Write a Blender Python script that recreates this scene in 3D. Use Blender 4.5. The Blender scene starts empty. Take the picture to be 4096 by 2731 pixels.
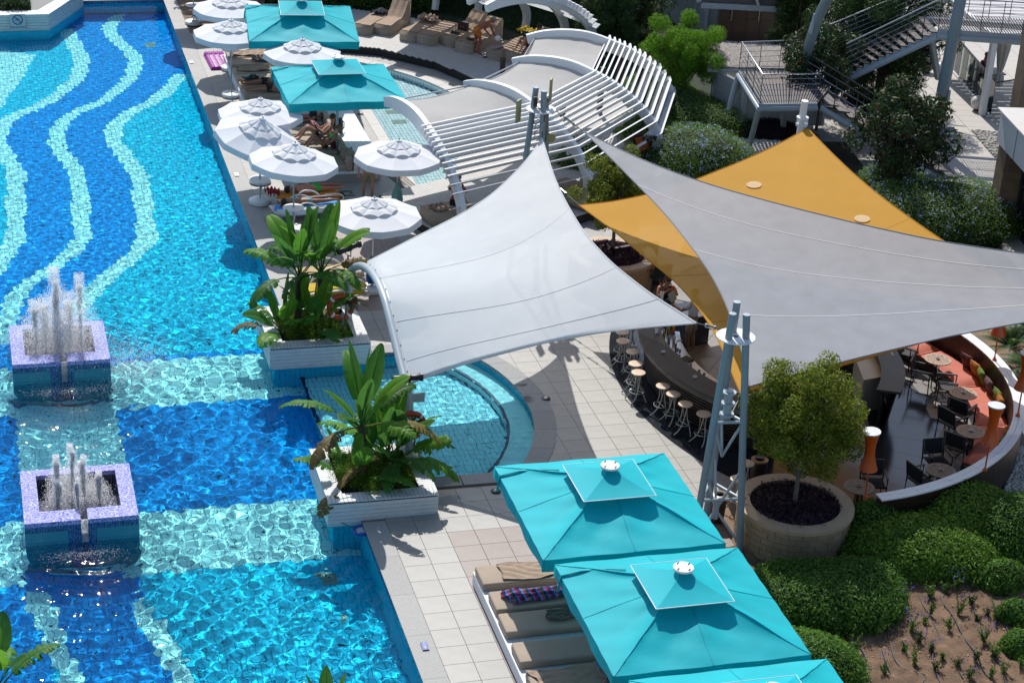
import bpy, bmesh, math, random
import numpy as np
from mathutils import Matrix, Vector
sc = bpy.context.scene
C = sc.collection
rnd = random.Random(7)
rng = np.random.RandomState(7)
PI = math.pi
# ---------------------------------------------------------------- camera (height 22 m above the pool deck, 70 mm lens)
F = 7964.
cH = 22.0
_p, _r, _w = np.radians([25.3, 3.6, 16.5])
_cp, _sp = math.cos(_p), math.sin(_p)
M = np.array([[math.cos(_r), -math.sin(_r), 0], [math.sin(_r), math.cos(_r), 0], [0, 0, 1]]) @ \
    np.array([[1, 0, 0], [0, -_sp, -_cp], [0, _cp, -_sp]]) @ \
    np.array([[math.cos(_w), -math.sin(_w), 0], [math.sin(_w), math.cos(_w), 0], [0, 0, 1]])
cam = bpy.data.objects.new('camera', bpy.data.cameras.new('camera'))
C.objects.link(cam); sc.camera = cam
cam.data.sensor_width = 36; cam.data.lens = F/4096*36; cam.data.clip_start = .5; cam.data.clip_end = 600
cam.matrix_world = Matrix(((M[0][0], -M[1][0], -M[2][0], 0), (M[0][1], -M[1][1], -M[2][1], 0), (M[0][2], -M[1][2], -M[2][2], cH), (0, 0, 0, 1)))
# ---------------------------------------------------------------- world and sun
SUN = Vector((.06, .88, 1.0)).normalized()
wd = bpy.data.worlds.new('World'); sc.world = wd; wd.use_nodes = True
_nt = wd.node_tree; _sky = _nt.nodes.new('ShaderNodeTexSky'); _sky.sky_type = 'NISHITA'; _sky.sun_disc = False
_sky.sun_elevation = math.asin(SUN.z); _sky.sun_rotation = math.atan2(SUN.x, SUN.y)
_nt.links.new(_sky.outputs[0], _nt.nodes['Background'].inputs[0]); _nt.nodes['Background'].inputs[1].default_value = .115
_l = bpy.data.lights.new('sun', 'SUN'); _l.energy = 3.8; _l.angle = math.radians(.5); _l.color = (1, .965, .91)
_l.cycles.is_caustics_light = True
sun = bpy.data.objects.new('sun', _l); C.objects.link(sun)
sun.rotation_euler = SUN.to_track_quat('Z', 'Y').to_euler(); sun.location = (0, 60, 60)
sc.view_settings.view_transform = 'Standard'; sc.view_settings.look = 'None'
sc.view_settings.exposure = .46; sc.view_settings.gamma = 1.0; sc.view_settings.use_curve_mapping = False
sc.cycles.max_bounces = 10; sc.cycles.transparent_max_bounces = 16
sc.cycles.caustics_refractive = True; sc.cycles.caustics_reflective = False
sc.cycles.sample_clamp_indirect = 6

# ---------------------------------------------------------------- survey helpers: where a sight line meets a height, plane or pool floor
def ray(x, y):
    return M.T @ np.array([x-2048, y-1365.5, F])
def g(x, y, z=0.):
    d = ray(x, y); t = (z-cH)/d[2]
    return np.array([0, 0, cH])+d*t
ZS = {'B': (2300, 900, 1.96), 'R': (3200, 1200, 1.845), 'P': (2600, 1700, 2.6133), 'U': (1800, 1750, 1.568), 'G': (2900, 1900, 1.8871),
      'K': (850, 350, 2.24), 'M': (1700, 0, 2.1382), 'N': (700, 0, 2.1382), 'T': (2700, 0, 1.6848), 'L': (0, 0, 2.1382), 'W': (0, 950, 2.0909),
      'E': (900, 800, 2.24), 'Ff': (1000, 1350, 1.845), 'D': (0, 0, 2352/4096.), 'Z1': (1200, 2200, 2.352), 'Z2': (0, 1250, 4.48),
      'Z3': (50, 1830, 3.92), 'Z4': (1200, 1700, 3.135), 'Z5': (2000, 1300, 2.613), 'Z6': (3600, 300, 2.613), 'Z7': (0, 0, 3.36),
      'Q': (1600, 0, 1344/900.), 'H': (2850, 200, 1.992), 'I': (2350, 900, 1.792), 'S': (1450, 650, 2.9875), 'J': (3850, 1200, 1.792)}
def q(k, x, y, z=0.):
    o = ZS[k]; return g(o[0]+x/o[2], o[1]+y/o[2], z)
def zof(k, x, y, X, Y):
    o = ZS[k]; px, py = o[0]+x/o[2], o[1]+y/o[2]
    return min((float(np.hypot(*(g(px, py, z)[:2]-[X, Y]))), float(z)) for z in np.arange(0, 9, .02))[1]
WZ = -.11
def pf(k, x, y, z=-1.4):
    """sight line refracted at the water, down to the pool floor"""
    o = ZS[k]; px, py = o[0]+x/o[2], o[1]+y/o[2]
    d = ray(px, py); d = d/np.linalg.norm(d); P = g(px, py, WZ)
    h = np.hypot(d[0], d[1]); s = h/1.33; c = math.sqrt(1-s*s)
    return P+np.array([d[0]/h*s, d[1]/h*s, -c])*((WZ-z)/c)

# ---------------------------------------------------------------- mesh helpers
class MB:
    def __init__(s): s.v = []; s.f = []; s.m = []; s.mi = 0
    def add(s, v, f):
        n = len(s.v); s.v += [tuple(map(float, p)) for p in v]; s.f += [tuple(i+n for i in t) for t in f]; s.m += [s.mi]*len(f); return s
    def box(s, c, d, rz=0., tilt=None):
        a, b, h = d[0]/2, d[1]/2, d[2]/2
        R = Matrix.Rotation(rz, 3, 'Z')
        if tilt is not None: R = R @ tilt
        P = [Vector(c)+R @ Vector((x*a, y*b, z*h)) for z in (-1, 1) for x, y in ((-1, -1), (1, -1), (1, 1), (-1, 1))]
        return s.add(P, [(3, 2, 1, 0), (4, 5, 6, 7), (0, 1, 5, 4), (1, 2, 6, 5), (2, 3, 7, 6), (3, 0, 4, 7)])
    def prism(s, poly, z0, z1):
        n = len(poly); A = sum(poly[i][0]*poly[(i+1) % n][1]-poly[(i+1) % n][0]*poly[i][1] for i in range(n))
        if A < 0: poly = poly[::-1]
        P = [(p[0], p[1], z0) for p in poly]+[(p[0], p[1], z1) for p in poly]
        return s.add(P, [tuple(range(n-1, -1, -1)), tuple(range(n, 2*n))]+[(i, (i+1) % n, (i+1) % n+n, i+n) for i in range(n)])
    def tube(s, path, r, n=8, cap=True):
        path = [Vector([float(t) for t in p]) for p in path]
        rs = r if isinstance(r, (list, tuple)) else [r]*len(path)
        V = []; up = None
        for i, p in enumerate(path):
            t = (path[min(i+1, len(path)-1)]-path[max(i-1, 0)]).normalized()
            if up is None: up = Vector((0, 0, 1)) if abs(t.z) < .9 else Vector((1, 0, 0))
            a = t.cross(up).normalized(); b = a.cross(t).normalized(); up = b
            for k in range(n):
                an = 2*PI*k/n; V.append(p+(a*math.cos(an)+b*math.sin(an))*rs[i])
        Fc = [(i*n+k, i*n+(k+1) % n, (i+1)*n+(k+1) % n, (i+1)*n+k) for i in range(len(path)-1) for k in range(n)]
        if cap: Fc += [tuple(range(n-1, -1, -1)), tuple((len(path)-1)*n+k for k in range(n))]
        return s.add(V, Fc)
    def beam(s, path, w, h):
        """rectangular section along a path, h vertical-ish, w sideways"""
        path = [Vector([float(t) for t in p]) for p in path]; V = []
        for i, p in enumerate(path):
            t = (path[min(i+1, len(path)-1)]-path[max(i-1, 0)]).normalized()
            a = t.cross(Vector((0, 0, 1)));
            a = a.normalized() if a.length > 1e-4 else Vector((1, 0, 0))
            b = a.cross(t).normalized()
            for u, v in ((-1, -1), (1, -1), (1, 1), (-1, 1)): V.append(p+a*u*w/2+b*v*h/2)
        n = 4
        Fc = [(i*n+k, i*n+(k+1) % n, (i+1)*n+(k+1) % n, (i+1)*n+k) for i in range(len(path)-1) for k in range(n)]+[(3, 2, 1, 0), tuple((len(path)-1)*n+k for k in range(n))]
        return s.add(V, Fc)
    def lathe(s, prof, c=(0, 0, 0), n=16, T=None):
        V = []
        for r, z in prof:
            for k in range(n):
                a = 2*PI*k/n; p = Vector((r*math.cos(a), r*math.sin(a), z))
                if T is not None: p = T @ p
                V.append(p+Vector(c))
        Fc = [(i*n+k, i*n+(k+1) % n, (i+1)*n+(k+1) % n, (i+1)*n+k) for i in range(len(prof)-1) for k in range(n)]
        if prof[0][0] > 1e-5: Fc.append(tuple(range(n-1, -1, -1)))
        if prof[-1][0] > 1e-5: Fc.append(tuple((len(prof)-1)*n+k for k in range(n)))
        return s.add(V, Fc)
    def ell(s, c, r, n=10, m=6, T=None):
        prof = [(math.sin(PI*i/m), -math.cos(PI*i/m)) for i in range(m+1)]
        R = Matrix.Diagonal(Vector(r))
        if T is not None: R = T @ R
        return s.lathe([(max(a, 1e-6), b) for a, b in prof], c, n, R)
    def grid(s, G, closed=False):
        """G[i][j] points"""
        a, b = len(G), len(G[0]); V = [p for row in G for p in row]
        return s.add(V, [(i*b+j, i*b+j+1, (i+1)*b+j+1, (i+1)*b+j) for i in range(a-1) for j in range(b-1)])
    def sheet(s, G, t=.01):
        """a thin cloth with two faces and edges"""
        a, b = len(G), len(G[0]); n = a*b
        top = [tuple(p) for row in G for p in row]; bot = [(p[0], p[1], p[2]-t) for p in top]
        f = [(i*b+j, i*b+j+1, (i+1)*b+j+1, (i+1)*b+j) for i in range(a-1) for j in range(b-1)]
        f2 = [tuple(k+n for k in t_[::-1]) for t_ in f]
        rim = [i for i in range(b)]+[i*b+b-1 for i in range(1, a)]+[(a-1)*b+j for j in range(b-2, -1, -1)]+[i*b for i in range(a-2, 0, -1)]
        f3 = [(rim[i], rim[(i+1) % len(rim)], rim[(i+1) % len(rim)]+n, rim[i]+n) for i in range(len(rim))]
        return s.add(top+bot, f+f2+f3)
    def mesh(s, name, mats, smooth=False):
        me = bpy.data.meshes.new(name); me.from_pydata(s.v, [], s.f)
        for m in (mats if isinstance(mats, (list, tuple)) else [mats]): me.materials.append(m)
        if any(s.m): me.polygons.foreach_set('material_index', s.m)
        if smooth: me.shade_smooth() if smooth is True else me.shade_smooth()
        me.update(); return me
    def build(s, name, mats, parent=None, smooth=False, auto=None, loc=None):
        me = s.mesh(name, mats, smooth)
        if auto:
            me.shade_smooth()
            me.set_sharp_from_angle(angle=math.radians(auto))
        return link(name, me, parent, loc)
def link(name, me, parent=None, loc=None):
    o = bpy.data.objects.new(name, me); C.objects.link(o)
    if parent is not None: o.parent = parent
    if loc is not None: o.location = loc
    return o
def empty(name, loc=(0, 0, 0), rz=0.):
    o = bpy.data.objects.new(name, None); C.objects.link(o); o.location = [float(t) for t in loc]; o.rotation_euler = (0, 0, rz); o.empty_display_size = .1
    return o
def tag(o, label=None, cat=None, group=None, kind=None):
    if label: o['label'] = label
    if cat: o['category'] = cat
    if group: o['group'] = group
    if kind: o['kind'] = kind
    return o
def thing(name, label, cat, loc=(0, 0, 0), rz=0., group=None): return tag(empty(name, loc, rz), label, cat, group)
_kids = {}
def copy_thing(root, loc, rz, label, group=None):
    """copy a thing with its parts and sub-parts; mesh data stays shared"""
    def rec(o, par):
        c = o.copy(); C.objects.link(c)
        if par is not None: c.parent = par
        for ch in o.children: rec(ch, c)
        return c
    r = rec(root, None); r.location = [float(t) for t in loc]; r.rotation_euler = (0, 0, rz)
    r['label'] = label
    if group: r['group'] = group
    return r
def nparr_mesh(name, V, Fq, mats, mi=None, smooth=False):
    me = bpy.data.meshes.new(name); n = len(Fq); k = Fq.shape[1]
    me.vertices.add(len(V)); me.vertices.foreach_set('co', np.asarray(V, np.float32).ravel())
    me.loops.add(n*k); me.loops.foreach_set('vertex_index', Fq.astype(np.int32).ravel())
    me.polygons.add(n); me.polygons.foreach_set('loop_start', np.arange(0, n*k, k, dtype=np.int32))
    for m in (mats if isinstance(mats, (list, tuple)) else [mats]): me.materials.append(m)
    if mi is not None: me.polygons.foreach_set('material_index', mi.astype(np.int32))
    if smooth: me.polygons.foreach_set('use_smooth', np.ones(n, bool))
    me.update(); me.validate(); return me
# ---------------------------------------------------------------- materials
MT = {}
def mat(n, col, rough=.6, var=.0, scale=3., metal=0., spec=.5, bump=0., bscale=40., trans=0., mottled=None):
    if n in MT: return MT[n]
    if spec > 0 and 'leaf' not in n and 'blossom' not in n and 'fern' not in n: col = tuple(c*.80 for c in col)
    m = bpy.data.materials.new(n); m.use_nodes = True; t = m.node_tree; N = t.nodes; L = t.links
    b = N['Principled BSDF']; b.inputs['Base Color'].default_value = (*col, 1); b.inputs['Roughness'].default_value = rough
    b.inputs['Metallic'].default_value = metal; b.inputs['Specular IOR Level'].default_value = spec
    tc = N.new('ShaderNodeTexCoord'); src = tc.outputs['Object']
    if var > 0:
        nz = N.new('ShaderNodeTexNoise'); nz.inputs['Scale'].default_value = scale; nz.inputs['Detail'].default_value = 5; nz.inputs['Roughness'].default_value = .6
        L.new(src, nz.inputs['Vector'])
        rp = N.new('ShaderNodeMapRange'); rp.inputs[1].default_value = .3; rp.inputs[2].default_value = .7
        rp.inputs[3].default_value = 1-var; rp.inputs[4].default_value = 1+var
        L.new(nz.outputs['Fac'], rp.inputs[0])
        oi = N.new('ShaderNodeObjectInfo')
        r2 = N.new('ShaderNodeMapRange'); r2.inputs[3].default_value = 1-var*.5; r2.inputs[4].default_value = 1+var*.5
        L.new(oi.outputs['Random'], r2.inputs[0])
        mu = N.new('ShaderNodeMath'); mu.operation = 'MULTIPLY'; L.new(rp.outputs[0], mu.inputs[0]); L.new(r2.outputs[0], mu.inputs[1])
        mx = N.new('ShaderNodeVectorMath'); mx.operation = 'SCALE'; mx.inputs[0].default_value = col; L.new(mu.outputs[0], mx.inputs['Scale'])
        L.new(mx.outputs[0], b.inputs['Base Color'])
    if bump > 0:
        nb = N.new('ShaderNodeTexNoise'); nb.inputs['Scale'].default_value = bscale; nb.inputs['Detail'].default_value = 4; L.new(src, nb.inputs['Vector'])
        bp = N.new('ShaderNodeBump'); bp.inputs['Strength'].default_value = bump; bp.inputs['Distance'].default_value = .02
        L.new(nb.outputs['Fac'], bp.inputs['Height']); L.new(bp.outputs[0], b.inputs['Normal'])
    if trans > 0:
        tr = N.new('ShaderNodeBsdfTranslucent'); mixs = N.new('ShaderNodeMixShader'); mixs.inputs[0].default_value = trans
        if var > 0: L.new(mx.outputs[0], tr.inputs[0])
        else: tr.inputs[0].default_value = (*col, 1)
        L.new(b.outputs[0], mixs.inputs[1]); L.new(tr.outputs[0], mixs.inputs[2]); L.new(mixs.outputs[0], N['Material Output'].inputs['Surface'])
    MT[n] = m; return m
def cloth_mat(n, col, trans, clear, rough=.7, tcol=None, var=.04, scale=1.2):
    """woven shade cloth: some light passes scattered, a little passes through the open weave"""
    m = mat(n, col, rough, var, scale, spec=.25, trans=trans); N = m.node_tree.nodes; L = m.node_tree.links
    if tcol:
        for nd in N:
            if nd.type == 'BSDF_TRANSLUCENT':
                for lk in list(nd.inputs[0].links): L.remove(lk)
                nd.inputs[0].default_value = (*tcol, 1)
    out = N['Material Output']; s = out.inputs['Surface'].links[0].from_socket
    tp = N.new('ShaderNodeBsdfTransparent'); mx = N.new('ShaderNodeMixShader'); mx.inputs[0].default_value = clear
    L.new(s, mx.inputs[1]); L.new(tp.outputs[0], mx.inputs[2]); L.new(mx.outputs[0], out.inputs['Surface'])
    return m
def leaf_mats(n, cols, trans=.3, rough=.45): return [mat('%s_%d' % (n, i), c, max(rough, .5), .15, 8, trans=min(.5, trans+.12), spec=.22) for i, c in enumerate(cols)]

white = mat('white_paint', (.86, .87, .88), .45, .03, 2)
white_f = mat('white_fabric', (.92, .93, .95), .8, .03, 2, bump=.15, bscale=30, trans=.22)
plastic_w = mat('white_plastic', (.80, .80, .78), .4, .04, 4)
steel = mat('brushed_steel', (.55, .55, .56), .28, .05, 8, metal=1)
galv = mat('grey_painted_steel', (.25, .33, .37), .4, .05, 3)
lightsteel = mat('light_painted_steel', (.42, .48, .52), .38, .05, 3)
black = mat('black_plastic', (.012, .012, .014), .4)
dark_metal = mat('dark_metal', (.03, .032, .035), .45)
granite = mat('grey_granite', (.36, .355, .335), .65, .10, 14, bump=.1, bscale=90)
granite_d = mat('dark_grey_granite', (.23, .235, .24), .6, .12, 14, bump=.1, bscale=90)
tile_l = mat('beige_porcelain', (.335, .322, .295), .5, .08, 2.5)
tile_b = mat('mauve_brown_porcelain', (.25, .195, .17), .5, .09, 2.5)
grout = mat('grout', (.20, .19, .175), .9)
turq = mat('turquoise_canvas', (.0, .50, .57), .65, .08, 1.1, spec=.25, bump=.25, bscale=5, trans=.12)
turq_d = turq
tan = mat('tan_mattress_cloth', (.42, .33, .25), .85, .06, 3, bump=.2, bscale=12)
tan_towel = mat('tan_towel', (.40, .29, .21), .95, .12, 14, bump=.5, bscale=60)
wood_w = mat('white_painted_boards', (.68, .69, .69), .6, .08, 5)
soil = mat('sandy_soil', (.23, .155, .10), .95, .28, 2.2, bump=.8, bscale=14)
stone_tan = mat('tan_stone', (.40, .28, .165), .7, .14, 6, bump=.15, bscale=30)
skinm = mat('sunburnt_skin', (.42, .17, .10), .5, .06, 6)
skin_l = mat('tanned_skin', (.46, .22, .14), .5, .06, 6)
skin_d = mat('brown_skin', (.25, .12, .07), .5, .06, 6)
ZS['V'] = (0, 1700, 1.5207)
# ================================================================ WATER
PX = 7.66                        # right-hand pool edge
RC, RR = (7.19, 41.3), 5.52      # round pool
RY0, RY1 = 37.95, 44.45          # where the straight edges cut the round pool
PTOP = 76.7
def in_round(x, y, r=RR): return (x > PX-.01) & (y > RY0) & (y < RY1) & (np.hypot(x-RC[0], y-RC[1]) < r)
FC = [(.66+1.2, 47.9, 2.4, 2.3), (.62+1.2, 39.9, 2.4, 2.35)]   # placeholder, measured below
def _fbox(k, pts):
    P = [q(k, a, b, .42) for a, b in pts]
    x0 = (P[0][0]+P[1][0])/2; x1 = (P[2][0]+P[3][0])/2; y0 = (P[0][1]+P[2][1])/2; y1 = (P[1][1]+P[3][1])/2
    return (x0+x1)/2, (y0+y1)/2, x1-x0, y1-y0
FT = [_fbox('Z2', [(208, 935), (165, 230), (1972, 835), (1855, 145)]), _fbox('Z3', [(180, 1030), (115, 205), (1978, 910), (1830, 88)])]
def make_water():
    s = .036
    xs = np.arange(-1.3, 13.0, s); ys = np.arange(27, PTOP+.2, s)
    X, Y = np.meshgrid(xs, ys); Z = np.zeros_like(X)
    r = np.random.RandomState(3)
    calm = np.clip((Y-38)/30, 0, 1)
    for lam, amp, n in ((.9, .0017, 6), (.40, .0026, 10), (.22, .0017, 18), (.13, .0005, 16)):
        acc = np.zeros_like(X)
        for i in range(n):
            a = r.rand()*2*PI; k = 2*PI/(lam*(.72+.56*r.rand()))
            wob = .35*np.sin(.9*X+r.rand()*6)+.35*np.sin(.8*Y+r.rand()*6)
            acc += np.sin(k*(X*math.cos(a)+Y*math.sin(a))+wob*2+r.rand()*2*PI)
        Z += amp*1.4/math.sqrt(n)*acc*(1-.62*calm)
    for (fx, fy, _, _), st in zip(FT, (1.25, 1.0)):          # rings running out from the two fountains
        for dx, dy in ((0, -1.3), (.1, .4)):
            d = np.hypot(X-fx-dx, Y-fy-dy)
            Z += st*.0055*np.exp(-((d-2.2)/2.6)**2)*np.sin(2*PI*d/.42+1.3*np.sin(2*X)+1.1*np.sin(1.7*Y))
            Z += st*.004*np.exp(-(d/1.7)**2)*np.sin(2*PI*d/.2+2*np.sin(5*X))
    Z += .0042*np.clip((36.5-Y)/3, 0, 1)*np.clip((X-1)/2, 0, 1)*np.sin(2*PI*((X-1.5)*.78-(Y-39)*.62)/.5+.9*np.sin(1.2*Y)+.8*np.sin(1.6*X+1))
    V = np.stack([X, Y, Z+WZ], -1).reshape(-1, 3)
    ny, nx = X.shape; I = np.arange(ny*nx).reshape(ny, nx)
    Q4 = np.stack([I[:-1, :-1], I[:-1, 1:], I[1:, 1:], I[1:, :-1]], -1).reshape(-1, 4)
    cx = (X[:-1, :-1]+s/2).ravel(); cy = (Y[:-1, :-1]+s/2).ravel()
    ok = ((cx < PX+.01) & (cy < PTOP)) | in_round(cx, cy, RR+.1)
    for fx, fy, w_, d_ in FT: ok &= ~((abs(cx-fx) < w_/2-.06) & (abs(cy-fy) < d_/2-.06))
    Q4 = Q4[ok]; u = np.unique(Q4); mp = np.zeros(len(V), np.int64); mp[u] = np.arange(len(u))
    return nparr_mesh('water', V[u], mp[Q4], water_m, smooth=True)
water_m = bpy.data.materials.new('pool_water'); water_m.use_nodes = True
_t = water_m.node_tree; _t.nodes.clear(); _o = _t.nodes.new('ShaderNodeOutputMaterial'); _g = _t.nodes.new('ShaderNodeBsdfRefraction')
_g.inputs['Roughness'].default_value = 0; _g.inputs['IOR'].default_value = 1.33; _g.inputs['Color'].default_value = (.70, .985, 1, 1)
_s = _t.nodes.new('ShaderNodeBsdfGlossy'); _s.inputs['Roughness'].default_value = .02
_f = _t.nodes.new('ShaderNodeFresnel'); _f.inputs['IOR'].default_value = 1.33
_k = _t.nodes.new('ShaderNodeMath'); _k.operation = 'MULTIPLY'; _k.inputs[1].default_value = .2; _t.links.new(_f.outputs[0], _k.inputs[0])
_x = _t.nodes.new('ShaderNodeMixShader'); _t.links.new(_k.outputs[0], _x.inputs[0]); _t.links.new(_g.outputs[0], _x.inputs[1]); _t.links.new(_s.outputs[0], _x.inputs[2])
_t.links.new(_x.outputs[0], _o.inputs[0])
water_m2 = water_m.copy(); water_m2.name = 'plunge_water'
for nd in water_m2.node_tree.nodes:
    if nd.type == 'BSDF_REFRACTION': nd.inputs['Color'].default_value = (.90, .985, 1, 1)
water = link('water', make_water()); tag(water, kind='structure'); water.cycles.is_caustics_caster = True
def wet(o): o.cycles.is_caustics_receiver = True; return o
for fl in range(1): pass

# ================================================================ POOL SHELL
pt_l = mat('pale_aqua_pool_tile', (.58, .96, .98), .35, .05, 3, spec=0)
pt_t = mat('turquoise_pool_tile', (.02, .60, .88), .35, .07, 3, spec=0)
pt_d = mat('deep_blue_pool_tile', (.01, .32, .84), .35, .12, 3, spec=0)
pt_n = mat('navy_pool_tile', (.004, .02, .13), .35, .1, 3)
pgrout = mat('pool_grout', (.03, .22, .34), .8, spec=0)
aqua_w = mat('aqua_wall_tile', (.06, .33, .42), .3, .06, 3)
def mosaic(n, cols, sx, rough=.12, spec=.8, msize=.03):
    m = bpy.data.materials.new(n); m.use_nodes = True; t = m.node_tree; N = t.nodes; L = t.links; b = N['Principled BSDF']
    tc = N.new('ShaderNodeTexCoord'); sc_ = N.new('ShaderNodeVectorMath'); sc_.operation = 'SCALE'; sc_.inputs['Scale'].default_value = sx
    L.new(tc.outputs['Object'], sc_.inputs[0])
    fl = N.new('ShaderNodeVectorMath'); fl.operation = 'FLOOR'
    ad = N.new('ShaderNodeVectorMath'); ad.operation = 'ADD'; ad.inputs[1].default_value = (.013, .017, .011)
    L.new(sc_.outputs[0], ad.inputs[0]); L.new(ad.outputs[0], fl.inputs[0])
    wn = N.new('ShaderNodeTexWhiteNoise'); L.new(fl.outputs[0], wn.inputs['Vector'])
    cr = N.new('ShaderNodeValToRGB'); cr.color_ramp.interpolation = 'CONSTANT'
    e = cr.color_ramp.elements
    while len(e) < len(cols): e.new(.5)
    for i, c in enumerate(cols): e[i].position = i/len(cols); e[i].color = (*c, 1)
    L.new(wn.outputs['Value'], cr.inputs[0])
    fr = N.new('ShaderNodeVectorMath'); fr.operation = 'FRACTION'; L.new(ad.outputs[0], fr.inputs[0])
    sp = N.new('ShaderNodeSeparateXYZ'); L.new(fr.outputs[0], sp.inputs[0])
    gt = []
    for ax in 'XYZ':
        c = N.new('ShaderNodeMath'); c.operation = 'GREATER_THAN'; c.inputs[1].default_value = .12; L.new(sp.outputs[ax], c.inputs[0]); gt.append(c)
    mn = N.new('ShaderNodeMath'); mn.operation = 'MULTIPLY'; L.new(gt[0].outputs[0], mn.inputs[0]); L.new(gt[1].outputs[0], mn.inputs[1])
    mx = N.new('ShaderNodeMix'); mx.data_type = 'RGBA'; mx.inputs['A'].default_value = (.30, .32, .38, 1)
    L.new(mn.outputs[0], mx.inputs['Factor']); L.new(cr.outputs[0], mx.inputs['B']); L.new(mx.outputs['Result'], b.inputs['Base Color'])
    b.inputs['Roughness'].default_value = rough
    wn2 = N.new('ShaderNodeTexWhiteNoise'); L.new(fl.outputs[0], wn2.inputs['Vector'])
    sb = N.new('ShaderNodeVectorMath'); sb.operation = 'SUBTRACT'; sb.inputs[1].default_value = (.5, .5, .5); L.new(wn2.outputs['Color'], sb.inputs[0])
    ss = N.new('ShaderNodeVectorMath'); ss.operation = 'SCALE'; ss.inputs['Scale'].default_value = .22; L.new(sb.outputs[0], ss.inputs[0])
    ge = N.new('ShaderNodeNewGeometry'); a2 = N.new('ShaderNodeVectorMath'); a2.operation = 'ADD'; L.new(ge.outputs['Normal'], a2.inputs[0]); L.new(ss.outputs[0], a2.inputs[1])
    nn = N.new('ShaderNodeVectorMath'); nn.operation = 'NORMALIZE'; L.new(a2.outputs[0], nn.inputs[0]); L.new(nn.outputs[0], b.inputs['Normal'])
    return m
mos_l = mosaic('lilac_blue_mosaic', [(.36, .36, .60), (.07, .08, .46), (.30, .30, .56), (.48, .48, .64), (.15, .16, .54), (.30, .30, .58)], 38)
mos_d = mosaic('dark_blue_mosaic', [(.0, .02, .12), (.005, .08, .25), (.01, .13, .22), (.0, .03, .17), (.02, .16, .26)], 30)
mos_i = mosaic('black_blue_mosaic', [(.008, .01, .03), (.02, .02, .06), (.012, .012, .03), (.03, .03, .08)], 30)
mos_b = mosaic('azure_mosaic', [(.0, .10, .40), (.02, .30, .55), (.0, .05, .28), (.05, .4, .6)], 34)

basin = thing('pool_basin', None, None); basin['kind'] = 'structure'
def part(mb, name, m, parent, **k): return mb.build(name, m, parent, **k)
# shell under the tiles
b = MB()
b.add([(-7.6, 26.5, -1.42), (PX, 26.5, -1.42), (PX, PTOP, -1.42), (-7.6, PTOP, -1.42)], [(0, 1, 2, 3)])
wet(b.build('pool_bed', pgrout, basin))
def inpoly(px, py, poly):
    c = np.zeros(px.shape, bool); n = len(poly)
    for i in range(n):
        x1, y1 = poly[i][0], poly[i][1]; x2, y2 = poly[(i+1) % n][0], poly[(i+1) % n][1]
        if y1 == y2: continue
        t = ((y1 > py) != (y2 > py)) & (px < (x2-x1)*(py-y1)/(y2-y1)+x1); c ^= t
    return c
def fpoly(k, L, z=-1.4): return [pf(k, a, b, z)[:2] for a, b in L]
TX, TY = .125, .25
xi = np.arange(int(-7.5/TX), int(PX/TX)+1); yi = np.arange(int(27/TY), int(PTOP/TY))
TXX, TYY = np.meshgrid(xi*TX+PX-int(PX/TX)*TX-TX/2, yi*TY+TY/2)
tx, ty = TXX.ravel(), TYY.ravel()
cls = np.full(tx.shape, 2)
def bandx(k_pts):
    P = []
    for k, L in k_pts: P += [pf(k, a, b)[:2] for a, b in L]
    P = sorted(P, key=lambda p: p[1]); return np.array(P)
B3 = bandx([('L', [(1580, 630), (1500, 700), (1400, 800), (1300, 870), (1200, 920), (1080, 980), (1000, 1060), (965, 1130), (975, 1220), (1040, 1300), (1110, 1400), (1190, 1490)]), ('W', [(1240, 20), (1150, 120), (1050, 200), (950, 290), (850, 370), (770, 450), (690, 540), (620, 640)])])
B2 = bandx([('L', [(1100, 45), (1040, 90), (1010, 135), (980, 170), (950, 210), (925, 245), (960, 300), (1000, 350), (1060, 400), (1120, 450), (1160, 520), (1155, 570), (1140, 630), (1100, 690), (1030, 750), (950, 810), (870, 870), (780, 910), (680, 950), (600, 985), (540, 1050), (490, 1130), (480, 1200), (510, 1280), (570, 1350), (620, 1420), (665, 1490)]), ('W', [(700, 20), (630, 90), (560, 160), (460, 240), (350, 310), (230, 380), (140, 480), (90, 590), (60, 700), (40, 900)])])
B1 = bandx([('L', [(560, 250), (590, 300), (620, 350), (655, 420), (700, 500), (690, 600), (650, 690), (580, 740), (500, 810), (420, 860), (330, 910), (200, 960), (100, 1000), (40, 1050), (0, 1110), (-20, 1200), (10, 1290), (60, 1350), (110, 1420), (140, 1490)]), ('W', [(130, 20), (80, 90), (20, 180), (-60, 300), (-150, 420)])])
def bx(B, y): return np.interp(y, B[:, 1], B[:, 0])
YU = pf('W', 900, 1010)[1]       # above this the wave pattern, below it the chequered part
up = ty > YU
def inb(B, hw): return (abs(tx-bx(B, ty)) < hw) & (ty > B[0, 1]) & (ty < B[-1, 1])
cls[up & (tx > bx(B3, ty)) & (ty < B3[-1, 1])] = 1
cls[up & (tx < bx(B1, ty)) & (ty < B1[-1, 1])] = 1
cls[up & (tx < 3.4) & (ty > B1[-1, 1])] = 1
cls[inpoly(tx, ty, fpoly('L', [(-400, 380), (310, 470), (250, 560), (220, 620), (180, 680), (140, 740), (80, 820), (30, 900), (-60, 1000), (-600, 1000)]))] = 0
for B, hw in ((B1, .29), (B2, .27), (B3, .29)): cls[up & inb(B, hw)] = 0
YA = (pf('W', 1500, 1010)[1]+pf('W', 2180, 960)[1])/2
YB = (pf('W', 1200, 1412)[1]+pf('W', 2250, 1350)[1])/2
YC = (pf('V', 870, 540)[1]+pf('V', 1860, 472)[1])/2
YD = (pf('V', 860, 890)[1]+pf('V', 1900, 822)[1])/2
f2x0, f2x1 = FT[1][0]-1.25, FT[1][0]+1.25
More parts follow.
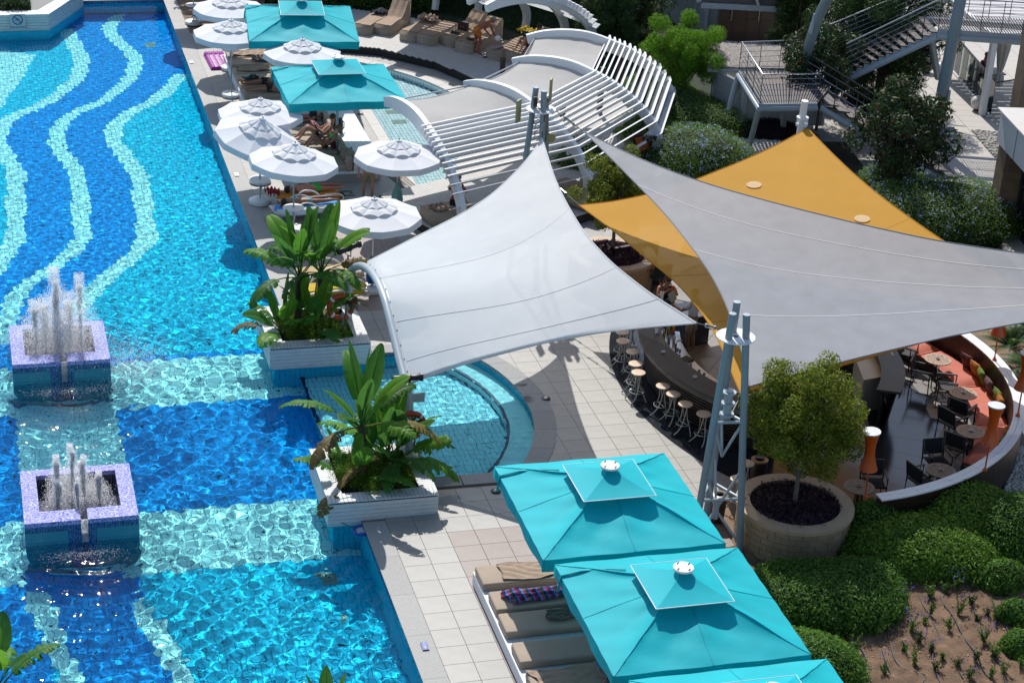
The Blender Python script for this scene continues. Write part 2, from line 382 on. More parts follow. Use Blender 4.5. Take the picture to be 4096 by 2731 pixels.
XL, XR = pf('V', 90, 60)[0], pf('V', 722, 60)[0]
cls[(ty < YA) & (ty > YB)] = 0
cls[(ty < YB) & (ty > YC)] = 2
cls[(ty < YB+.3) & (ty > YC) & (tx > XL) & (tx < XR)] = 0
cls[(ty < YC) & (ty > YD)] = 0
cls[(ty < YD) & (tx > XL)] = 1
cls[(ty < YD) & (tx < XL+.3)] = 2
cls[inpoly(tx, ty, fpoly('V', [(150, 900), (860, 900), (870, 1200), (930, 1300), (1040, 1450), (1150, 1640), (1300, 1900), (420, 1900), (330, 1400), (200, 1100)]))] = 2
cls[inpoly(tx, ty, fpoly('V', [(165, 1000), (300, 1000), (330, 1110), (380, 1220), (440, 1400), (530, 1568), (640, 1800), (470, 1800), (370, 1568), (290, 1380), (220, 1240), (175, 1110)]))] = 0
cls[inpoly(tx, ty, fpoly('V', [(790, 1080), (870, 1040), (930, 1170), (1000, 1200), (1080, 1330), (1180, 1568), (1300, 1800), (1170, 1800), (1060, 1568), (1000, 1450), (900, 1300), (850, 1220), (800, 1150)]))] = 0
def tile_quads(cx, cy, ax, ay, z):
    n = len(cx); V = np.zeros((n, 4, 3)); V[:, :, 2] = z
    for i, (a, b_) in enumerate(((-1, -1), (1, -1), (1, 1), (-1, 1))): V[:, i, 0] = cx+a*ax/2; V[:, i, 1] = cy+b_*ay/2
    return V.reshape(-1, 3), np.arange(4*n).reshape(-1, 4)
def tile_block(ax, ay, h, name, m, bev=0.004):
    mb = MB(); a, b_ = ax/2, ay/2
    P = [(-a, -b_, -h), (a, -b_, -h), (a, b_, -h), (-a, b_, -h), (-a+bev, -b_+bev, 0), (a-bev, -b_+bev, 0), (a-bev, b_-bev, 0), (-a+bev, b_-bev, 0)]
    mb.add(P, [(4, 5, 6, 7), (0, 1, 5, 4), (1, 2, 6, 5), (2, 3, 7, 6), (3, 0, 4, 7)]); return mb.mesh(name, m)
pool_m = [pt_l, pt_t, pt_d]
near = (ty < 40) & (ty > 31) & (tx > 3.2) & (tx < PX)
idx = np.where(near)[0]; idx = idx[np.argsort(ty[idx])][:300]
single = np.zeros(len(tx), bool); single[idx] = True
protos = [tile_block(TX-.010, TY-.010, .012, 'tile', m) for m in pool_m]
for i in idx:
    wet(link('tile', protos[cls[i]], basin, (float(tx[i]), float(ty[i]), -1.4)))
for c in range(3):
    s_ = (cls == c) & ~single
    V, Q4 = tile_quads(tx[s_], ty[s_], TX-.010, TY-.010, -1.4)
    o = wet(link('floor_tiles', nparr_mesh('floor_tiles', V, Q4, pool_m[c]), basin)); o['kind'] = 'stuff'
# floor drains and lamps in the pool bed
drain_m = mat('drain_grille', (.25, .35, .30), .5)
for k, x, y in (('Z1', 265, 265), ('Z1', 405, 640), ('Z7', 2020, 607), ('Z7', 1665, 760), ('Z7', 2055, 280)):
    p_ = pf(k, x, y); mb = MB(); w_ = .38 if x in (265, 2020) else .14
    mb.box((0, 0, .005), (w_, w_ if w_ < .3 else .5, .012))
    for i in range(5): mb.box((0, (i-2)*w_/6, .014), (w_*.9, .012, .008))
    wet(mb.build('drain_cover', drain_m, basin, loc=(p_[0], p_[1], -1.395)))
# tiled walls: p0->p1 seen from the left-hand side
def tiled_wall(p0, p1, z0, z1, m, name='wall_tiles', tw=.125, th=.25, off=.004, parent=basin, band=None):
    p0 = np.array(p0[:2]); p1 = np.array(p1[:2]); L_ = np.linalg.norm(p1-p0); u = (p1-p0)/L_; nrm = np.array([-u[1], u[0]])
    mb = MB(); mb.add([(*p0, z0), (*p1, z0), (*p1, z1), (*p0, z1)], [(0, 1, 2, 3)]); wet(mb.build('wall_back', pgrout, parent))
    n = max(1, int(round(L_/tw))); tw = L_/n; V = []; Fq = []; k = 0
    zt = z1 if band is None else z1-band
    rows = max(1, int(round((zt-z0)/th))); th2 = (zt-z0)/rows
    for i in range(n):
        for j in range(rows):
            a0, a1 = i*tw+.005, (i+1)*tw-.005; b0, b1 = z0+j*th2+.005, z0+(j+1)*th2-.005
            for a, b_ in ((a0, b0), (a1, b0), (a1, b1), (a0, b1)): V.append((*(p0+u*a+nrm*off), b_))
            Fq.append((k, k+1, k+2, k+3)); k += 4
    o = wet(link(name, nparr_mesh(name, np.array(V), np.array(Fq), m), parent)); o['kind'] = 'stuff'
    if band:
        mb = MB(); e = p0+nrm*.006; f_ = p1+nrm*.006
        mb.add([(*e, zt), (*f_, zt), (*f_, z1), (*e, z1)], [(0, 1, 2, 3)]); wet(mb.build('waterline_mosaic', mos_d, parent))
wall_t = mat('pool_wall_tile', (.03, .58, .80), .3, .06, 3, spec=0)
tiled_wall((PX, 26.5), (PX, RY0), -1.4, -.012, wall_t, band=.13)
tiled_wall((PX, RY1), (PX, PTOP), -1.4, -.012, wall_t, band=.13)
tiled_wall((PX, PTOP), (2.0, PTOP), -1.4, -.012, wall_t, band=.13)
# the round pool: a deep shelf, a seat ring along the wall
shl = -.85; seat = -.42
SC_, SR = (7.55, 41.45), 4.55
def disc_floor(z, fn, m, step=.125):
    xs = np.arange(PX, 13.2, step)+step/2; ys = np.arange(RY0, RY1, step*2)+step
    X, Y = [a.ravel() for a in np.meshgrid(xs, ys)]
    ok = fn(X, Y); V, Q4 = tile_quads(X[ok], Y[ok], step-.010, step*2-.010, z)
    o = wet(link('round_pool_tiles', nparr_mesh('round_pool_tiles', V, Q4, m), basin)); o['kind'] = 'stuff'
rp_m = mat('round_pool_tile', (.40, .76, .88), .35, .08, 3, spec=0); rp_s = mat('seat_ring_tile', (.60, .88, .95), .35, .08, 3, spec=0)
disc_floor(shl, lambda X, Y: np.hypot(X-SC_[0], Y-SC_[1]) < SR-.03, rp_m)
disc_floor(seat, lambda X, Y: (np.hypot(X-SC_[0], Y-SC_[1]) > SR+.03) & (np.hypot(X-RC[0], Y-RC[1]) < RR), rp_s)
mb = MB(); mb.add([(PX, RY0, shl-.01), (12.9, RY0, shl-.01), (12.9, RY1, shl-.01), (PX, RY1, shl-.01)], [(0, 1, 2, 3)]); wet(mb.build('round_pool_bed', pgrout, basin))
aa = [a for a in np.linspace(-PI/2, PI/2, 60)]
pin = [(SC_[0]+SR*math.cos(a), SC_[1]+SR*math.sin(a)) for a in aa]; pin = [p for p in pin if RY0 < p[1] < RY1]
pout = [(RC[0]+(RR+.08)*math.cos(a), RC[1]+(RR+.08)*math.sin(a)) for a in np.linspace(-PI/2, PI/2, 90)]; pout = [p for p in pout if RY0 < p[1] < RY1]
pw = [(RC[0]+RR*math.cos(a), RC[1]+RR*math.sin(a)) for a in np.linspace(-PI/2, PI/2, 90)]; pw = [p for p in pw if RY0 < p[1] < RY1]
mb = MB()
for i in range(len(pin)-1): mb.add([(*pin[i], seat-.02), (*pin[i+1], seat-.02), (*pin[i+1], shl), (*pin[i], shl)], [(0, 1, 2, 3)])
G1 = [(*p, seat-.012) for p in pin]; j = 0
res = lambda P, n: [tuple(np.array([np.interp(t, np.linspace(0, 1, len(P)), [p[k] for p in P]) for k in (0, 1)])) for t in np.linspace(0, 1, n)]
a_, b_ = res(pin, 40), res(pout, 40)
mb.grid([[(*p, seat-.012) for p in a_], [(*p, seat-.012) for p in b_]])
wet(mb.build('seat_ring', rp_s, basin))
mb = MB()
for i in range(len(pin)-1):
    p0, p1 = np.array(pin[i]), np.array(pin[i+1]); c_ = np.array(SC_)
    q0, q1 = c_+(p0-c_)*(1+.07/SR), c_+(p1-c_)*(1+.07/SR)
    mb.add([(*p0, seat+.004), (*p1, seat+.004), (*q1, seat+.004), (*q0, seat+.004)], [(0, 3, 2, 1)])
    mb.add([(*(c_+(p0-c_)*.999), seat+.004), (*(c_+(p1-c_)*.999), seat+.004), (*(c_+(p1-c_)*.999), seat-.1), (*(c_+(p0-c_)*.999), seat-.1)], [(0, 1, 2, 3)])
wet(mb.build('navy_step_edge', pt_n, basin))
mb = MB(); mb.box((PX+.02, (RY0+RY1)/2, shl+.0), (.09, RY1-RY0, .03)); wet(mb.build('navy_sill', pt_n, basin))
mb = MB(); mb.add([(PX, RY0, -1.4), (PX, RY1, -1.4), (PX, RY1, shl), (PX, RY0, shl)], [(0, 1, 2, 3)]); wet(mb.build('step_riser', wall_t, basin))
for i in range(len(pw)-1):
    pass
mb = MB(); mb.grid([[(*p, z) for p in pw] for z in (seat, -.19)]); wet(mb.build('round_wall', wall_t, basin))
mb = MB(); mb.grid([[(*p, z) for p in pw] for z in (-.19, -.03)]); wet(mb.build('round_mosaic_band', mos_b, basin))
rx0, rx1 = RC[0]+math.sqrt(RR**2-(RY0-RC[1])**2), RC[0]+math.sqrt(RR**2-(RY1-RC[1])**2)
tiled_wall((rx1, RY1), (PX, RY1), shl, -.012, wall_t, band=.13)
tiled_wall((PX, RY0), (rx0, RY0), shl, -.012, wall_t, band=.13)

# ================================================================ DECK
ground = MB()
# one sheet to the horizon with the pool cut out (strips round it)
def rect(mb, x0, y0, x1, y1, z): mb.add([(x0, y0, z), (x1, y0, z), (x1, y1, z), (x0, y1, z)], [(0, 1, 2, 3)])
rect(ground, -300, -200, -7.6, 500, -.03); rect(ground, 17.2, -200, 300, 500, -.03); rect(ground, 13.2, -200, 17.2, 55.2, -.03); rect(ground, 13.2, 68.9, 17.2, 500, -.03)
rect(ground, -7.6, PTOP, 13.2, 500, -.03); rect(ground, -7.6, -200, 13.2, 26.5, -.03)
rect(ground, PX, 26.5, 13.2, RY0, -.03); rect(ground, PX, RY1, 13.2, PTOP, -.03)
ring = pout
for i in range(len(ring)-1): ground.add([(*ring[i], -.03), (13.2, ring[i][1], -.03), (13.2, ring[i+1][1], -.03), (*ring[i+1], -.03)], [(0, 1, 2, 3)])
QC, QR, QX = (8.79, 62.06), 7.92, 13.2
qa = math.acos((QX-QC[0])/QR); qarc = [(QC[0]+QR*math.cos(a), QC[1]+QR*math.sin(a)) for a in np.linspace(-qa, qa, 60)]
for i in range(len(qarc)-1): ground.add([(*qarc[i], -.03), (17.2, qarc[i][1], -.03), (17.2, qarc[i+1][1], -.03), (*qarc[i+1], -.03)], [(0, 1, 2, 3)])
rect(ground, QX, 55.2, 17.2, qarc[0][1], -.03); rect(ground, QX, qarc[-1][1], 17.2, 68.9, -.03)
ground.build('ground', soil).__setitem__('kind', 'structure')
deck = tag(empty('deck_paving'), kind='structure')
TS = .6
dx0, dy0 = PX+.50, 36.2-.6*20*.9999
def dzone(x, y):
    """0 none, 1 beige, 2 brown; the paved area between pool, bar and pergola"""
    if x < PX+.5: return 0
    if y < 27 or y > 84: return 0
    if y < 33.9 and x > 14.4: return 0
    if y < 36.2 and x > 15.6: return 0
    if x > QX-.3 and np.hypot(x-QC[0], y-QC[1]) < QR+.55: return 0
    if x > 24 or (x > 17.5 and y > 52) : return 0
    if y < 35.9 and x > 9.36: return 2
    if 47.0 < y < 52.6 and 8.75 < x < 11.6: return 2
    return 1
cells = []
for i in range(0, 28):
    for j in range(-16, 80):
        cx_, cy_ = dx0+TS*(i+.5), dy0+TS*(j+.5)
        z_ = dzone(cx_, cy_)
        if not z_: continue
        d_ = math.hypot(cx_-RC[0], cy_-RC[1])
        if RY0-.45 < cy_ < RY1+.45 and d_ < RR+.05: continue
        cells.append((cx_, cy_, z_, d_))
def clip_tile(cx_, cy_):
    P = []; h = TS/2-.003
    cs = [(-h, -h), (h, -h), (h, h), (-h, h)]
    for i in range(4):
        for t in np.linspace(0, 1, 7)[:-1]:
            x = cx_+cs[i][0]*(1-t)+cs[(i+1) % 4][0]*t; y = cy_+cs[i][1]*(1-t)+cs[(i+1) % 4][1]*t
            d = math.hypot(x-RC[0], y-RC[1])
            if d < RR+.1 and RY0-.1 < y < RY1+.1: x = RC[0]+(x-RC[0])*(RR+.1)/d; y = RC[1]+(y-RC[1])*(RR+.1)/d
            P.append((x, y))
    return P
def vis_w(c): return -(c[1]-33)**2
cells.sort(key=lambda c: c[1])
tm = {1: tile_l, 2: tile_b}; pr_ = {k: tile_block(TS-.004, TS-.004, .02, 'tile', m, .003) for k, m in tm.items()}
rest = {1: MB(), 2: MB()}; cnt = 0
for c in cells:
    cx_, cy_, z_, d_ = c
    edge = d_ < RR+.6 and RY0-.5 < cy_ < RY1+.5
    if edge: rest[z_].prism(clip_tile(cx_, cy_), -.02, 0); continue
    if cnt < 300 and cx_ < 17: link('tile', pr_[z_], deck, (cx_, cy_, 0)); cnt += 1
    else: rest[z_].box((cx_, cy_, -.01), (TS-.006, TS-.006, .02))
N_ = 40
for i in range(N_):
    u0, u1 = -qa-.12+2*(qa+.12)*i/N_+.001, -qa-.12+2*(qa+.12)*(i+1)/N_-.001; rest[1].prism([(QC[0]+(QR+.38)*math.cos(u_), QC[1]+(QR+.38)*math.sin(u_)) for u_ in (u0, u1)]+[(QC[0]+(QR+.95)*math.cos(u_), QC[1]+(QR+.95)*math.sin(u_)) for u_ in (u1, u0)], -.03, .004)
for z_ in rest: rest[z_].build('paving_tiles', tm[z_], deck).__setitem__('kind', 'stuff')
# granite coping along the straight edge, slab by slab
y = 26.0; k = 0
for (ya, yb) in ((26.0, 36.3), (46.7, PTOP+1.0)):
    n = int((yb-ya)/1.3); st = (yb-ya)/n
    for i in range(n):
        mb = MB(); mb.box((0, 0, -.02), (.50, st-.006, .04)); mb.build('coping_slab', granite, deck, loc=(PX+.245, ya+st*(i+.5), .006))
mb = MB(); mb.box((4.2, PTOP+.3, -.01), (7.4, .6, .05)); mb.build('coping_slab', granite, deck)
for i in range(3):
    mb = MB(); mb.box((0, 0, -.015), (.78, .46, .04)); mb.build('coping_slab', granite_d, deck, loc=(9.0+.8*i, RY0-.20, .008))
    mb = MB(); mb.box((0, 0, -.015), (.78, .46, .04)); mb.build('coping_slab', granite_d, deck, loc=(9.1+.8*i, RY1+.20, .008))
# curved coping round the round pool
a0, a1 = math.atan2(RY0-RC[1]-.1, rx0-RC[0]), math.atan2(RY1-RC[1]+.1, rx1-RC[0])
NSEG = 9
for s_ in range(NSEG):
    u0, u1 = a0-.10+(a1-a0+.2)*s_/NSEG+.0007, a0-.10+(a1-a0+.2)*(s_+1)/NSEG-.0007
    P = [(RC[0]+(RR-.03)*math.cos(u), RC[1]+(RR-.03)*math.sin(u)) for u in np.linspace(u0, u1, 10)]
    P += [(7.54+5.68*math.cos(u), 41.26+5.68*math.sin(u)) for u in np.linspace(u1, u0, 10)]
    mb = MB(); mb.prism(P, -.04, .014); mb.build('coping_slab', granite_d, deck)
mb = MB(); mb.grid([[(RC[0]+(RR+.02)*math.cos(u), RC[1]+(RR+.02)*math.sin(u), z) for u in np.linspace(a0, a1, 60)] for z in (-.2, -.03)]); mb.build('gutter', dark_metal, deck)
# the shallow plunge pool behind the far turquoise umbrella
pp_ = tag(empty('plunge_pool'), kind='structure')
mb = MB(); mb.prism(qarc, -.52, -.46); wet(mb.build('pool_bed', pgrout, pp_))
xs = np.arange(QX, 16.8, .125)+.0625; ys = np.arange(55.2, 69, .25)+.125; X_, Y_ = [a.ravel() for a in np.meshgrid(xs, ys)]; ok = np.hypot(X_-QC[0], Y_-QC[1]) < QR-.02
V, Q4 = tile_quads(X_[ok], Y_[ok], .113, .238, -.452); pq = mat('pale_plunge_tile', (.72, .86, .86), .35, .05, 3, spec=0); o = wet(link('floor_tiles', nparr_mesh('floor_tiles', V, Q4, pq), pp_)); o['kind'] = 'stuff'
mb = MB(); mb.grid([[(*p, z) for p in qarc] for z in (-.46, -.02)]); mb.add([(QX, qarc[-1][1], -.46), (QX, qarc[0][1], -.46), (QX, qarc[0][1], -.02), (QX, qarc[-1][1], -.02)], [(0, 1, 2, 3)]); wet(mb.build('wall_back', pgrout, pp_))
V = []; Fq = []; k = 0
for i in range(110):
    a, b_ = -qa+2*qa*i/110, -qa+2*qa*(i+.93)/110
    for z0, z1 in ((-.45, -.24), (-.23, -.03)):
        for aa_, zz in ((a, z0), (b_, z0), (b_, z1), (a, z1)): V.append((QC[0]+(QR-.006)*math.cos(aa_), QC[1]+(QR-.006)*math.sin(aa_), zz))
        Fq.append((k, k+1, k+2, k+3)); k += 4
o = wet(link('wall_tiles', nparr_mesh('wall_tiles', np.array(V), np.array(Fq), pq), pp_)); o['kind'] = 'stuff'
s = .06; xs = np.arange(QX-.02, 17, s); ys = np.arange(55.2, 68.9, s); X, Y = np.meshgrid(xs, ys); r = np.random.RandomState(8); Z = np.zeros_like(X)
for lam, amp, n in ((.5, .002, 8), (.24, .0018, 12)):
    for i in range(n): a = r.rand()*2*PI; kk = 2*PI/(lam*(.7+.6*r.rand())); Z += amp*1.4/math.sqrt(n)*np.sin(kk*(X*math.cos(a)+Y*math.sin(a))+r.rand()*6)
V = np.stack([X, Y, Z-.13], -1).reshape(-1, 3); ny, nx = X.shape; I = np.arange(ny*nx).reshape(ny, nx); Q4 = np.stack([I[:-1, :-1], I[:-1, 1:], I[1:, 1:], I[1:, :-1]], -1).reshape(-1, 4)
Q4 = Q4[np.hypot(X[:-1, :-1]+s/2-QC[0], Y[:-1, :-1]+s/2-QC[1]).ravel() < QR+.04]; u = np.unique(Q4); mp = np.zeros(len(V), np.int64); mp[u] = np.arange(len(u))
wp_ = link('plunge_water', nparr_mesh('plunge_water', V[u], mp[Q4], water_m2, smooth=True)); tag(wp_, kind='structure'); wp_.cycles.is_caustics_caster = True
mb = MB(); mb.box((QX+.01, 62.06, -.06), (.03, 13.1, .07)); mb.build('navy_edge', pt_n, pp_)
for i in range(11): mb = MB(); mb.box((QX-.19, 56.0+1.22*i, -.01), (.36, 1.21, .05)); mb.build('coping_slab', mat('pale_coping_stone', (.52, .50, .46), .6, .05, 5), pp_)
for i in range(14):
    u0, u1 = -qa+2*qa*i/14+.0008, -qa+2*qa*(i+1)/14-.0008; mb = MB(); mb.prism([(QC[0]+(QR-.02)*math.cos(u_), QC[1]+(QR-.02)*math.sin(u_)) for u_ in np.linspace(u0, u1, 7)]+[(QC[0]+(QR+.40)*math.cos(u_), QC[1]+(QR+.40)*math.sin(u_)) for u_ in np.linspace(u1, u0, 7)], -.04, .016); mb.build('coping_slab', MT['pale_coping_stone'], pp_)
P_ = q('N', 1840, 1010, -.45)
for dy_ in (0, -1.0): mb = MB(); mb.box((P_[0]+.1, P_[1]+dy_, -.445), (.5, .42, .01)); wet(mb.build('drain_cover', drain_m, pp_))
# depth signs let into the coping
def text_mesh(s, size, m, parent, loc, rot, name='lettering'):
    cu = bpy.data.curves.new('lettering', 'FONT'); cu.body = s; cu.size = size; cu.extrude = .001; cu.align_x = 'CENTER'; cu.align_y = 'CENTER'; cu.resolution_u = 2
    o = bpy.data.objects.new('tmp', cu); C.objects.link(o); dg = bpy.context.evaluated_depsgraph_get(); me = bpy.data.meshes.new_from_object(o.evaluated_get(dg))
    bpy.data.objects.remove(o); me.materials.clear(); me.materials.append(m); o = link(name, me, parent, loc); o.rotation_euler = rot; return o
blue_enamel = mat('blue_enamel', (.02, .07, .32), .3); print_w = mat('white_print', (.8, .8, .8), .5)
for k, x, y, s_, lab in (('Z1', 1173, 897, '140 cm', 'blue enamel depth sign reading 140 cm on the coping'), ('K', 215, 778, '140', 'small faded depth sign in the coping beside the white tables'), ('L', 1637, 531, '140', 'smallest depth sign, in the coping near the purple air mattress')):
    P_ = q(k, x, y, .03); t_ = thing('depth_sign', lab, 'sign', (P_[0], P_[1], .028), 0, 'depth signs in the coping')
    mb = MB(); mb.box((0, 0, 0), (.13, .27, .008)); mb.build('plate', blue_enamel if s_ == '140 cm' else print_w, t_)
    text_mesh(s_, .075, print_w if s_ == '140 cm' else blue_enamel, t_, (0, 0, .0055), (0, 0, PI/2))
# ================================================================ FOUNTAINS
def fountain(i, lab, jets, spray):
    fx, fy, w_, d_ = FT[i]; h = .42; t_ = thing('fountain_box', lab, 'fountain', (fx, fy, 0), 0, 'mosaic fountain boxes in the pool')
    iw, idp = w_*.36, d_*.34; m = MB()
    # rim as four mosaic slabs round the dark well, cut by the spillway at the front
    oy = .10
    m.box((-(w_/2+iw)/2, 0, h-.05), (w_/2-iw, d_, .10)); m.box(((w_/2+iw)/2, 0, h-.05), (w_/2-iw, d_, .10))
    m.box((0, (d_/2+idp+oy)/2, h-.05), (2*iw, d_/2-idp-oy, .10))
    s0 = .05; sw = .15
    for sx in (-1, 1):
        xa = s0+sx*sw/2; xb = sx*iw
        m.box(((xa+xb)/2, -(d_/2+idp-oy)/2, h-.05), (abs(xb-xa), d_/2-idp+oy, .10))
    m.build('rim', mos_l, t_)
    m = MB()
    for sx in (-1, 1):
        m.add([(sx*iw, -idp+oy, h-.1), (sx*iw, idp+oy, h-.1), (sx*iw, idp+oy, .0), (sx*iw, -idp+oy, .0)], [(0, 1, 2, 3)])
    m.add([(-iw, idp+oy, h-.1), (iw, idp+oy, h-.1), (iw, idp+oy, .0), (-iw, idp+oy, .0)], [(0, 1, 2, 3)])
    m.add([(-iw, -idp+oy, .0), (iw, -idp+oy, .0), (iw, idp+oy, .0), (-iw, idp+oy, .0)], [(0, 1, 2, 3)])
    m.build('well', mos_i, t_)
    # outer walls: dark mosaic band with two fields of aqua tiles, running down to the pool bed
    m = MB(); z0 = -1.4
    for sx in (-1, 1): m.box((sx*(w_/2-.02), 0, (h-.1+z0)/2), (.04, d_-.002, h-.1-z0))
    m.box((0, d_/2-.02, (h-.1+z0)/2), (w_-.08, .04, h-.1-z0))
    for sx in (-1, 1):
        xa = s0+sx*sw/2; xb = sx*(w_/2-.04); m.box(((xa+xb)/2, -d_/2+.02, (h-.1+z0)/2), (abs(xb-xa), .04, h-.1-z0))
    m.box((s0, -d_/2+.10, (h-.1+z0)/2-.05), (sw, .04, h-.1-z0-.1))
    wet(m.build('walls', mos_d, t_))
    wet(tile_part(t_, w_, d_, h))
    return t_
aq = mat('aqua_glazed_tile', (.06, .30, .36), .15, .05, 3)
def tile_part(t_, w_, d_, h):
    tb = MB(); tb.box((0, 0, 0), (.118, .012, .232)); me = tb.mesh('tile', aq); last = None
    tbl = MB(); tbl.box((0, 0, 0), (.118, .012, .118)); mel = tbl.mesh('tile', aq)
    for sx, n in ((-1, 7), (1, 7)):
        for k in range(n):
            x = -w_/2+.062+k*.125 if sx < 0 else w_/2-.062-(n-1-k)*.125
            for j in range(6):
                z = h-.23-.117-j*.25
                last = wet(link('tile', me, t_, (x, -d_/2-.004, z)))
    b_ = MB()
    for sx in (-1, 1):
        x = -w_/2+.44 if sx < 0 else w_/2-.44; b_.box((x, -d_/2-.0015, (h-.23-1.4)/2), (.88, .003, h-.23+1.4))
    wet(b_.build('tile_grout', pgrout, t_)); return last
f_up = fountain(0, 'upper mosaic fountain box with the taller wide spray', 0, 0)
f_lo = fountain(1, 'lower mosaic fountain box with short foaming jets', 0, 0)
foam = mat('foaming_water', (1.18, 1.19, 1.2), .3, .03, 10, spec=.6, trans=.85)
_N, _L = foam.node_tree.nodes, foam.node_tree.links; _so = _N['Material Output'].inputs['Surface'].links[0].from_socket; _tp = _N.new('ShaderNodeBsdfTransparent'); _mx = _N.new('ShaderNodeMixShader'); _mx.inputs[0].default_value = .55
_L.new(_so, _mx.inputs[1]); _L.new(_tp.outputs[0], _mx.inputs[2]); _L.new(_mx.outputs[0], _N['Material Output'].inputs['Surface'])
def droplets(name, P, S, parent=None, stretch=1.6):
    """small water drops, one solid each"""
    base = np.array([(1, 0, 0), (-.5, .87, 0), (-.5, -.87, 0), (0, 0, 1), (0, 0, -1)], float); base[:, 2] *= stretch
    fc = np.array([(0, 1, 3), (1, 2, 3), (2, 0, 3), (1, 0, 4), (2, 1, 4), (0, 2, 4)])
    V = (P[:, None, :]+base[None]*S[:, None, None]).reshape(-1, 3); n = len(P)
    Fq = (fc[None]+np.arange(n)[:, None, None]*5).reshape(-1, 3)
    o = link(name, nparr_mesh(name, V, Fq, foam, smooth=True), parent); return o
def jet(loc, h, r, n, lean=0., seed=0, core=.5):
    r_ = np.random.RandomState(seed); t = r_.rand(n)**.8
    ang = r_.rand(n)*2*PI; rad = np.abs(r_.randn(n))*r*(.5+1.5*t)*(1+.35*np.sin(ang*3+seed))
    P = np.stack([loc[0]+rad*np.cos(ang)+lean*t, loc[1]+rad*np.sin(ang), loc[2]+t*h*(1-.28*np.minimum(1.6, rad/(r*2.0))**2)*(1-.12*r_.rand(n))], -1)
    P[:, 2] = np.maximum(P[:, 2], loc[2])
    nv = n//2; tv = r_.rand(nv)*.85; av = r_.rand(nv)*2*PI; rv = r*(1.2+1.6*r_.rand(nv)+.5*np.abs(r_.randn(nv))); V2 = np.stack([loc[0]+rv*np.cos(av), loc[1]+rv*np.sin(av), loc[2]+tv*h*(.9-.25*rv/(r*3))], -1)
    top = r_.rand(n//4)*2*PI; rt = r*.9*np.sqrt(r_.rand(n//4)); V3 = np.stack([loc[0]+rt*np.cos(top), loc[1]+rt*np.sin(top), loc[2]+h*(.80+.22*r_.rand(n//4)**.7)], -1); P = np.vstack([P, V2, V3]); n = len(P)
    S = .0035+.008*r_.rand(n)**3
    # the solid rising core breaks into lumps near its top
    m = 300; t2 = r_.rand(m)**.8; a2 = r_.rand(m)*2*PI; rr = r*core*(.25+.75*t2)*np.sqrt(r_.rand(m))
    P2 = np.stack([loc[0]+rr*np.cos(a2)+lean*t2, loc[1]+rr*np.sin(a2), loc[2]+t2*h*.86], -1); S2 = .014+.026*r_.rand(m)*t2+.006
    return np.vstack([P, P2]), np.concatenate([S, S2])
for (fx, fy, w_, d_), J, lab in ((FT[0], [(-.55, .0, 1.5, .16, 4500), (-.05, .05, 2.3, .17, 8000), (.0, .1, 1.7, .13, 9000), (.55, .05, 2.1, .15, 5500), (.0, -.3, 1.3, .3, 4500), (-.3, .2, 1.5, .22, 4000), (.3, .15, 1.6, .22, 4000)], 'tall wide spray of white water over the upper fountain'),
                                 (FT[1], [(-.42, .25, 1.15, .085, 3200), (-.12, .32, 1.35, .085, 3600), (.15, .22, 1.1, .085, 3200), (.45, .12, .75, .085, 2600), (-.45, -.1, .75, .08, 2400), (-.02, -.45, .95, .05, 1400)], 'short foaming jets of the lower fountain')):
    Ps, Ss = [], []
    for k, (x, y, h, r, n) in enumerate(J):
        P_, S_ = jet((fx+x, fy+y+.1, .02), h, r, n, lean=.05*math.sin(k*2.), seed=k+int(fx*100), core=.55 if h > 1.3 else .8); Ps.append(P_); Ss.append(S_)
    # the overflow running down the spillway
    r_ = np.random.RandomState(5); n = 900; t = r_.rand(n)
    Ps.append(np.stack([fx+.05+(r_.rand(n)-.5)*.13, fy-d_/2-.01-.03*t+r_.randn(n)*.006, .42-t*.52], -1)); Ss.append(.005+.012*r_.rand(n))
    if h_up := (fx, fy) == (FT[0][0], FT[0][1]):
        n = 5000; a = r_.rand(n)*2*PI; rr = np.abs(r_.randn(n))*.9; Ps.append(np.stack([fx+rr*np.cos(a)*1.1+.25, fy-.15+rr*np.sin(a)*.8, .45+np.abs(r_.randn(n))*.35*np.exp(-rr)], -1)); Ss.append(.003+.004*r_.rand(n))
        n = 4200; Ps.append(np.stack([fx+1.7+r_.randn(n)*.55, fy-.5+r_.randn(n)*.75, WZ+.015+np.abs(r_.randn(n))*.06], -1)); Ss.append(.004+.005*r_.rand(n))
    n = 1500; Ps.append(np.stack([fx+r_.randn(n)*.45, fy-d_/2-.45+r_.randn(n)*.2, WZ+.012+np.abs(r_.randn(n))*.02], -1)); Ss.append(.003+.005*r_.rand(n)**2)
    o = droplets('fountain_spray', np.vstack(Ps), np.concatenate(Ss)); tag(o, lab, 'water spray', 'fountain sprays', 'stuff')

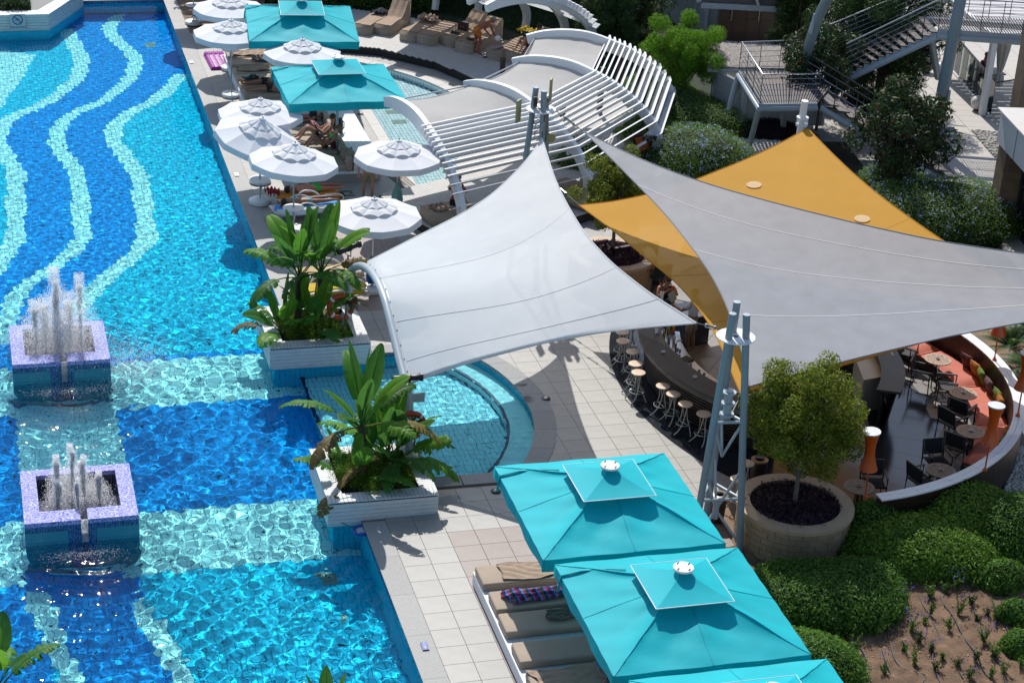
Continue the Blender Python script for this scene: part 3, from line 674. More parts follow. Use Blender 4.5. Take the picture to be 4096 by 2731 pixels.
# ================================================================ PLANTERS IN THE POOL
def slat_planter(x0, y0, x1, y1, lab, name='pool_planter'):
    cx_, cy_ = (x0+x1)/2, (y0+y1)/2; W, D_ = x1-x0, y1-y0; h = .48
    t_ = thing(name, lab, 'planter', (cx_, cy_, 0), 0, 'white slatted planters standing in the pool')
    m = MB(); n = 13; rim = .36
    for j in range(6):
        z = h-.06-(j+.5)*.095
        for sy in (-1, 1): m.box((0, sy*(D_/2-.012), z), (W-.03, .022, .088))
        for sx in (-1, 1): m.box((sx*(W/2-.012), 0, z), (.022, D_-.052, .088))
    o = m.build('side_slats', wood_w, t_); o['kind'] = 'stuff'
    m = MB(); k = int(W/.085); st = W/k
    for i in range(k):
        for sy in (-1, 1): m.box((-W/2+st*(i+.5), sy*(D_/2-rim/2), h-.015), (st-.009, rim, .03))
    k2 = int((D_-2*rim)/.085); st = (D_-2*rim)/k2
    for i in range(k2):
        for sx in (-1, 1): m.box((sx*(W/2-rim/2), -D_/2+rim+st*(i+.5), h-.015), (rim, st-.009, .03))
    o = m.build('rim_slats', wood_w, t_); o['kind'] = 'stuff'
    m = MB(); 
    for sy in (-1, 1): m.box((0, sy*(D_/2-.06), .14), (W-.06, .05, .60))
    for sx in (-1, 1): m.box((sx*(W/2-.06), 0, .14), (.05, D_-.18, .60))
    m.build('frame', dark_metal, t_)
    m = MB(); n = 14; G = [[(-W/2+rim*.8+(W-1.6*rim)*i/n, -D_/2+rim*.8+(D_-1.6*rim)*j/n, h-.14+.04*rnd.random()) for j in range(n+1)] for i in range(n+1)]
    m.grid([r[::-1] for r in G]); m.build('earth', mat('dark_planting_earth', (.035, .028, .02), .95, .3, 8), t_)
    m = MB(); m.box((.05, .05, -.78), (W-.22, D_-.22, 1.30)); wet(m.build('tiled_base', wall_t, t_))
    return t_
PA = (6.93, 36.42, 9.36, 38.86); PB = (6.86, 44.12, 9.40, 46.6)
pl_a = slat_planter(*PA, 'white slatted planter in the pool with the life ring, nearer the lower fountain')
pl_b = slat_planter(*PB, 'white slatted planter in the pool between the white parasols and the sail arch')
tiled_wall((PX, PA[1]+.10), (PA[0]+.13, PA[1]+.10), -1.4, -.1, wall_t)
tiled_wall((PB[2]-.1, PB[1]+.10), (PB[0]+.13, PB[1]+.10), -1.4, -.1, wall_t)
# the larger planter at the far left with its splayed corner
pc = [(-6.5, 73.25), (3.10, 73.39), (4.55, 76.4), (4.55, 78.5), (-6.5, 78.5)]
t_ = thing('corner_planter', 'long slatted planter with grasses at the head of the pool bearing a no diving sign', 'planter', (0, 0, 0), 0)
m = MB()
for j in range(7):
    z = .42-.105*j
    for (a, b_) in ((pc[0], pc[1]), (pc[1], pc[2])): m.beam([(*a, z), (*b_, z)], .03, .094)
m.build('side_slats', wood_w, t_).__setitem__('kind', 'stuff')
m = MB(); m.prism(pc, -1.4, -.30); wet(m.build('tiled_base', wall_t, t_))
m = MB(); m.prism([(p[0]*.999, p[1]+.05) for p in pc], -.28, .40); m.build('core', dark_metal, t_)
m = MB(); m.prism([(-6.5, 73.22), (3.12, 73.36), (4.6, 76.4), (4.1, 76.4), (2.75, 73.9), (-6.5, 73.8)], .455, .49); m.build('rim_boards', wood_w, t_)
m = MB(); P_ = q('Z7', 235, 275, .22); m.box((P_[0], 73.28, P_[2]), (.56, .02, .62)); m.build('sign_plate', mat('grey_sign_plate', (.5, .58, .62), .5), t_)
sg = t_
m = MB()
for k in range(24):
    a, b_ = 2*PI*k/24, 2*PI*(k+1)/24; c_ = (P_[0], 73.265, .32)
    m.add([(c_[0]+.19*math.cos(a), c_[1], c_[2]+.19*math.sin(a)), (c_[0]+.19*math.cos(b_), c_[1], c_[2]+.19*math.sin(b_)), (c_[0]+.155*math.cos(b_), c_[1], c_[2]+.155*math.sin(b_)), (c_[0]+.155*math.cos(a), c_[1], c_[2]+.155*math.sin(a))], [(0, 1, 2, 3)])
m.box((P_[0], 73.262, .32), (.34, .004, .035), 0, Matrix.Rotation(PI/4, 3, 'Y')); m.box((P_[0]-.02, 73.264, .33), (.16, .004, .03), 0, Matrix.Rotation(-.5, 3, 'Y'))
m.build('no_diving_symbol', mat('faded_navy_print', (.03, .05, .14), .6), t_)
text_mesh('NO DIVING', .105, MT['faded_navy_print'], t_, (P_[0], 73.262, 0.03), (PI/2, 0, 0))

# ================================================================ WHITE PARASOLS
par_n = 10
def ring_pts(r, z, n=10, sub=4, sc_=0., ph=0.):
    P = []
    for i in range(n):
        a0, a1 = 2*PI*i/n+ph, 2*PI*(i+1)/n+ph
        for s_ in range(sub):
            t = s_/sub; x = r*((1-t)*math.cos(a0)+t*math.cos(a1)); y = r*((1-t)*math.sin(a0)+t*math.sin(a1))
            w = math.sin(PI*t); P.append((x*(1+.0*w), y, z+sc_*w))
    return P
def add_rings(mb, R):
    n = len(R[0]); V = [p for r in R for p in r]; mb.add(V, [(i*n+k, i*n+(k+1) % n, (i+1)*n+(k+1) % n, (i+1)*n+k) for i in range(len(R)-1) for k in range(n)])
def parasol(r=1.28, drop=.42, zt=2.65, table=True, open_=1.):
    t_ = thing('white_parasol', 'x', 'parasol', (0, 0, 0), 0)
    zb = zt-drop*open_
    m = MB(); rr = np.linspace(r, .50, 5)
    f = lambda x: zb+(zt-.10-zb)*((r-x)/r)**1.05
    add_rings(m, [ring_pts(x, f(x), sc_=-.018*(x/r)) for x in rr]); m.build('canopy', white_f, t_)
    m = MB(); add_rings(m, [ring_pts(r*1.012, zb-.19, sc_=-.004), ring_pts(r*1.008, zb-.09, sc_=-.012), ring_pts(r, zb, sc_=-.018)]); m.build('valance', white_f, t_)
    m = MB(); add_rings(m, [ring_pts(.64, f(.62)+.012, sc_=.06), ring_pts(.50, f(.50)+.035, sc_=.05), ring_pts(.34, f(.34)+.05, sc_=.02)]); m.build('lower_vent', white_f, t_)
    m = MB(); add_rings(m, [ring_pts(.38, f(.38)+.045, sc_=.06), ring_pts(.25, f(.25)+.07, sc_=.035), ring_pts(.07, zt+.01)]); m.lathe([(.09, zt), (.085, zt+.03), (.03, zt+.045), (.02, zt+.08), (1e-6, zt+.1)], n=10); m.build('upper_vent', white_f, t_)
    m = MB(); m.tube([(0, 0, .1), (0, 0, zt)], .024, 8); m.build('pole', steel, t_)
    m = MB()
    for i in range(10):
        a = 2*PI*i/10; m.tube([(.03*math.cos(a), .03*math.sin(a), zt-.16), (r*.97*math.cos(a), r*.97*math.sin(a), zb-.05)], .009, 4)
        m.tube([(.03*math.cos(a), .03*math.sin(a), zt-.55), (r*.5*math.cos(a), r*.5*math.sin(a), f(r*.5)-.03)], .007, 4)
    m.build('ribs', steel, t_).__setitem__('kind', 'stuff')
    m = MB(); m.lathe([(.05, .17), (.12, .16), (.30, .13), (.33, .11), (.33, .02), (.30, 0)][::-1], n=20); m.box((.1, -.1, .165), (.07, .05, .05)); m.build('base', plastic_w, t_, auto=40)
    if table:
        m = MB(); m.lathe([(.05, .66), (.06, .70), (.30, .72), (.31, .735), (.30, .745), (.04, .745)], n=22); m.build('tray_table', plastic_w, t_, auto=40)
    return t_
PARS = [('N', 470, -30, 2.65, 'white parasol at the far end cut by the top of the photo', 0, 0, 1.0, 1),
        ('N', 480, 178, 2.65, 'white parasol whose pole stands beside the purple air mattress', 0, 0, 1.0, 0),
        ('N', 1090, 342, 2.65, 'white parasol squeezed between the two far turquoise umbrellas', 0, 0, 1.0, 0),
        ('N', 730, 850, 2.65, 'white parasol with a knob on top and drooping open flaps', 0, 0, 1.0, 0),
        ('N', 728, 1012, 2.65, 'steeply tilted white parasol with gaping vents, leaning toward the pool', -.16, .20, 1.45, 1),
        ('N', 1020, 1235, 2.65, 'white parasol over the sunbathers on loungers with a tray table', 0, .07, 1.15, 1),
        ('N', 1915, 1208, 2.65, 'white parasol beside the end of the slatted pergola with a green towel on its pole', 0, 0, 1.0, 0),
        ('K', 1450, 1002, 2.65, 'white parasol nearest the sail, behind the banana plants', 0, 0, 1.0, 0)]
cache = {}
par_pos = []
for i, (k, x, y, z, lab, tx_, ty_, op, tb) in enumerate(PARS):
    P_ = q(k, x, y, z); key = (op, tb)
    if key not in cache: cache[key] = parasol(drop=.42, open_=op, table=bool(tb)); o = cache[key]; o['label'] = lab; o['group'] = 'white parasols along the pool'
    else: o = copy_thing(cache[key], (0, 0, 0), 0, lab, 'white parasols along the pool')
    o.location = (P_[0], P_[1], 0); o.rotation_euler = (0, 0, .31*i); par_pos.append(P_)
    if tx_ or ty_:
        for ch in o.children:
            if ch.name.split('.')[0] in ('canopy', 'valance', 'lower_vent', 'upper_vent', 'ribs'):
                Rm = Matrix.Rotation(-.31*i, 3, 'Z') @ Matrix.Rotation(ty_, 3, 'Y') @ Matrix.Rotation(-tx_, 3, 'X') @ Matrix.Rotation(.31*i, 3, 'Z')
                piv = Vector((0, 0, 2.35)); ch.rotation_mode = 'QUATERNION'; ch.rotation_quaternion = Rm.to_quaternion(); ch.location = piv-Rm @ piv
P_ = q('N', 160, 205); o = copy_thing(cache[(1.0, 1)], (P_[0], P_[1], 0), .2, 'white parasol pole with round tray and base at the far pool corner', 'white parasols along the pool')

# ================================================================ TURQUOISE UMBRELLAS
def square_rings(mb, L, f):
    pass
def turq_umbrella(s=3.62, z0=2.58, z1=3.22, cap=.73, wr=1):
    t_ = thing('square_umbrella', 'x', 'umbrella', (0, 0, 0), 0); h = s/2; r_ = random.Random(wr)
    n = 28; m = MB(); ph = r_.random()*6
    def H(x, y):
        d = max(abs(x), abs(y))/h; a = math.atan2(y, x); e = min(abs(x), abs(y))/max(abs(x), abs(y), 1e-6)
        sag = -.055*math.sin(PI*min(1, d))*(1-abs(2*e-1))*.9-.03*math.sin(PI*d)
        w = .020*math.sin(a*9+ph+3*d)*math.sin(PI*min(d, 1))*math.exp(-((d-.55)/.22)**2)+.008*math.sin(x*5+y*11+ph)+.03*math.exp(-((1-e)/.06)**2)*math.sin(PI*min(d, 1))**.5*math.sin(PI*min(d, 1))
        return z0+(z1-z0)*(1-d)+sag+w
    def sq(hh, k_=n):
        S_ = [(-hh+2*hh*i/k_, -hh) for i in range(k_)]+[(hh, -hh+2*hh*i/k_) for i in range(k_)]+[(hh-2*hh*i/k_, hh) for i in range(k_)]+[(-hh, hh-2*hh*i/k_) for i in range(k_)]; return S_
    RG = [[(x, y, H(x, y)) for x, y in sq(h*lv)] for lv in np.linspace(1, .04, 18)]
    add_rings(m, RG); m.build('canopy', turq, t_, auto=24)
    m = MB(); per = RG[0]
    N_ = len(per); R_ = []
    for lv in (0, .5, 1): R_.append([(p[0]*(1+.012*lv*math.sin(k*.55+ph)), p[1]*(1+.012*lv*math.sin(k*.47+ph)), p[2]-.25*lv) for k, p in enumerate(per)])
    V = [p for r in R_ for p in r]; m.add(V, [(i*N_+(k+1) % N_, i*N_+k, (i+1)*N_+k, (i+1)*N_+(k+1) % N_) for i in range(2) for k in range(N_)]); m.build('valance', turq, t_, smooth=True)
    for k in range(8):
        a = k*PI/4; e = h if k % 2 == 0 else h*math.sqrt(2); L_ = [(e*u*math.cos(a), e*u*math.sin(a), H(e*u*math.cos(a), e*u*math.sin(a))+.006) for u in np.linspace(.05, .995, 14)]; m = MB(); m.beam(L_, .022, .004); m.build('seam', turq, t_)
    zc0, zc1 = 3.11, 3.39; n2 = 10; m = MB()
    add_rings(m, [[(x, y, zc0+(zc1-zc0)*(1-lv)-.03*math.sin(PI*lv)*(1-.9*abs(abs(x)-abs(y))/max(1e-6, cap*lv)*0)) for x, y in sq(cap*lv, 10)] for lv in np.linspace(1, .05, 8)]); cp_ = m.build('vent_cap', turq, t_, auto=14)
    m = MB(); m.tube([(-cap, -cap, zc0), (cap, -cap, zc0), (cap, cap, zc0), (-cap, cap, zc0), (-cap, -cap, zc0)], .009, 6); m.build('piping', white, cp_)
    m = MB(); m.lathe([(.19, 0), (.19, .03), (.18, .04), (1e-6, .045)], (0, 0, zc1+.02), 24)
    m.lathe([(.03, -.08), (.03, .03)], (0, 0, zc1), 8); dsk = m.build('top_disc', white, t_, auto=40)
    m = MB()
    for a in range(4):
        for d in (-.02, .02): an = a*PI/2+.5; m.box((.14*math.cos(an)+d*.7, .14*math.sin(an)+d*.7, zc1+.066), (.018, .018, .025), an)
    m.build('bolts', dark_metal, dsk)
    m = MB(); m.tube([(0, 0, .1), (0, 0, zc1)], .045, 10); m.build('mast', lightsteel, t_)
    m = MB(); m.box((0, 0, .05), (.8, .8, .1)); m.build('foot', white, t_)
    for k in range(8):
        a = k*PI/4; e = h if k % 2 == 0 else h*math.sqrt(2); m = MB(); m.tube([(.05*math.cos(a), .05*math.sin(a), z1-.09), (e*.99*math.cos(a), e*.99*math.sin(a), z0-.05)], .014, 5); m.build('rib', lightsteel, t_)
    # the tie strap folded over one corner
    m = MB(); pts = [(-h*.38, h*.58), (-h*.55, h*.66), (-h*.80, h*.72), (-h*1.0, h*.76)]
    L_ = [(x, y, H(x, y)+.035) for x, y in pts]+[(-h*1.012, h*.76, z0-.10), (-h*1.015, h*.77, z0-.33)]
    m.beam(L_, .06, .02); m.build('tie_strap', turq, t_)
    return t_
UM = [((9.76+13.5)/2-.02, (30.13+33.8)/2, 0, 0, 'nearer complete turquoise umbrella whose corner meets the steel mast'),
      (11.78, 28.17, 0, 0, 'turquoise umbrella over the striped towel mattress'),
      (12.0, 24.4, 0, 0, 'turquoise umbrella at the bottom edge, only its far rim showing'),
      (11.10, 58.15, .0, .0, 'turquoise umbrella over the reading couple beside the plunge pool'),
      (11.05, 64.75, -.10, .05, 'rearmost turquoise umbrella with wrinkled canopy beside the hedge')]
u0 = None
for i, (x, y, rz, tl, lab) in enumerate(UM):
    if i in (0, 3): u0 = turq_umbrella(wr=i+1); o = u0; o['label'] = lab; o['group'] = 'square turquoise umbrellas'
    else: o = copy_thing(u0, (0, 0, 0), 0, lab, 'square turquoise umbrellas')
    o.location = (x, y, 0); o.rotation_euler = (tl, 0, rz)
# ================================================================ MASTS
def mast(cx_, cy_, lab, rot, rb=.62, top=5.55, ringz=4.98, cols=(galv, galv), n=3, tops=(0, .12, -.02)):
    t_ = thing('sail_mast', lab, 'mast', (cx_, cy_, 0), 0, 'steel tripod masts holding the sails')
    for k in range(n):
        a = rot+k*2*PI/3; tp = top+tops[k]; tr = .17
        m = MB(); m.tube([(rb*math.cos(a), rb*math.sin(a), 0), (tr*math.cos(a), tr*math.sin(a), tp)], .078, 14); m.build('tube', galv, t_, auto=40)
        m = MB(); m.lathe([(.0785, 0), (.078, .012), (1e-6, .014)], (tr*math.cos(a), tr*math.sin(a), tp), 14); m.build('end_cap', lightsteel, t_)
    m = MB(); m.lathe([(.06, -.012), (.40, -.012), (.40, .012), (.06, .012), (.06, -.012)], (0, 0, ringz), 28); pl = m.build('ring_plate', white, t_, auto=40)
    m = MB()
    for k in range(26): m.lathe([(.014, .0), (1e-6, .001)], (.36*math.cos(k*2*PI/26), .36*math.sin(k*2*PI/26), ringz+.013), 8)
    m.build('bolt_holes', dark_metal, pl).__setitem__('kind', 'stuff')
    def at(k, z): a = rot+k*2*PI/3; u = z/top; r_ = rb*(1-u)+.17*u; return (r_*math.cos(a), r_*math.sin(a), z)
    for z in (3.1, 1.3):
        for k in range(3):
            if k < n and (k+1) % 3 < n:
                m = MB(); m.tube([at(k, z), at((k+1) % 3, z)], .035, 8); m.build('cross_bar', lightsteel, t_)
    for k in range(3):
        m = MB(); m.tube([(0, 0, 2.2), at(k, 3.1)], .03, 8); m.tube([(0, 0, .9), at(k, 2.0)], .03, 8); m.tube([(0, 0, .9), at(k, .2)], .03, 8); m.build('brace', lightsteel, t_)
    m = MB(); m.lathe([(.07, .7), (.07, 1.15)], (0, 0, 0), 10); m.build('lower_hub', lightsteel, t_, auto=40); m = MB(); m.lathe([(.09, 3.05), (.09, 3.75)], (0, 0, 0), 12)
    for z in (3.2, 3.45, 3.7): m.lathe([(.09, z-.02), (.15, z-.02), (.15, z+.02), (.09, z+.02)], (0, 0, 0), 16)
    m.build('hub', lightsteel, t_, auto=40)
    return t_
NM = (14.85, 34.1); FM = (14.72, 48.35)
mast(*NM, 'tripod mast of blue-grey tubes between the turquoise umbrellas and the bar stools', math.radians(205), tops=(-.02, -.05, .12))
fm = mast(*FM, 'farther tripod mast with yellow-green aerial panels, behind the white sail', math.radians(150), tops=(0, -.02, -.3))
olive = mat('pale_olive_panel', (.36, .36, .17), .6)
for x, y, z, rz, w_, h_ in ((-.62, .0, 4.95, .9, .26, .62), (.25, .05, 5.5, 1.15, .27, .62)):
    m = MB(); m.box((x, y, z), (w_, .05, h_), rz); m.build('aerial_panel', olive, fm)
m = MB(); m.box((-.22, -.15, 5.25), (.1, .1, .26)); m.box((.0, -.15, 5.2), (.1, .1, .24)); m.build('speaker_box', dark_metal, fm)
m = MB(); m.lathe([(1e-6, -.02), (.13, -.02), (.13, .02), (1e-6, .02)], (.3, -.1, 4.2), 16, Matrix.Rotation(PI/2, 3, 'X')); m.build('round_disc', olive, fm)
m = MB()
for k in range(7):
    r_ = random.Random(k); p = [(r_.uniform(-.3, .3), r_.uniform(-.25, 0), 5.3-.25*j+.1*r_.random()) for j in range(6)]; m.tube(p, .008, 4)
m.build('cabling', black, fm)

# ================================================================ SAILS
sail_w = cloth_mat('white_shade_mesh', (.92, .94, .95), .36, .08)
sail_g = cloth_mat('grey_shade_mesh', (.41, .43, .465), .30, .06, var=.07, scale=2.0)
seam_m = mat('stitched_seam', (.80, .80, .80), .8, trans=.3)
sail_y = cloth_mat('yellow_shade_mesh', (.72, .36, .02), .34, .06, tcol=(.70, .33, .02))
def edge3(k, L, z0, z1, n=24):
    """a sail edge: pixels of the sight line, heights along it"""
    P = np.array([(ZS[k][0]+x/ZS[k][2], ZS[k][1]+y/ZS[k][2]) for x, y in L]); s = np.r_[0, np.cumsum(np.hypot(*np.diff(P, axis=0).T))]; s /= s[-1]
    t = np.linspace(0, 1, n); xs, ys = np.interp(t, s, P[:, 0]), np.interp(t, s, P[:, 1]); zs = z0+(z1-z0)*t if not callable(z0) else [z0(a) for a in t]
    return [g(a, b_, c_) for a, b_, c_ in zip(xs, ys, zs)]
def smooth_edge(E, it=3):
    E = [np.array(p) for p in E]
    for _ in range(it): E = [E[0]]+[(E[i-1]+2*E[i]+E[i+1])/4 for i in range(1, len(E)-1)]+[E[-1]]
    return E
def coons(c0, c1, d0, d1):
    """c0,c1 run along u at v=0,1; d0,d1 along v at u=0,1"""
    n, m_ = len(c0), len(d0); G = []
    for j in range(m_):
        v = j/(m_-1); row = []
        for i in range(n):
            u = i/(n-1)
            p = (1-v)*c0[i]+v*c1[i]+(1-u)*d0[j]+u*d1[j]-((1-u)*(1-v)*c0[0]+u*(1-v)*c0[-1]+(1-u)*v*c1[0]+u*v*c1[-1])
            row.append(p)
        G.append(row)
    return G
def sail(lab, G, m_, seams=(), hem=True):
    t_ = thing('shade_sail', lab, 'shade sail', (0, 0, 0), 0, 'shade sails over the bar terrace')
    m = MB(); m.grid(G); o = m.build('cloth', m_, t_, smooth=True)
    per = [('v', 0), ('v', len(G)-1), ('u', 0), ('u', len(G[0])-1)]
    for a, k in per:
        L_ = G[k] if a == 'v' else [r[k] for r in G]
        if sum(np.linalg.norm(L_[i+1]-L_[i]) for i in range(len(L_)-1)) < .5: continue
        m = MB(); m.tube(L_, .018, 5); m.build('hem', m_, t_)
    for s_ in seams:
        L_ = [p+np.array([0, 0, .004]) for p in (G[int(s_[1]*(len(G)-1))] if s_[0] == 'v' else [r[int(s_[1]*(len(G[0])-1))] for r in G])]
        m = MB(); m.beam(L_, .028, .002); m.build('seam', seam_m if m_ is not sail_y else m_, t_)
    return t_
# arch pipe standing between the two pool planters, in the plane x = 9.1
def xplane(k, x, y, X=9.1):
    o = ZS[k]; d = ray(o[0]+x/o[2], o[1]+y/o[2]); t = X/d[0]; return np.array([0, 0, cH])+d*t
AP = [(800, 760), (800, 690), (799, 650), (803, 630), (815, 614), (832, 611), (850, 622), (866, 645), (881, 680), (892, 720), (903, 765), (914, 810), (924, 850), (933, 885), (938, 905), (942, 960)]
arch = [xplane('D', *p) for p in AP]; arch[0][2] = .3; arch[-1][2] = .3
def catmull(P, k=5):
    P = [np.array(p) for p in P]; Q_ = [2*P[0]-P[1]]+P+[2*P[-1]-P[-2]]; out = []
    for i in range(1, len(Q_)-2):
        for s_ in range(k):
            t = s_/k; out.append(.5*((2*Q_[i])+(-Q_[i-1]+Q_[i+1])*t+(2*Q_[i-1]-5*Q_[i]+4*Q_[i+1]-Q_[i+2])*t*t+(-Q_[i-1]+3*Q_[i]-3*Q_[i+1]+Q_[i+2])*t**3))
    return out+[P[-1]]
arc = catmull(arch, 4)
t_ = thing('sail_arch', 'bent grey pipe arch holding the long side of the white sail', 'arch')
m = MB(); m.tube(arc, .095, 14); m.build('pipe', lightsteel, t_, auto=50)
m = MB(); m.beam([p+np.array([.09, 0, .035]) for p in arc[20:-6]], .03, .05); rail = m.build('keder_rail', lightsteel, t_)
for p in arc[22:-6:3]: m = MB(); m.lathe([(.012, .0), (.012, .02)], tuple(p+np.array([.09, 0, .06])), 6); m.build('rivet', dark_metal, rail)
m = MB(); e = arch[-2]; m.box((e[0]+.2, e[1], e[2]-.1), (.35, .03, .22)); m.build('end_bracket', lightsteel, t_)
A0, A1 = arc[5*4], None
up = smooth_edge(catmull([xplane('D', *p) for p in AP[5:14]], 3), 2); up = [p+np.array([.12, 0, .03]) for p in up]
F1 = g(2168, 553, 4.4); N1 = g(2787, 1292, 4.7)
def along(P, n):
    P = np.array(P); s = np.r_[0, np.cumsum(np.linalg.norm(np.diff(P, axis=0), axis=1))]; s /= s[-1]; t = np.linspace(0, 1, n)
    return [np.array([np.interp(a, s, P[:, k]) for k in range(3)]) for a in t]
zA0, zA1 = up[0][2], up[-1][2]
eTop = smooth_edge(edge3('D', [(832, 607), (950, 547), (1060, 492), (1130, 447), (1195, 385), (1228, 345), (1245, 318)], zA0, 4.4, 34)); eTop[0] = up[0]; eTop[-1] = F1
eR = smooth_edge(edge3('D', [(1245, 318), (1275, 415), (1305, 475), (1345, 540), (1405, 605), (1490, 672), (1600, 742)], 4.4, 4.7, 34)); eR[0] = F1
eB = smooth_edge(edge3('D', [(975, 865), (1050, 838), (1130, 815), (1250, 787), (1370, 765), (1480, 752), (1600, 742)], zA1+.1, 4.7, 34)); eB[-1] = eR[-1]
sideA = along([up[0]]+up[1:]+[eB[0]], 34)
G_ = coons(eTop, eB, sideA, eR)
for j in range(34):
    for i in range(34):
        u, v = i/33, j/33; G_[j][i] = G_[j][i]+np.array([0, 0, -.20*math.sin(PI*u)*math.sin(PI*v)+.012*math.sin(34*v+7*u)*u*u*(1-u)*3+.010*math.sin(30*v)*max(0, .25-u)*4*u*4])
sail('white triangular sail stretched from the bent pipe arch across the walkway', G_, sail_w, [('v', .33), ('v', .62), ('v', .84)])
# grey sail
B3 = g(3000, 1541, 3.75)
gT = smooth_edge(edge3('D', [(1340, 302), (1440, 352), (1530, 390), (1640, 428), (1800, 472), (1970, 514), (2150, 553), (2352, 583), (2620, 612)], 4.85, 4.4, 40))
gL = smooth_edge(edge3('D', [(1340, 302), (1415, 375), (1480, 440), (1545, 512), (1600, 580), (1645, 650), (1680, 725), (1703, 800), (1716, 850), (1722, 887)], 4.85, 3.75, 30))
gB = smooth_edge(edge3('D', [(1722, 887), (1850, 852), (2000, 814), (2180, 772), (2352, 740), (2640, 705)], 3.75, 4.1, 40))
gR = along([gT[-1], gB[-1]], 30)
gT[0] = gL[0]; gB[0] = gL[-1]
G_ = coons(gT, gB, gL, gR)
for j in range(30):
    for i in range(40): u, v = i/39, j/29; G_[j][i] = G_[j][i]+np.array([0, 0, -.12*math.sin(PI*u)*math.sin(PI*v)+.012*math.sin(22*v)*math.exp(-u*5)*math.sin(PI*v)])
sail('large grey sail running off the right side of the photo', G_, sail_g, [('v', .25), ('v', .52), ('v', .78)])
# yellow sail
YT = g(3213, 514, 4.0); YL = g(2316, 822, 3.0)
yTL = smooth_edge(edge3('D', [(1330, 471), (1400, 464), (1480, 447), (1560, 424), (1620, 399), (1700, 366), (1775, 330), (1822, 303), (1838, 294)], 3.0, 4.0, 30))
yTR = smooth_edge(edge3('D', [(1855, 295), (1900, 342), (1960, 400), (2030, 458), (2100, 508), (2165, 553), (2290, 630), (2420, 700)], 4.0, 3.4, 30))
yBL = smooth_edge(edge3('D', [(1330, 471), (1410, 530), (1480, 590), (1545, 640), (1600, 700), (1640, 760), (1668, 820), (1690, 880), (1703, 905)], 3.0, 3.3, 30))
yBR = along([yBL[-1], yTR[-1]], 30)
G_ = coons(yTL, [yBL[-1]+(yTR[-1]-yBL[-1])*t for t in np.linspace(0, 1, 30)], yBL, yTR)
for j in range(30):
    for i in range(30): u, v = i/29, j/29; G_[j][i] = G_[j][i]+np.array([0, 0, -.12*math.sin(PI*u)*math.sin(PI*v)-.03*math.sin(3*u+1)*0])
ys = sail('yellow sail under the grey sail, tied to a short white post', G_, sail_y, [('v', .45), ('v', .7)])
pale = cloth_mat('pale_light_spot', (.95, .72, .42), .4, .05)  # pale discs painted in for spots of lamp light on the yellow cloth
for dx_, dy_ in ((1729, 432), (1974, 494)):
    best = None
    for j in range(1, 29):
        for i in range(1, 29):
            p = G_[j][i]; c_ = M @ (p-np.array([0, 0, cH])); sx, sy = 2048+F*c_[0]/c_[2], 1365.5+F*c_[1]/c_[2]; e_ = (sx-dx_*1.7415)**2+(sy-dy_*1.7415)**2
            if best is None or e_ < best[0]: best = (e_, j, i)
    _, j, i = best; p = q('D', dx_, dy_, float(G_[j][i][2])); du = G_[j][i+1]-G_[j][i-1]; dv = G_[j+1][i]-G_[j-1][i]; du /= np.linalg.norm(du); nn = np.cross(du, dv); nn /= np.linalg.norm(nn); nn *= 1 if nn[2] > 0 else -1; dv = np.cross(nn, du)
    mb = MB(); mb.add([tuple(G_[j][i]+(p-G_[j][i])*0+nn*.03+(du*math.cos(a)+dv*math.sin(a))*.20) for a in np.linspace(0, 2*PI, 25)[:-1]], [tuple(range(24))]); mb.build('painted_light_spot', pale, ys)
def cable(name, lab, P0, P1, turn=True, rr=.012):
    t_ = thing(name, lab, 'cable', (0, 0, 0)); P0, P1 = np.array(P0), np.array(P1); m = MB(); m.tube([P0, P1], rr, 6); m.build('wire', dark_metal, t_)
    a, b_ = P0+(P1-P0)*.35, P0+(P1-P0)*.65
    if turn:
        off = np.array([0, 0, .03]); m = MB(); m.tube([a+off, b_+off], .011, 5); m.tube([a-off, b_-off], .011, 5); m.box(tuple(a), (.05, .05, .08)); m.box(tuple(b_), (.05, .05, .08)); m.build('turnbuckle', steel, t_)
    return t_
cable('stay_cable', 'short stay from the far mast down to the tip of the white sail', (FM[0], FM[1]-.38, 4.95), F1)
cable('stay_cable', 'turnbuckle stay from the white sail corner to the nearer mast', N1, (NM[0]-.1, NM[1]+.38, 4.95))
cable('stay_cable', 'long turnbuckle stay from the far mast to the grey sail', (FM[0]+.36, FM[1]-.15, 4.98), gT[0])
cable('stay_cable', 'chain stay joining the grey sail corner to the nearer mast', gL[-1], (NM[0]+.15, NM[1], 3.45), False, .02)
cable('stay_cable', 'stay joining the yellow sail corner to the nearer mast hub', yBL[-1], (NM[0]+.12, NM[1]+.02, 3.2), False, .02)
cable('stay_cable', 'stay from the yellow sail corner behind the round tree', yTL[0], (FM[0]+.1, FM[1]-.2, 3.2))
# the short white post of the yellow sail
P_ = (yTL[-1]+yTR[0])/2
t_ = thing('sail_post', 'short white post carrying the top corner of the yellow sail', 'post', (P_[0], P_[1]+.15, 0))
m = MB(); m.tube([(0, .35, 0), (0, 0, 4.75)], .10, 16); m.build('tube', white, t_, auto=40)
m = MB()
for z in (4.05, 4.25): m.lathe([(.1, z-.02), (.17, z-.02), (.17, z+.02), (.1, z+.02)], (0, .02, 0), 16)
for k in range(6): m.tube([(.15*math.cos(k), .15*math.sin(k), 4.28), (.16*math.cos(k), .16*math.sin(k), 4.0)], .018, 5)
m.build('shackles', white, t_)
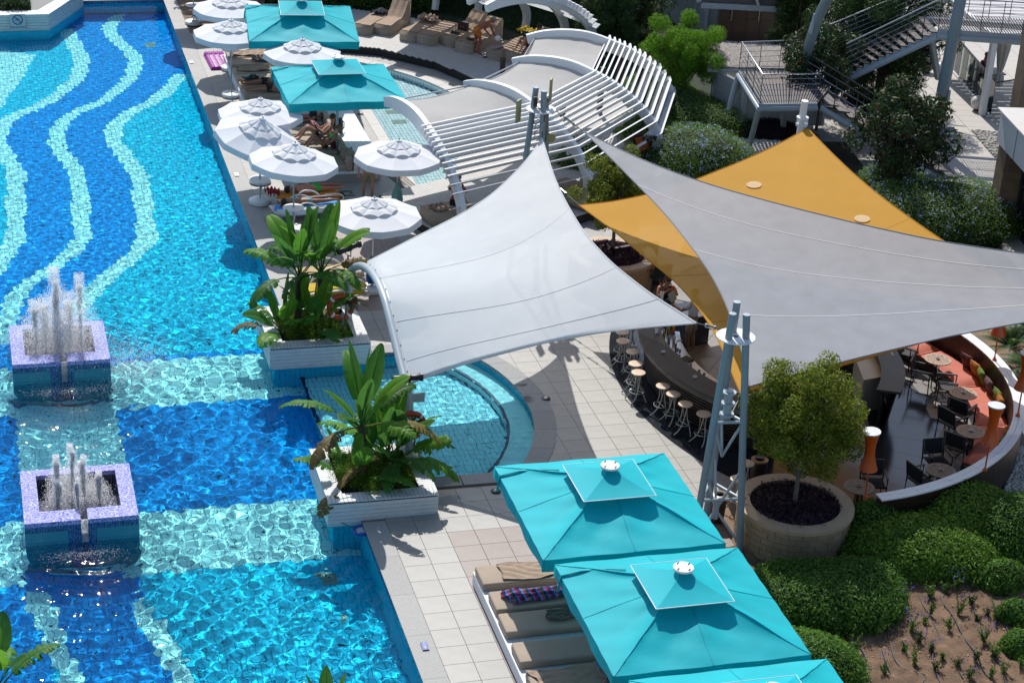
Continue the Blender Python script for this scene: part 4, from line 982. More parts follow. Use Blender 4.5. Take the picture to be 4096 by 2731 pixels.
# stage lamps on the arch and in the planter
def spot(loc, rz, lab, tilt=0.):
    t_ = thing('spotlight', lab, 'spotlight', loc, rz, 'black spotlights on the sail arch')
    T = Matrix.Rotation(PI/2+tilt, 3, 'Y')
    m = MB(); m.lathe([(.06, -.32), (.075, -.28), (.075, -.05), (.085, -.03), (.085, .08), (.065, .1), (.065, .26), (.095, .30), (.095, .36), (.06, .36)], (0, 0, 0), 14, T); m.build('housing', black, t_, auto=40)
    m = MB(); m.tube([(0, -.12, 0), (0, -.12, -.18), (0, .12, -.18), (0, .12, 0)], .015, 5); m.tube([(0, 0, -.18), (0, 0, -.3)], .02, 6); m.build('bracket', black, t_)
    m = MB(); m.lathe([(.02, -.34), (.05, -.33)], (0, 0, 0), 10, T); m.build('lens', mat('dark_glass', (.02, .02, .03), .05), t_)
p = arch[4]; spot((p[0]-.1, p[1]+.4, p[2]+.35), .4, 'black spotlight at the top bend of the arch, pointing at the banana plants', -.15)
p = arch[13]; spot((p[0]+.02, p[1]+.05, p[2]+.16), 0, 'black spotlight at the low end of the arch above the round pool')

# ================================================================ PERGOLAS
PC = np.array([10.1, 64.3])
prof = [(8.45, 2.62), (9.0, 2.76), (9.7, 2.82), (10.4, 2.78), (11.1, 2.60), (11.8, 2.36), (12.4, 2.05), (12.9, 1.70), (13.3, 1.25), (13.48, .8), (13.4, .3)]
def pz(r): return float(np.interp(r, [a for a, _ in prof[:10]], [b_ for _, b_ in prof[:10]]))
def pol(c, r, a, z): return np.array([c[0]+r*math.cos(a), c[1]+r*math.sin(a), z])
boards = wood_w
fab = mat('cream_canopy_fabric', (.60, .58, .55), .85, .05, 1.5, bump=.25, bscale=5, trans=.3)
def pergola(lab, c, angs, nsl, r0, dr, slat_angs, fabric, legs=True, rs=0., slat_over=.05):
    t_ = thing('pergola', lab, 'pergola', (0, 0, 0), 0, 'curved white pergolas')
    rf = {}
    for a in angs:
        P = catmull([pol(c, r+rs, a, z+.03) for r, z in prof], 3); m = MB()
        # a flat tapering beam on edge
        V = []; n = len(P)
        for i, p in enumerate(P):
            tt = (P[min(i+1, n-1)]-P[max(i-1, 0)]); tt /= np.linalg.norm(tt); s_ = np.array([-math.sin(a), math.cos(a), 0]); nn = np.cross(tt, s_); 
            h = .15+.07*math.sin(PI*min(1, i/n*1.6)); w_ = .085
            for u, v in ((-1, -1), (1, -1), (1, 1), (-1, 1)): V.append(p+s_*u*w_+nn*v*h)
        m.add(V, [(i*4+k, i*4+(k+1) % 4, (i+1)*4+(k+1) % 4, (i+1)*4+k) for i in range(n-1) for k in range(4)]+[(3, 2, 1, 0), tuple((n-1)*4+k for k in range(4))])
        m.build('rafter', white, t_, auto=35)
    for k in range(nsl):
        r_ = r0+dr*k; z = pz(r_)+.10; m = MB(); P = [pol(c, (r_+rs)/1.0, a, z) for a in slat_angs]
        # slats stand on edge, tilted with the curve of the roof
        slope = (pz(r_+.1)-pz(r_-.1))/.2; V = []
        for i, p in enumerate(P):
            rad_ = np.array([math.cos(slat_angs[i]), math.sin(slat_angs[i]), 0]); nn = np.array([-slope*rad_[0], -slope*rad_[1], 1.]); nn /= np.linalg.norm(nn)
            for u, v in ((-1, 0), (1, 0), (1, 1), (-1, 1)): V.append(p+rad_*u*.028+nn*(v*.20-.03))
        n = len(P); m.add(V, [(i*4+k2, i*4+(k2+1) % 4, (i+1)*4+(k2+1) % 4, (i+1)*4+k2) for i in range(n-1) for k2 in range(4)]+[(3, 2, 1, 0), tuple((n-1)*4+k2 for k2 in range(4))])
        m.build('slat', white, t_)
    for i in range(len(angs)-1):
        a0_, a1_ = angs[i]+(.012 if angs[i+1] > angs[i] else -.012), angs[i+1]-(.012 if angs[i+1] > angs[i] else -.012); nu, nv = 16, 10; G = []
        ra, rb_ = fabric
        for v in range(nv+1):
            r_ = ra+(rb_-ra)*v/nv; row = []
            for u in range(nu+1):
                tt = u/nu; pa, pb = pol(c, r_+rs, a0_, pz(r_)), pol(c, r_+rs, a1_, pz(r_)); p = pa*(1-tt)+pb*tt
                p = p+np.array([0, 0, .02-.22*math.sin(PI*tt)*math.sin(PI*(.12+.76*v/nv))+.006*math.sin(v*2.3+tt*3)]); row.append(p)
            G.append(row)
        m = MB(); m.grid(G); cl = m.build('canopy_panel', fab, t_, smooth=True)
        m = MB(); m.tube([G[0][0]+np.array([0, 0, .03]), G[0][-1]+np.array([0, 0, .03])], .022, 6); m.build('roller_tube', steel, cl)
        m = MB(); m.tube([pol(c, rb_+.05+rs, a0_, pz(rb_)+.06), pol(c, rb_+.05+rs, a1_, pz(rb_)+.06)], .02, 6); m.build('edge_tube', white, cl)
    return t_
rd = math.radians
pg1 = pergola('curved white pergola with slatted outer half, in the middle of the photo', PC, [rd(-75.6), rd(-54.8), rd(-34.3), rd(-15.5)], 14, 11.18, .172, [rd(-76.8), rd(-54.8), rd(-34.3), rd(-15.5), rd(-13.5)], (8.7, 11.0))
# purlin joining the rafters at the back
m = MB(); m.beam([pol(PC, 12.6, rd(a), pz(12.6)-.30) for a in (-54.8, -34.3, -15.5)], .08, .2); m.build('purlin', white, pg1)
m = MB(); m.beam([pol(PC, 13.3, rd(a), 1.15) for a in (-38, -34.3, -15.5)], .08, .26); m.build('purlin', white, pg1)
FEET = [q('Q', 155, 95, .3), q('Q', 470, 108, .3), q('Q', 765, 178, .3), q('Q', 1025, 243, .3)]
PC2 = np.array([9.3, 62.3])
ang2 = [math.atan2(f[1]-PC2[1], f[0]-PC2[0]) for f in FEET]; 
rF = float(np.mean([np.hypot(*(f[:2]-PC2)) for f in FEET]))
a5 = math.atan2(q('Q', 1262, 300, .3)[1]-PC2[1], q('Q', 1262, 300, .3)[0]-PC2[0])
angs2 = sorted(ang2+[a5])
rs2 = rF-13.4
pg2 = pergola('far white pergola with curved legs over the row of tan loungers', PC2, angs2, 12, 11.35, .17, [angs2[0]-.035]+angs2[1:], (8.7, 11.1), rs=rs2)
# raised boarded deck under both pergolas
dk = tag(empty('pergola_deck'), kind='structure')
inner = [q('D', x, y, .3) for x, y in [(690, 112), (790, 104), (870, 111), (1000, 142), (1110, 188)]]
P_ = [tuple(p[:2]) for p in inner]+[(PC[0]+7.6*math.cos(rd(a)), PC[1]+7.6*math.sin(rd(a))) for a in (-5, -20, -35, -48)]+[tuple(q('D', 1044, 404, .3)[:2]), tuple(q('D', 871, 446, .3)[:2])]
outer = [(PC[0]+(14.1 if a < -6 else 10.6)*math.cos(rd(a)), PC[1]+(14.1 if a < -6 else 10.6)*math.sin(rd(a))) for a in range(-78, 62, 5)]+[(13.6, 74.6), (11.2, 74.9)]
poly = P_[::-1]
poly = outer[::1]; full = P_+outer
# order: inner from far to near, then outer from near to far
m = MB()
def clipline(px_, py_, poly):  # spans of a line through the outline
    return None
bd = rd(-68); u_ = np.array([math.cos(bd), math.sin(bd)]); v_ = np.array([-u_[1], u_[0]])
poly2 = [(p[0]*u_[0]+p[1]*u_[1], p[0]*v_[0]+p[1]*v_[1]) for p in full]
vs = np.arange(min(p[1] for p in poly2)+.05, max(p[1] for p in poly2), .115); m = MB(); mw = wood_w
for vv in vs:
    X = []
    for i in range(len(poly2)):
        (x1, y1), (x2, y2) = poly2[i], poly2[(i+1) % len(poly2)]
        if (y1 > vv) != (y2 > vv): X.append(x1+(x2-x1)*(vv-y1)/(y2-y1))
    X.sort()
    for k in range(0, len(X)-1, 2):
        if X[k+1]-X[k] < .1: continue
        c_ = u_*(X[k]+X[k+1])/2+v_*vv; m.box((c_[0], c_[1], .285), (X[k+1]-X[k], .103, .03), bd)
m.build('deck_boards', mat('weathered_white_decking', (.55, .53, .50), .65, .08, 4), dk).__setitem__('kind', 'stuff')
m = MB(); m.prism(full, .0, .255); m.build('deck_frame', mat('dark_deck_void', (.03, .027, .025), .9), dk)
# ================================================================ BAR TERRACE
WC, WR = np.array([17.98, 40.02]), 6.36
dark_st = mat('black_polished_granite', (.018, .022, .03), .16, .2, 4, spec=.6)
counter_m = mat('dark_slate_counter', (.030, .033, .037), .5, .3, 5)
grey_t = mat('grey_terrace_tile', (.19, .18, .17), .5, .06, 2)
walnut = mat('dark_walnut_boards', (.030, .014, .009), .4, .3, 6)
inox = mat('stainless_steel', (.52, .54, .56), .25, .1, 10, metal=1)
terr = tag(empty('bar_terrace_floor'), kind='structure')
# diagonal tiles in the bar disc
dgl = rd(-38); mb = MB(); cnt = 0; proto = tile_block(.594, .594, .012, 'tile', grey_t, .003); TZ = .020
tl = []
for i in range(-14, 15):
    for j in range(-14, 15):
        x, y = 18.9+.6*(i*math.cos(dgl)-j*math.sin(dgl)), 41.2+.6*(i*math.sin(dgl)+j*math.cos(dgl))
        d1 = math.hypot(x-24.25, y-41.22); d2 = math.hypot(x-WC[0], y-WC[1]); 
        d3 = math.hypot(x-16.26, y-40.5); d4 = math.hypot(x-20.7, y-41.25); d5 = math.hypot(x-17.5, y-41.0)
        if (d3 > 6.45 and d2 < 6.5) or (d4 < 4.5 and d5 < 4.2) or (d2 > 6.4 and y > 44 and 8.75 > d1 and y < 49): tl.append((x, y))
tl.sort(key=lambda p: p[1])
for n_, (x, y) in enumerate(tl):
    if n_ < 260: o = link('tile', proto, terr, (x, y, TZ)); o.rotation_euler = (0, 0, dgl)
    else: mb.box((x, y, TZ-.006), (.594, .594, .012), dgl)
if mb.v: mb.build('paving_tiles', grey_t, terr).__setitem__('kind', 'stuff')
m = MB(); m.prism([(24.25+8.8*math.cos(a), 41.22+8.8*math.sin(a)) for a in np.linspace(PI*.62, PI*1.36, 40)]+[(24.6, 34.5), (24.8, 49.5)], -.01, .006); m.build('screed', grout, terr); _pp = [np.array([WC[0]+6.3*math.cos(a), WC[1]+6.3*math.sin(a)]) for a in np.linspace(0, 2*PI, 64)[:-1]]; _c1 = np.array([24.25, 41.22]); _pp = [tuple(_c1+(p-_c1)*min(1, 8.9/np.linalg.norm(p-_c1))) for p in _pp]; m = MB(); m.prism(_pp, -.008, .010); m.build('polished_floor', dark_st, terr)
def arc_band(mb, c, r0, r1, a0, a1, z0, z1, n=30, c1=None):
    c1 = c if c1 is None else c1
    P0 = [(c[0]+r0*math.cos(a), c[1]+r0*math.sin(a)) for a in np.linspace(a0, a1, n)]; P1 = [(c1[0]+r1*math.cos(a), c1[1]+r1*math.sin(a)) for a in np.linspace(a0, a1, n)]
    V = [(*p, z) for z in (z0, z1) for P in (P0, P1) for p in P]; N_ = n
    f = []
    for i in range(n-1):
        f += [(i, i+1, N_+i+1, N_+i), (2*N_+i, 3*N_+i, 3*N_+i+1, 2*N_+i+1), (i, 2*N_+i, 2*N_+i+1, i+1), (N_+i, N_+i+1, 3*N_+i+1, 3*N_+i)]
    f += [(0, N_, 3*N_, 2*N_), (n-1, 2*N_+n-1, 3*N_+n-1, N_+n-1)]
    mb.add(V, f)
# polished strip under the stools and round the other side of the bar
for k in range(16):
    a0, a1 = rd(143+5.0*k), rd(143+5.0*(k+1)-.05); m = MB(); arc_band(m, (24.25, 41.22), 9.03, 8.05, a0, a1, .0, .026, 4); m.build('polished_slab', dark_st, terr)
for k in range(18):
    a0, a1 = rd(-75+8*k), rd(-75+8*(k+1)-.07); m = MB(); arc_band(m, (16.26, 40.5), 4.7, 6.28, a0, a1, .0, .030, 4, ); m.build('polished_slab', dark_st, terr)
LC, LR = (20.70, 41.25), 5.0
RCc, RRr = (17.50, 41.0), 4.5
def bar_front(lab, c, r, a0, a1, inner, left):
    t_ = thing('bar_counter', lab, 'bar counter', (0, 0, 0), 0, 'curved halves of the bar')
    m = MB(); arc_band(m, c, r, inner[1], a0, a1, 1.09, 1.15, 34, inner[0]); m.build('counter_top', counter_m, t_, auto=30)
    m = MB(); arc_band(m, c, r-.01, r-.04, a0, a1, .98, 1.085, 34); m.build('edge_fascia', mat('bronze_fascia', (.10, .085, .06), .35, .3, 4), t_)
    for k in range(11):
        m = MB(); arc_band(m, c, r-.13-.012*k, r-.17-.012*k, a0, a1, .93-.083*k-.022, .93-.083*k+.022, 30); m.build('slat', walnut if left else walnut, t_)
    m = MB(); arc_band(m, c, r-.42, r-.46, a0, a1, .02, 1.08, 30); m.build('inner_panel', mat('black_bar_panel', (.012, .011, .011), .5), t_)
    return t_
bl = bar_front('slatted half of the bar with the row of round stools', LC, LR, rd(152), rd(230), ((21.28, 41.5), 4.95), True)
brr = bar_front('black half of the bar facing the orange cushioned bench', RCc, RRr, rd(-38), rd(42), ((17.13, 41.13), 4.43-.12), False)
m = MB(); arc_band(m, (17.3, 41.1), 4.52, 4.56, rd(-12), rd(22), 1.152, 1.156, 14); m.build('inlaid_light_strip', mat('pale_inlay', (.35, .38, .40), .3), brr)
# back of the bar: stainless shelves and sinks
t_ = thing('steel_worktop', 'perforated stainless worktop with sink behind the slatted bar', 'worktop')
m = MB(); arc_band(m, (21.35, 41.5), 4.95, 4.45, rd(162), rd(222), .80, .84, 24); m.build('top', inox, t_)
m = MB(); arc_band(m, (21.35, 41.5), 4.93, 4.5, rd(162), rd(222), .03, .80, 24); m.build('cabinet', mat('dark_cabinet', (.03, .03, .032), .5), t_)
P_ = q('B', 860, 1060, .85); m = MB(); m.box((P_[0], P_[1], .86), (.42, .26, .03), .5); 
for k in range(8): m.box((P_[0]+(k-3.5)*.05*math.cos(.5), P_[1]+(k-3.5)*.05*math.sin(.5), .88), (.018, .24, .01), .5)
m.build('drip_tray', dark_metal, t_)
P_ = q('B', 785, 1010, .85); m = MB(); m.tube([P_, P_+[0, 0, .28], P_+[.05, .05, .34], P_+[.16, .05, .33], P_+[.18, .05, .26]], .025, 8); m.build('tap', steel, t_)
t2 = thing('steel_back_bar', 'stainless back bar cabinet beside the right half of the bar', 'cabinet')
P_ = [q('R', x, y, .95) for x, y in ((405, 420), (560, 370), (630, 560), (470, 590))]
m = MB(); m.prism([tuple(p[:2]) for p in P_], .04, .95); m.build('body', mat('perforated_steel', (.40, .40, .38), .4, .1, 60), t2)
# white till block
t3 = thing('till_counter', 'low white cabinet with pale top beside the bartender', 'cabinet', q('B', 930, 690, .85)*[1, 1, 0], .3)
m = MB(); m.box((0, 0, .43), (.75, .5, .82)); m.build('body', mat('dark_navy_cabinet', (.02, .025, .04), .3), t3); m = MB(); m.box((0, 0, .85), (.78, .53, .025)); m.build('top', mat('pale_blue_top', (.45, .52, .58), .25), t3)
# bottles and glasses
bcol = {'yellow': (.5, .42, .03), 'clear': (.5, .55, .55), 'orange': (.6, .2, .02), 'white': (.7, .7, .7), 'green': (.05, .2, .05), 'brown': (.12, .05, .02)}
bk = [(695, 880, 'yellow', 'yellow squeeze bottle by the sink'), (735, 900, 'clear', 'clear bottle with red spout on the steel worktop'), (775, 905, 'white', 'white bottle with blue spout on the steel worktop'), (730, 830, 'yellow', 'yellow juice bottle at the back of the bar shelf'), (768, 830, 'orange', 'orange juice bottle next to the bartender'), (705, 815, 'brown', 'brown bottle beside the straw jar on the bar'), (755, 810, 'green', 'small green bottle in the back bar row')]
for x, y, c_, lab in bk:
    P_ = q('B', x, y+15, .84); t_ = thing('bottle', lab, 'bottle', (P_[0], P_[1], .84), 0, 'bottles behind the bar')
    m = MB(); m.lathe([(.035, 0), (.04, .02), (.04, .15), (.015, .2), (.014, .23)], n=10); m.build('body', mat('bottle_'+c_, bcol[c_], .2), t_, auto=50)
    m = MB(); m.lathe([(.017, .22), (.017, .25), (.004, .30)], n=8); m.build('cap', mat('cap_red', (.5, .03, .03), .4) if 'red' in lab else mat('cap_blue', (.03, .08, .5), .4) if 'blue' in lab else print_w, t_)
glassm = mat('drinking_glass', (.55, .62, .64), .08, spec=.8)
for k, (x, y) in enumerate([(880, 1115), (905, 1120), (972, 1170), (1010, 1195), (820, 1010), (800, 1000)]):
    P_ = q('B', x, y, .84); m = MB(); m.lathe([(.028, 0), (.036, .10), (.033, .10), (.025, .008)], n=10); o = m.build('drinking_glass', glassm, smooth=False, loc=(P_[0], P_[1], .86)); tag(o, ['clear tumbler left of the pair near the drip tray', 'clear tumbler right of the pair near the drip tray', 'clear tumbler before the last one on the worktop', 'last clear tumbler along the worktop toward the masts', 'clear tumbler right of the tap', 'clear tumbler directly beside the tap'][k], 'glass', 'tumblers behind the bar')
t_ = thing('straw_jar', 'jar of coloured straws standing on the bar top', 'jar', q('B', 640, 845, 1.15)); m = MB(); m.lathe([(.04, 0), (.045, .12)], n=10); m.build('jar', white, t_)
m = MB()
for k in range(9): m.tube([(.01*math.cos(k), .01*math.sin(k), .1), (.05*math.cos(k*2.1), .05*math.sin(k*2.1), .24)], .006, 4)
m.build('straws', mat('straw_pink', (.5, .08, .12), .5), t_).__setitem__('kind', 'stuff')
def ashtray(P_, lab, m_=None, g='ashtrays'):
    t_ = thing('ashtray', lab, 'ashtray', P_, 0, g); m = MB(); m.lathe([(.045, 0), (.05, .012), (.052, .032), (.040, .032), (.038, .012), (1e-6, .01)], n=16); m.build('bowl', m_ or plastic_w, t_, auto=40)
    m = MB(); m.lathe([(1e-6, .012), (.03, .014)], n=12); m.build('ash', mat('ash_grey', (.25, .25, .25), .8), t_)
ashtray(q('B', 692, 997, 1.15), 'white ashtray on the bar top, the one farther from the masts', None, 'white ashtrays on the bar')
ashtray(q('B', 940, 1193, 1.15), 'white ashtray on the bar top, the one nearer the masts', None, 'white ashtrays on the bar')
dry = mat('dried_flowers', (.30, .20, .17), .9)
for (x, y, z, lab) in ((678, 570, 1.15, 'white square vase of dried sprigs before the seated customer'), (1367, 1375, 1.15, 'white square vase of dried sprigs by the grey sail corner')):
    P_ = q('B', x, y+20, z); t_ = thing('vase', lab, 'vase', P_, .3); m = MB(); m.lathe([(.045, 0), (.07, .24)], n=4); m.build('pot', white, t_)
    m = MB(); r_ = random.Random(4)
    for k in range(16):
        a = r_.random()*2*PI; e = (.16*math.cos(a)*r_.random(), .16*math.sin(a)*r_.random(), .42+.12*r_.random()); m.tube([(0, 0, .2), (e[0]*.4, e[1]*.4, .34), e], .006, 4)
        for t in (.7, .85, 1): m.ell((e[0]*t, e[1]*t, .2+(e[2]-.2)*t), (.014, .014, .018), 5, 3)
    m.build('sprigs', dry, t_).__setitem__('kind', 'stuff')
# ---- stools
beige_seat = mat('cream_stool_seat', (.66, .50, .36), .4, .04, 4)
tube_m = mat('satin_tube_metal', (.42, .40, .37), .3, .1, 10, metal=.9)
def stool():
    t_ = thing('bar_stool', 'x', 'bar stool', (0, 0, 0)); m = MB(); m.lathe([(.10, -.03), (.165, -.022), (.178, -.005), (.172, .012), (.12, .018), (1e-6, .012)], (0, 0, .77), 22); s_ = m.build('seat', beige_seat, t_, auto=50)
    m = MB()
    for k in range(3): m.lathe([(.009, 0), (.006, .006)], (.07*math.cos(k*2.09), .07*math.sin(k*2.09), .783), 6)
    m.build('screw_caps', steel, s_)
    for k in range(4):
        a = k*PI/2+.4; m = MB(); P = []
        for i in range(9):
            u = i/8; r_ = .09+.0*u-.05*math.sin(PI*u)*1.0+.19*u**2.2; an = a+PI*.9*(1-u)*.6; P.append((r_*math.cos(an), r_*math.sin(an), .75*(1-u)+.02))
        m.tube(P, .016, 7); l_ = m.build('leg', tube_m, t_, auto=60); m = MB(); m.lathe([(.02, 0), (.018, .03)], (P[-1][0], P[-1][1], 0), 8); m.build('foot_cap', black, l_)
    m = MB(); m.tube([(.185*math.cos(a), .185*math.sin(a), .27) for a in np.linspace(0, 2*PI, 25)], .011, 6, False); m.build('foot_ring', steel, t_, auto=60)
    m = MB()
    for a in (.4, .4+PI/2): m.tube([(.17*math.cos(a), .17*math.sin(a), .27), (-.17*math.cos(a), -.17*math.sin(a), .27)], .007, 5)
    m.build('ring_spokes', steel, t_); return t_
st0 = stool()
SP = [('B', 373, 843, 'topmost of the near row'), ('B', 378, 914, 'second'), ('B', 455, 997, 'third'), ('B', 475, 1092, 'fourth'), ('B', 497, 1161, 'fifth'),
      ('B', 690, 1267, 'first'), ('B', 771, 1330, 'second'), ('B', 866, 1408, 'third'), ('B', 1010, 1485, 'fourth'), ('P', 1010, 405, ''), ('P', 920, 570, ''), ('B', 440, 800, '')]
labs = ['cream bar stool farthest up the row, its legs crossing another stool behind', 'cream bar stool second from the white sail in the upper run of five', 'cream bar stool in the middle of the upper run of five',
        'cream bar stool fourth from the sail in the upper run of five', 'cream bar stool ending the upper run, its round shadow on pale tiles', 'cream bar stool leading the lower run of four, after the gap',
        'cream bar stool second in the lower run of four', 'cream bar stool third in the lower run of four', 'cream bar stool half hidden by the left tube of the mast', 'cream bar stool beyond the stone planter, right of the masts',
        'cream bar stool seen between the mast tubes and the stone planter rim', 'bar stool mostly hidden under the edge of the white sail']
for i, ((k, x, y, _), lab) in enumerate(zip(SP, labs)):
    P_ = q(k, x, y, .78); loc = (P_[0], P_[1], .028)
    if i == 0: st0.location = loc; st0['label'] = lab; st0['group'] = 'round bar stools'
    else: copy_thing(st0, loc, i*.9, lab, 'round bar stools')
# ---- curved bench wall
t_ = thing('curved_bench_wall', 'dark boarded curved wall with white capping round the terrace', 'wall')
A0_, A1_ = rd(-86), rd(62)
rise = lambda: None
for k in range(12):
    z = .06+k*.088; m = MB(); arc_band(m, WC, WR+.04, WR+.10, A0_, A1_, z-.04, z+.042, 46); m.build('outer_board', walnut, t_)
for k in range(8):
    z = .46+k*.085; m = MB(); arc_band(m, WC, WR-.16, WR-.11, rd(-70), A1_, z-.04, z+.040, 46); m.build('inner_board', walnut, t_)
m = MB(); arc_band(m, WC, WR-.10, WR+.03, A0_, A1_, 0.0, 1.08, 46); m.build('core', mat('black_core', (.01, .009, .008), .7), t_)
nb = 17
for k in range(nb):
    a0 = A0_+(A1_-A0_)*k/nb; a1 = A0_+(A1_-A0_)*(k+1)/nb-.0012
    for r0_, r1_ in ((WR-.16, WR-.025), (WR-.018, WR+.13)):
        m = MB(); arc_band(m, WC, r0_, r1_, a0, a1, 1.085, 1.12, 5); m.build('capping_board', white, t_)
m = MB(); arc_band(m, WC, WR-.90, WR-.17, rd(-48), A1_, .03, .36, 40); m.build('bench_base', walnut, t_)
coral = mat('coral_cushion_cloth', (.56, .165, .115), .85, .08, 3, bump=.3, bscale=9)
br_ = [rd(-47), rd(-25), rd(-4), rd(16), rd(38), rd(61)]
for k in range(5):
    t_ = thing('bench_cushion', ['coral seat cushion at the near end of the curved bench, behind the orange lamp', 'coral seat cushion second from the near end of the bench', 'coral seat cushion in the middle of the bench under the leaning pillows', 'coral seat cushion with the dark red pillow, next to the sail edge', 'coral seat cushion farthest round the bench, under the grey sail'][k], 'cushion', (0, 0, 0), 0, 'coral cushions on the curved bench')
    n = 14; m = MB(); a0, a1 = br_[k]+.004, br_[k+1]-.004; G = []
    for i in range(n+1):
        row = []
        for j in range(7):
            a = a0+(a1-a0)*i/n; r_ = WR-.92+.74*j/6; e = min(1, min(i, n-i)/1.2)*min(1, min(j, 6-j)/1.0); row.append((WC[0]+r_*math.cos(a), WC[1]+r_*math.sin(a), .37+.12*(e**.4)+.008*math.sin(i*2.1+j)))
        G.append(row)
    m.grid(G); m.build('cushion_top', coral, t_, smooth=True)
    m = MB(); arc_band(m, WC, WR-.92, WR-.18, a0, a1, .362, .40, n); m.build('cushion_side', coral, t_)
def pillow(k, x, y, z, col, lab, rz, tilt=1.15, s=.42):
    P_ = q(k, x, y, z); m = MB(); n = 8; top, bot = [], []
    for sgn in (1, -1):
        G = []
        for i in range(n+1):
            row = []
            for j in range(n+1):
                u, v = 2*i/n-1, 2*j/n-1; pin_ = 1-.10*(1-abs(u))*0; hx = u*(1-.09*(1-v*v)*abs(u))*s/2; hy = v*(1-.09*(1-u*u)*abs(v))*s/2
                hx, hy = u*s/2*(1-.08*math.cos(v*PI/2)), v*s/2*(1-.08*math.cos(u*PI/2)); row.append((hx, hy, sgn*.085*(max(0, (1-u**4)*(1-v**4))**.55)))
            G.append(row if sgn > 0 else row[::-1])
        m.grid(G)
    o = m.build('pillow', col, smooth=True); tag(o, lab, 'pillow', 'loose pillows on the benches'); o.location = P_; o.rotation_euler = (tilt, 0, rz); return o
maroon = mat('maroon_cloth', (.10, .022, .035), .8, .1, 6, bump=.2); och = mat('ochre_cloth', (.45, .16, .015), .8, .1, 6, bump=.2); grn = mat('olive_green_cloth', (.13, .21, .02), .8, .1, 6, bump=.2); pur = mat('grey_purple_cloth', (.13, .065, .08), .8, .1, 6, bump=.2)
PW = [(1237, 450, maroon, 'dark maroon pillow, uppermost on the curved bench'), (1300, 510, och, 'ochre pillow between the maroon and green pillows'), (1345, 565, grn, 'green pillow with a pale edge between ochre and grey purple pillows'),
      (1400, 635, pur, 'grey purple pillow leaning on the bench wall'), (1465, 715, grn, 'green pillow half behind the second ochre pillow'), (1485, 765, och, 'ochre pillow above the tall orange lamp'), (1530, 1010, och, 'ochre pillow mostly hidden at the near end of the bench'), (1505, 1075, grn, 'green pillow lowest on the bench by the white capping')]
for x, y, c_, lab in PW:
    P_ = q('R', x, y, .68); a = math.atan2(P_[1]-WC[1], P_[0]-WC[0]); pillow('R', x, y, .68, c_, lab, a-PI/2+PI+rnd.uniform(-.25, .25), 1.15+rnd.uniform(-.1, .1), .43)
# ---- round slatted tables and chairs
teak = mat('weathered_teak', (.36, .25, .17), .6, .15, 12)
def table():
    t_ = thing('bistro_table', 'x', 'table', (0, 0, 0)); R_ = .345
    m = MB(); arc = [(R_*math.cos(a), R_*math.sin(a)) for a in np.linspace(0, 2*PI, 33)[:-1]]; ia = [(R_*.80*math.cos(a), R_*.80*math.sin(a)) for a in np.linspace(0, 2*PI, 9)[:-1]]
    n = 32; V = [(*p, z) for z in (.715, .74) for p in arc]+[(R_*.82*math.cos(2*PI*k/n), R_*.82*math.sin(2*PI*k/n), z) for z in (.715, .74) for k in range(n)]
    V[2*n:] = [(*(np.array(ia[(k//4) % 8])*(1-(k % 4)/4)+np.array(ia[(k//4+1) % 8])*((k % 4)/4)), z) for z in (.715, .74) for k in range(n)]
    f = []
    for k in range(n): k2 = (k+1) % n; f += [(n+k, n+k2, 3*n+k2, 3*n+k), (k, k2, n+k2, n+k), (2*n+k, 3*n+k, 3*n+k2, 2*n+k2), (k, 2*n+k, 2*n+k2, k2)]
    m.add(V, f); m.build('rim', teak, t_)
    for k in range(7):
        x = (k-3)*.073; h = math.sqrt(max(.0, (R_*.77)**2-x*x))*.98; h = min(h, R_*.8*1.02-max(0, abs(x)-R_*.31)); m = MB(); m.box((x, 0, .728), (.062, 2*h, .02)); m.build('slat', teak, t_)
    m = MB(); m.tube([(0, 0, .1), (0, 0, .7)], .03, 8); 
    for k in range(6): a = k*PI/3; m.tube([(.06*math.cos(a), .06*math.sin(a), .16), (.075*math.cos(a), .075*math.sin(a), .4), (.06*math.cos(a), .06*math.sin(a), .68)], .009, 5)
    m.build('pedestal', dark_metal, t_)
    for k in range(3): a = k*2*PI/3+.3; m = MB(); m.tube([(.05*math.cos(a), .05*math.sin(a), .17), (.14*math.cos(a), .14*math.sin(a), .19), (.24*math.cos(a), .24*math.sin(a), .10), (.29*math.cos(a), .29*math.sin(a), .015)], .017, 6); m.build('foot', dark_metal, t_)
    return t_
TB = [('R', 1017, 435, 'round slatted table nearest the grey sail edge'), ('R', 1205, 685, 'round slatted table below the maroon pillow, second from the sail'), ('R', 1262, 967, 'round slatted table beside the tall orange lamp on the right'), ('R', 1040, 1255, 'round slatted table at the near curve of the white capping'), ('R', 437, 1375, 'round slatted table right of the stone planter, under the leftmost orange lamp'), ('B', 655, 285, 'round slatted table partly under the yellow sail')]
tb0 = None
for i, (k, x, y, lab) in enumerate(TB):
    P_ = q(k, x, y, .77); loc = (P_[0], P_[1], .032)
    if tb0 is None: tb0 = table(); tb0.location = loc; tb0['label'] = lab; tb0['group'] = 'round slatted tables'
    else: copy_thing(tb0, loc, .35*i, lab, 'round slatted tables')
    if i < 5: ashtray((P_[0], P_[1], .775), 'chrome ashtray on the '+['table nearest the sail', 'second table from the sail', 'table by the tall lamp', 'table at the near curve', 'table by the stone planter'][i], steel, 'chrome ashtrays')
chm = mat('charcoal_chair_frame', (.035, .037, .04), .4); mesh_m = mat('black_chair_mesh', (.012, .013, .015), .7, bump=.2, bscale=120)
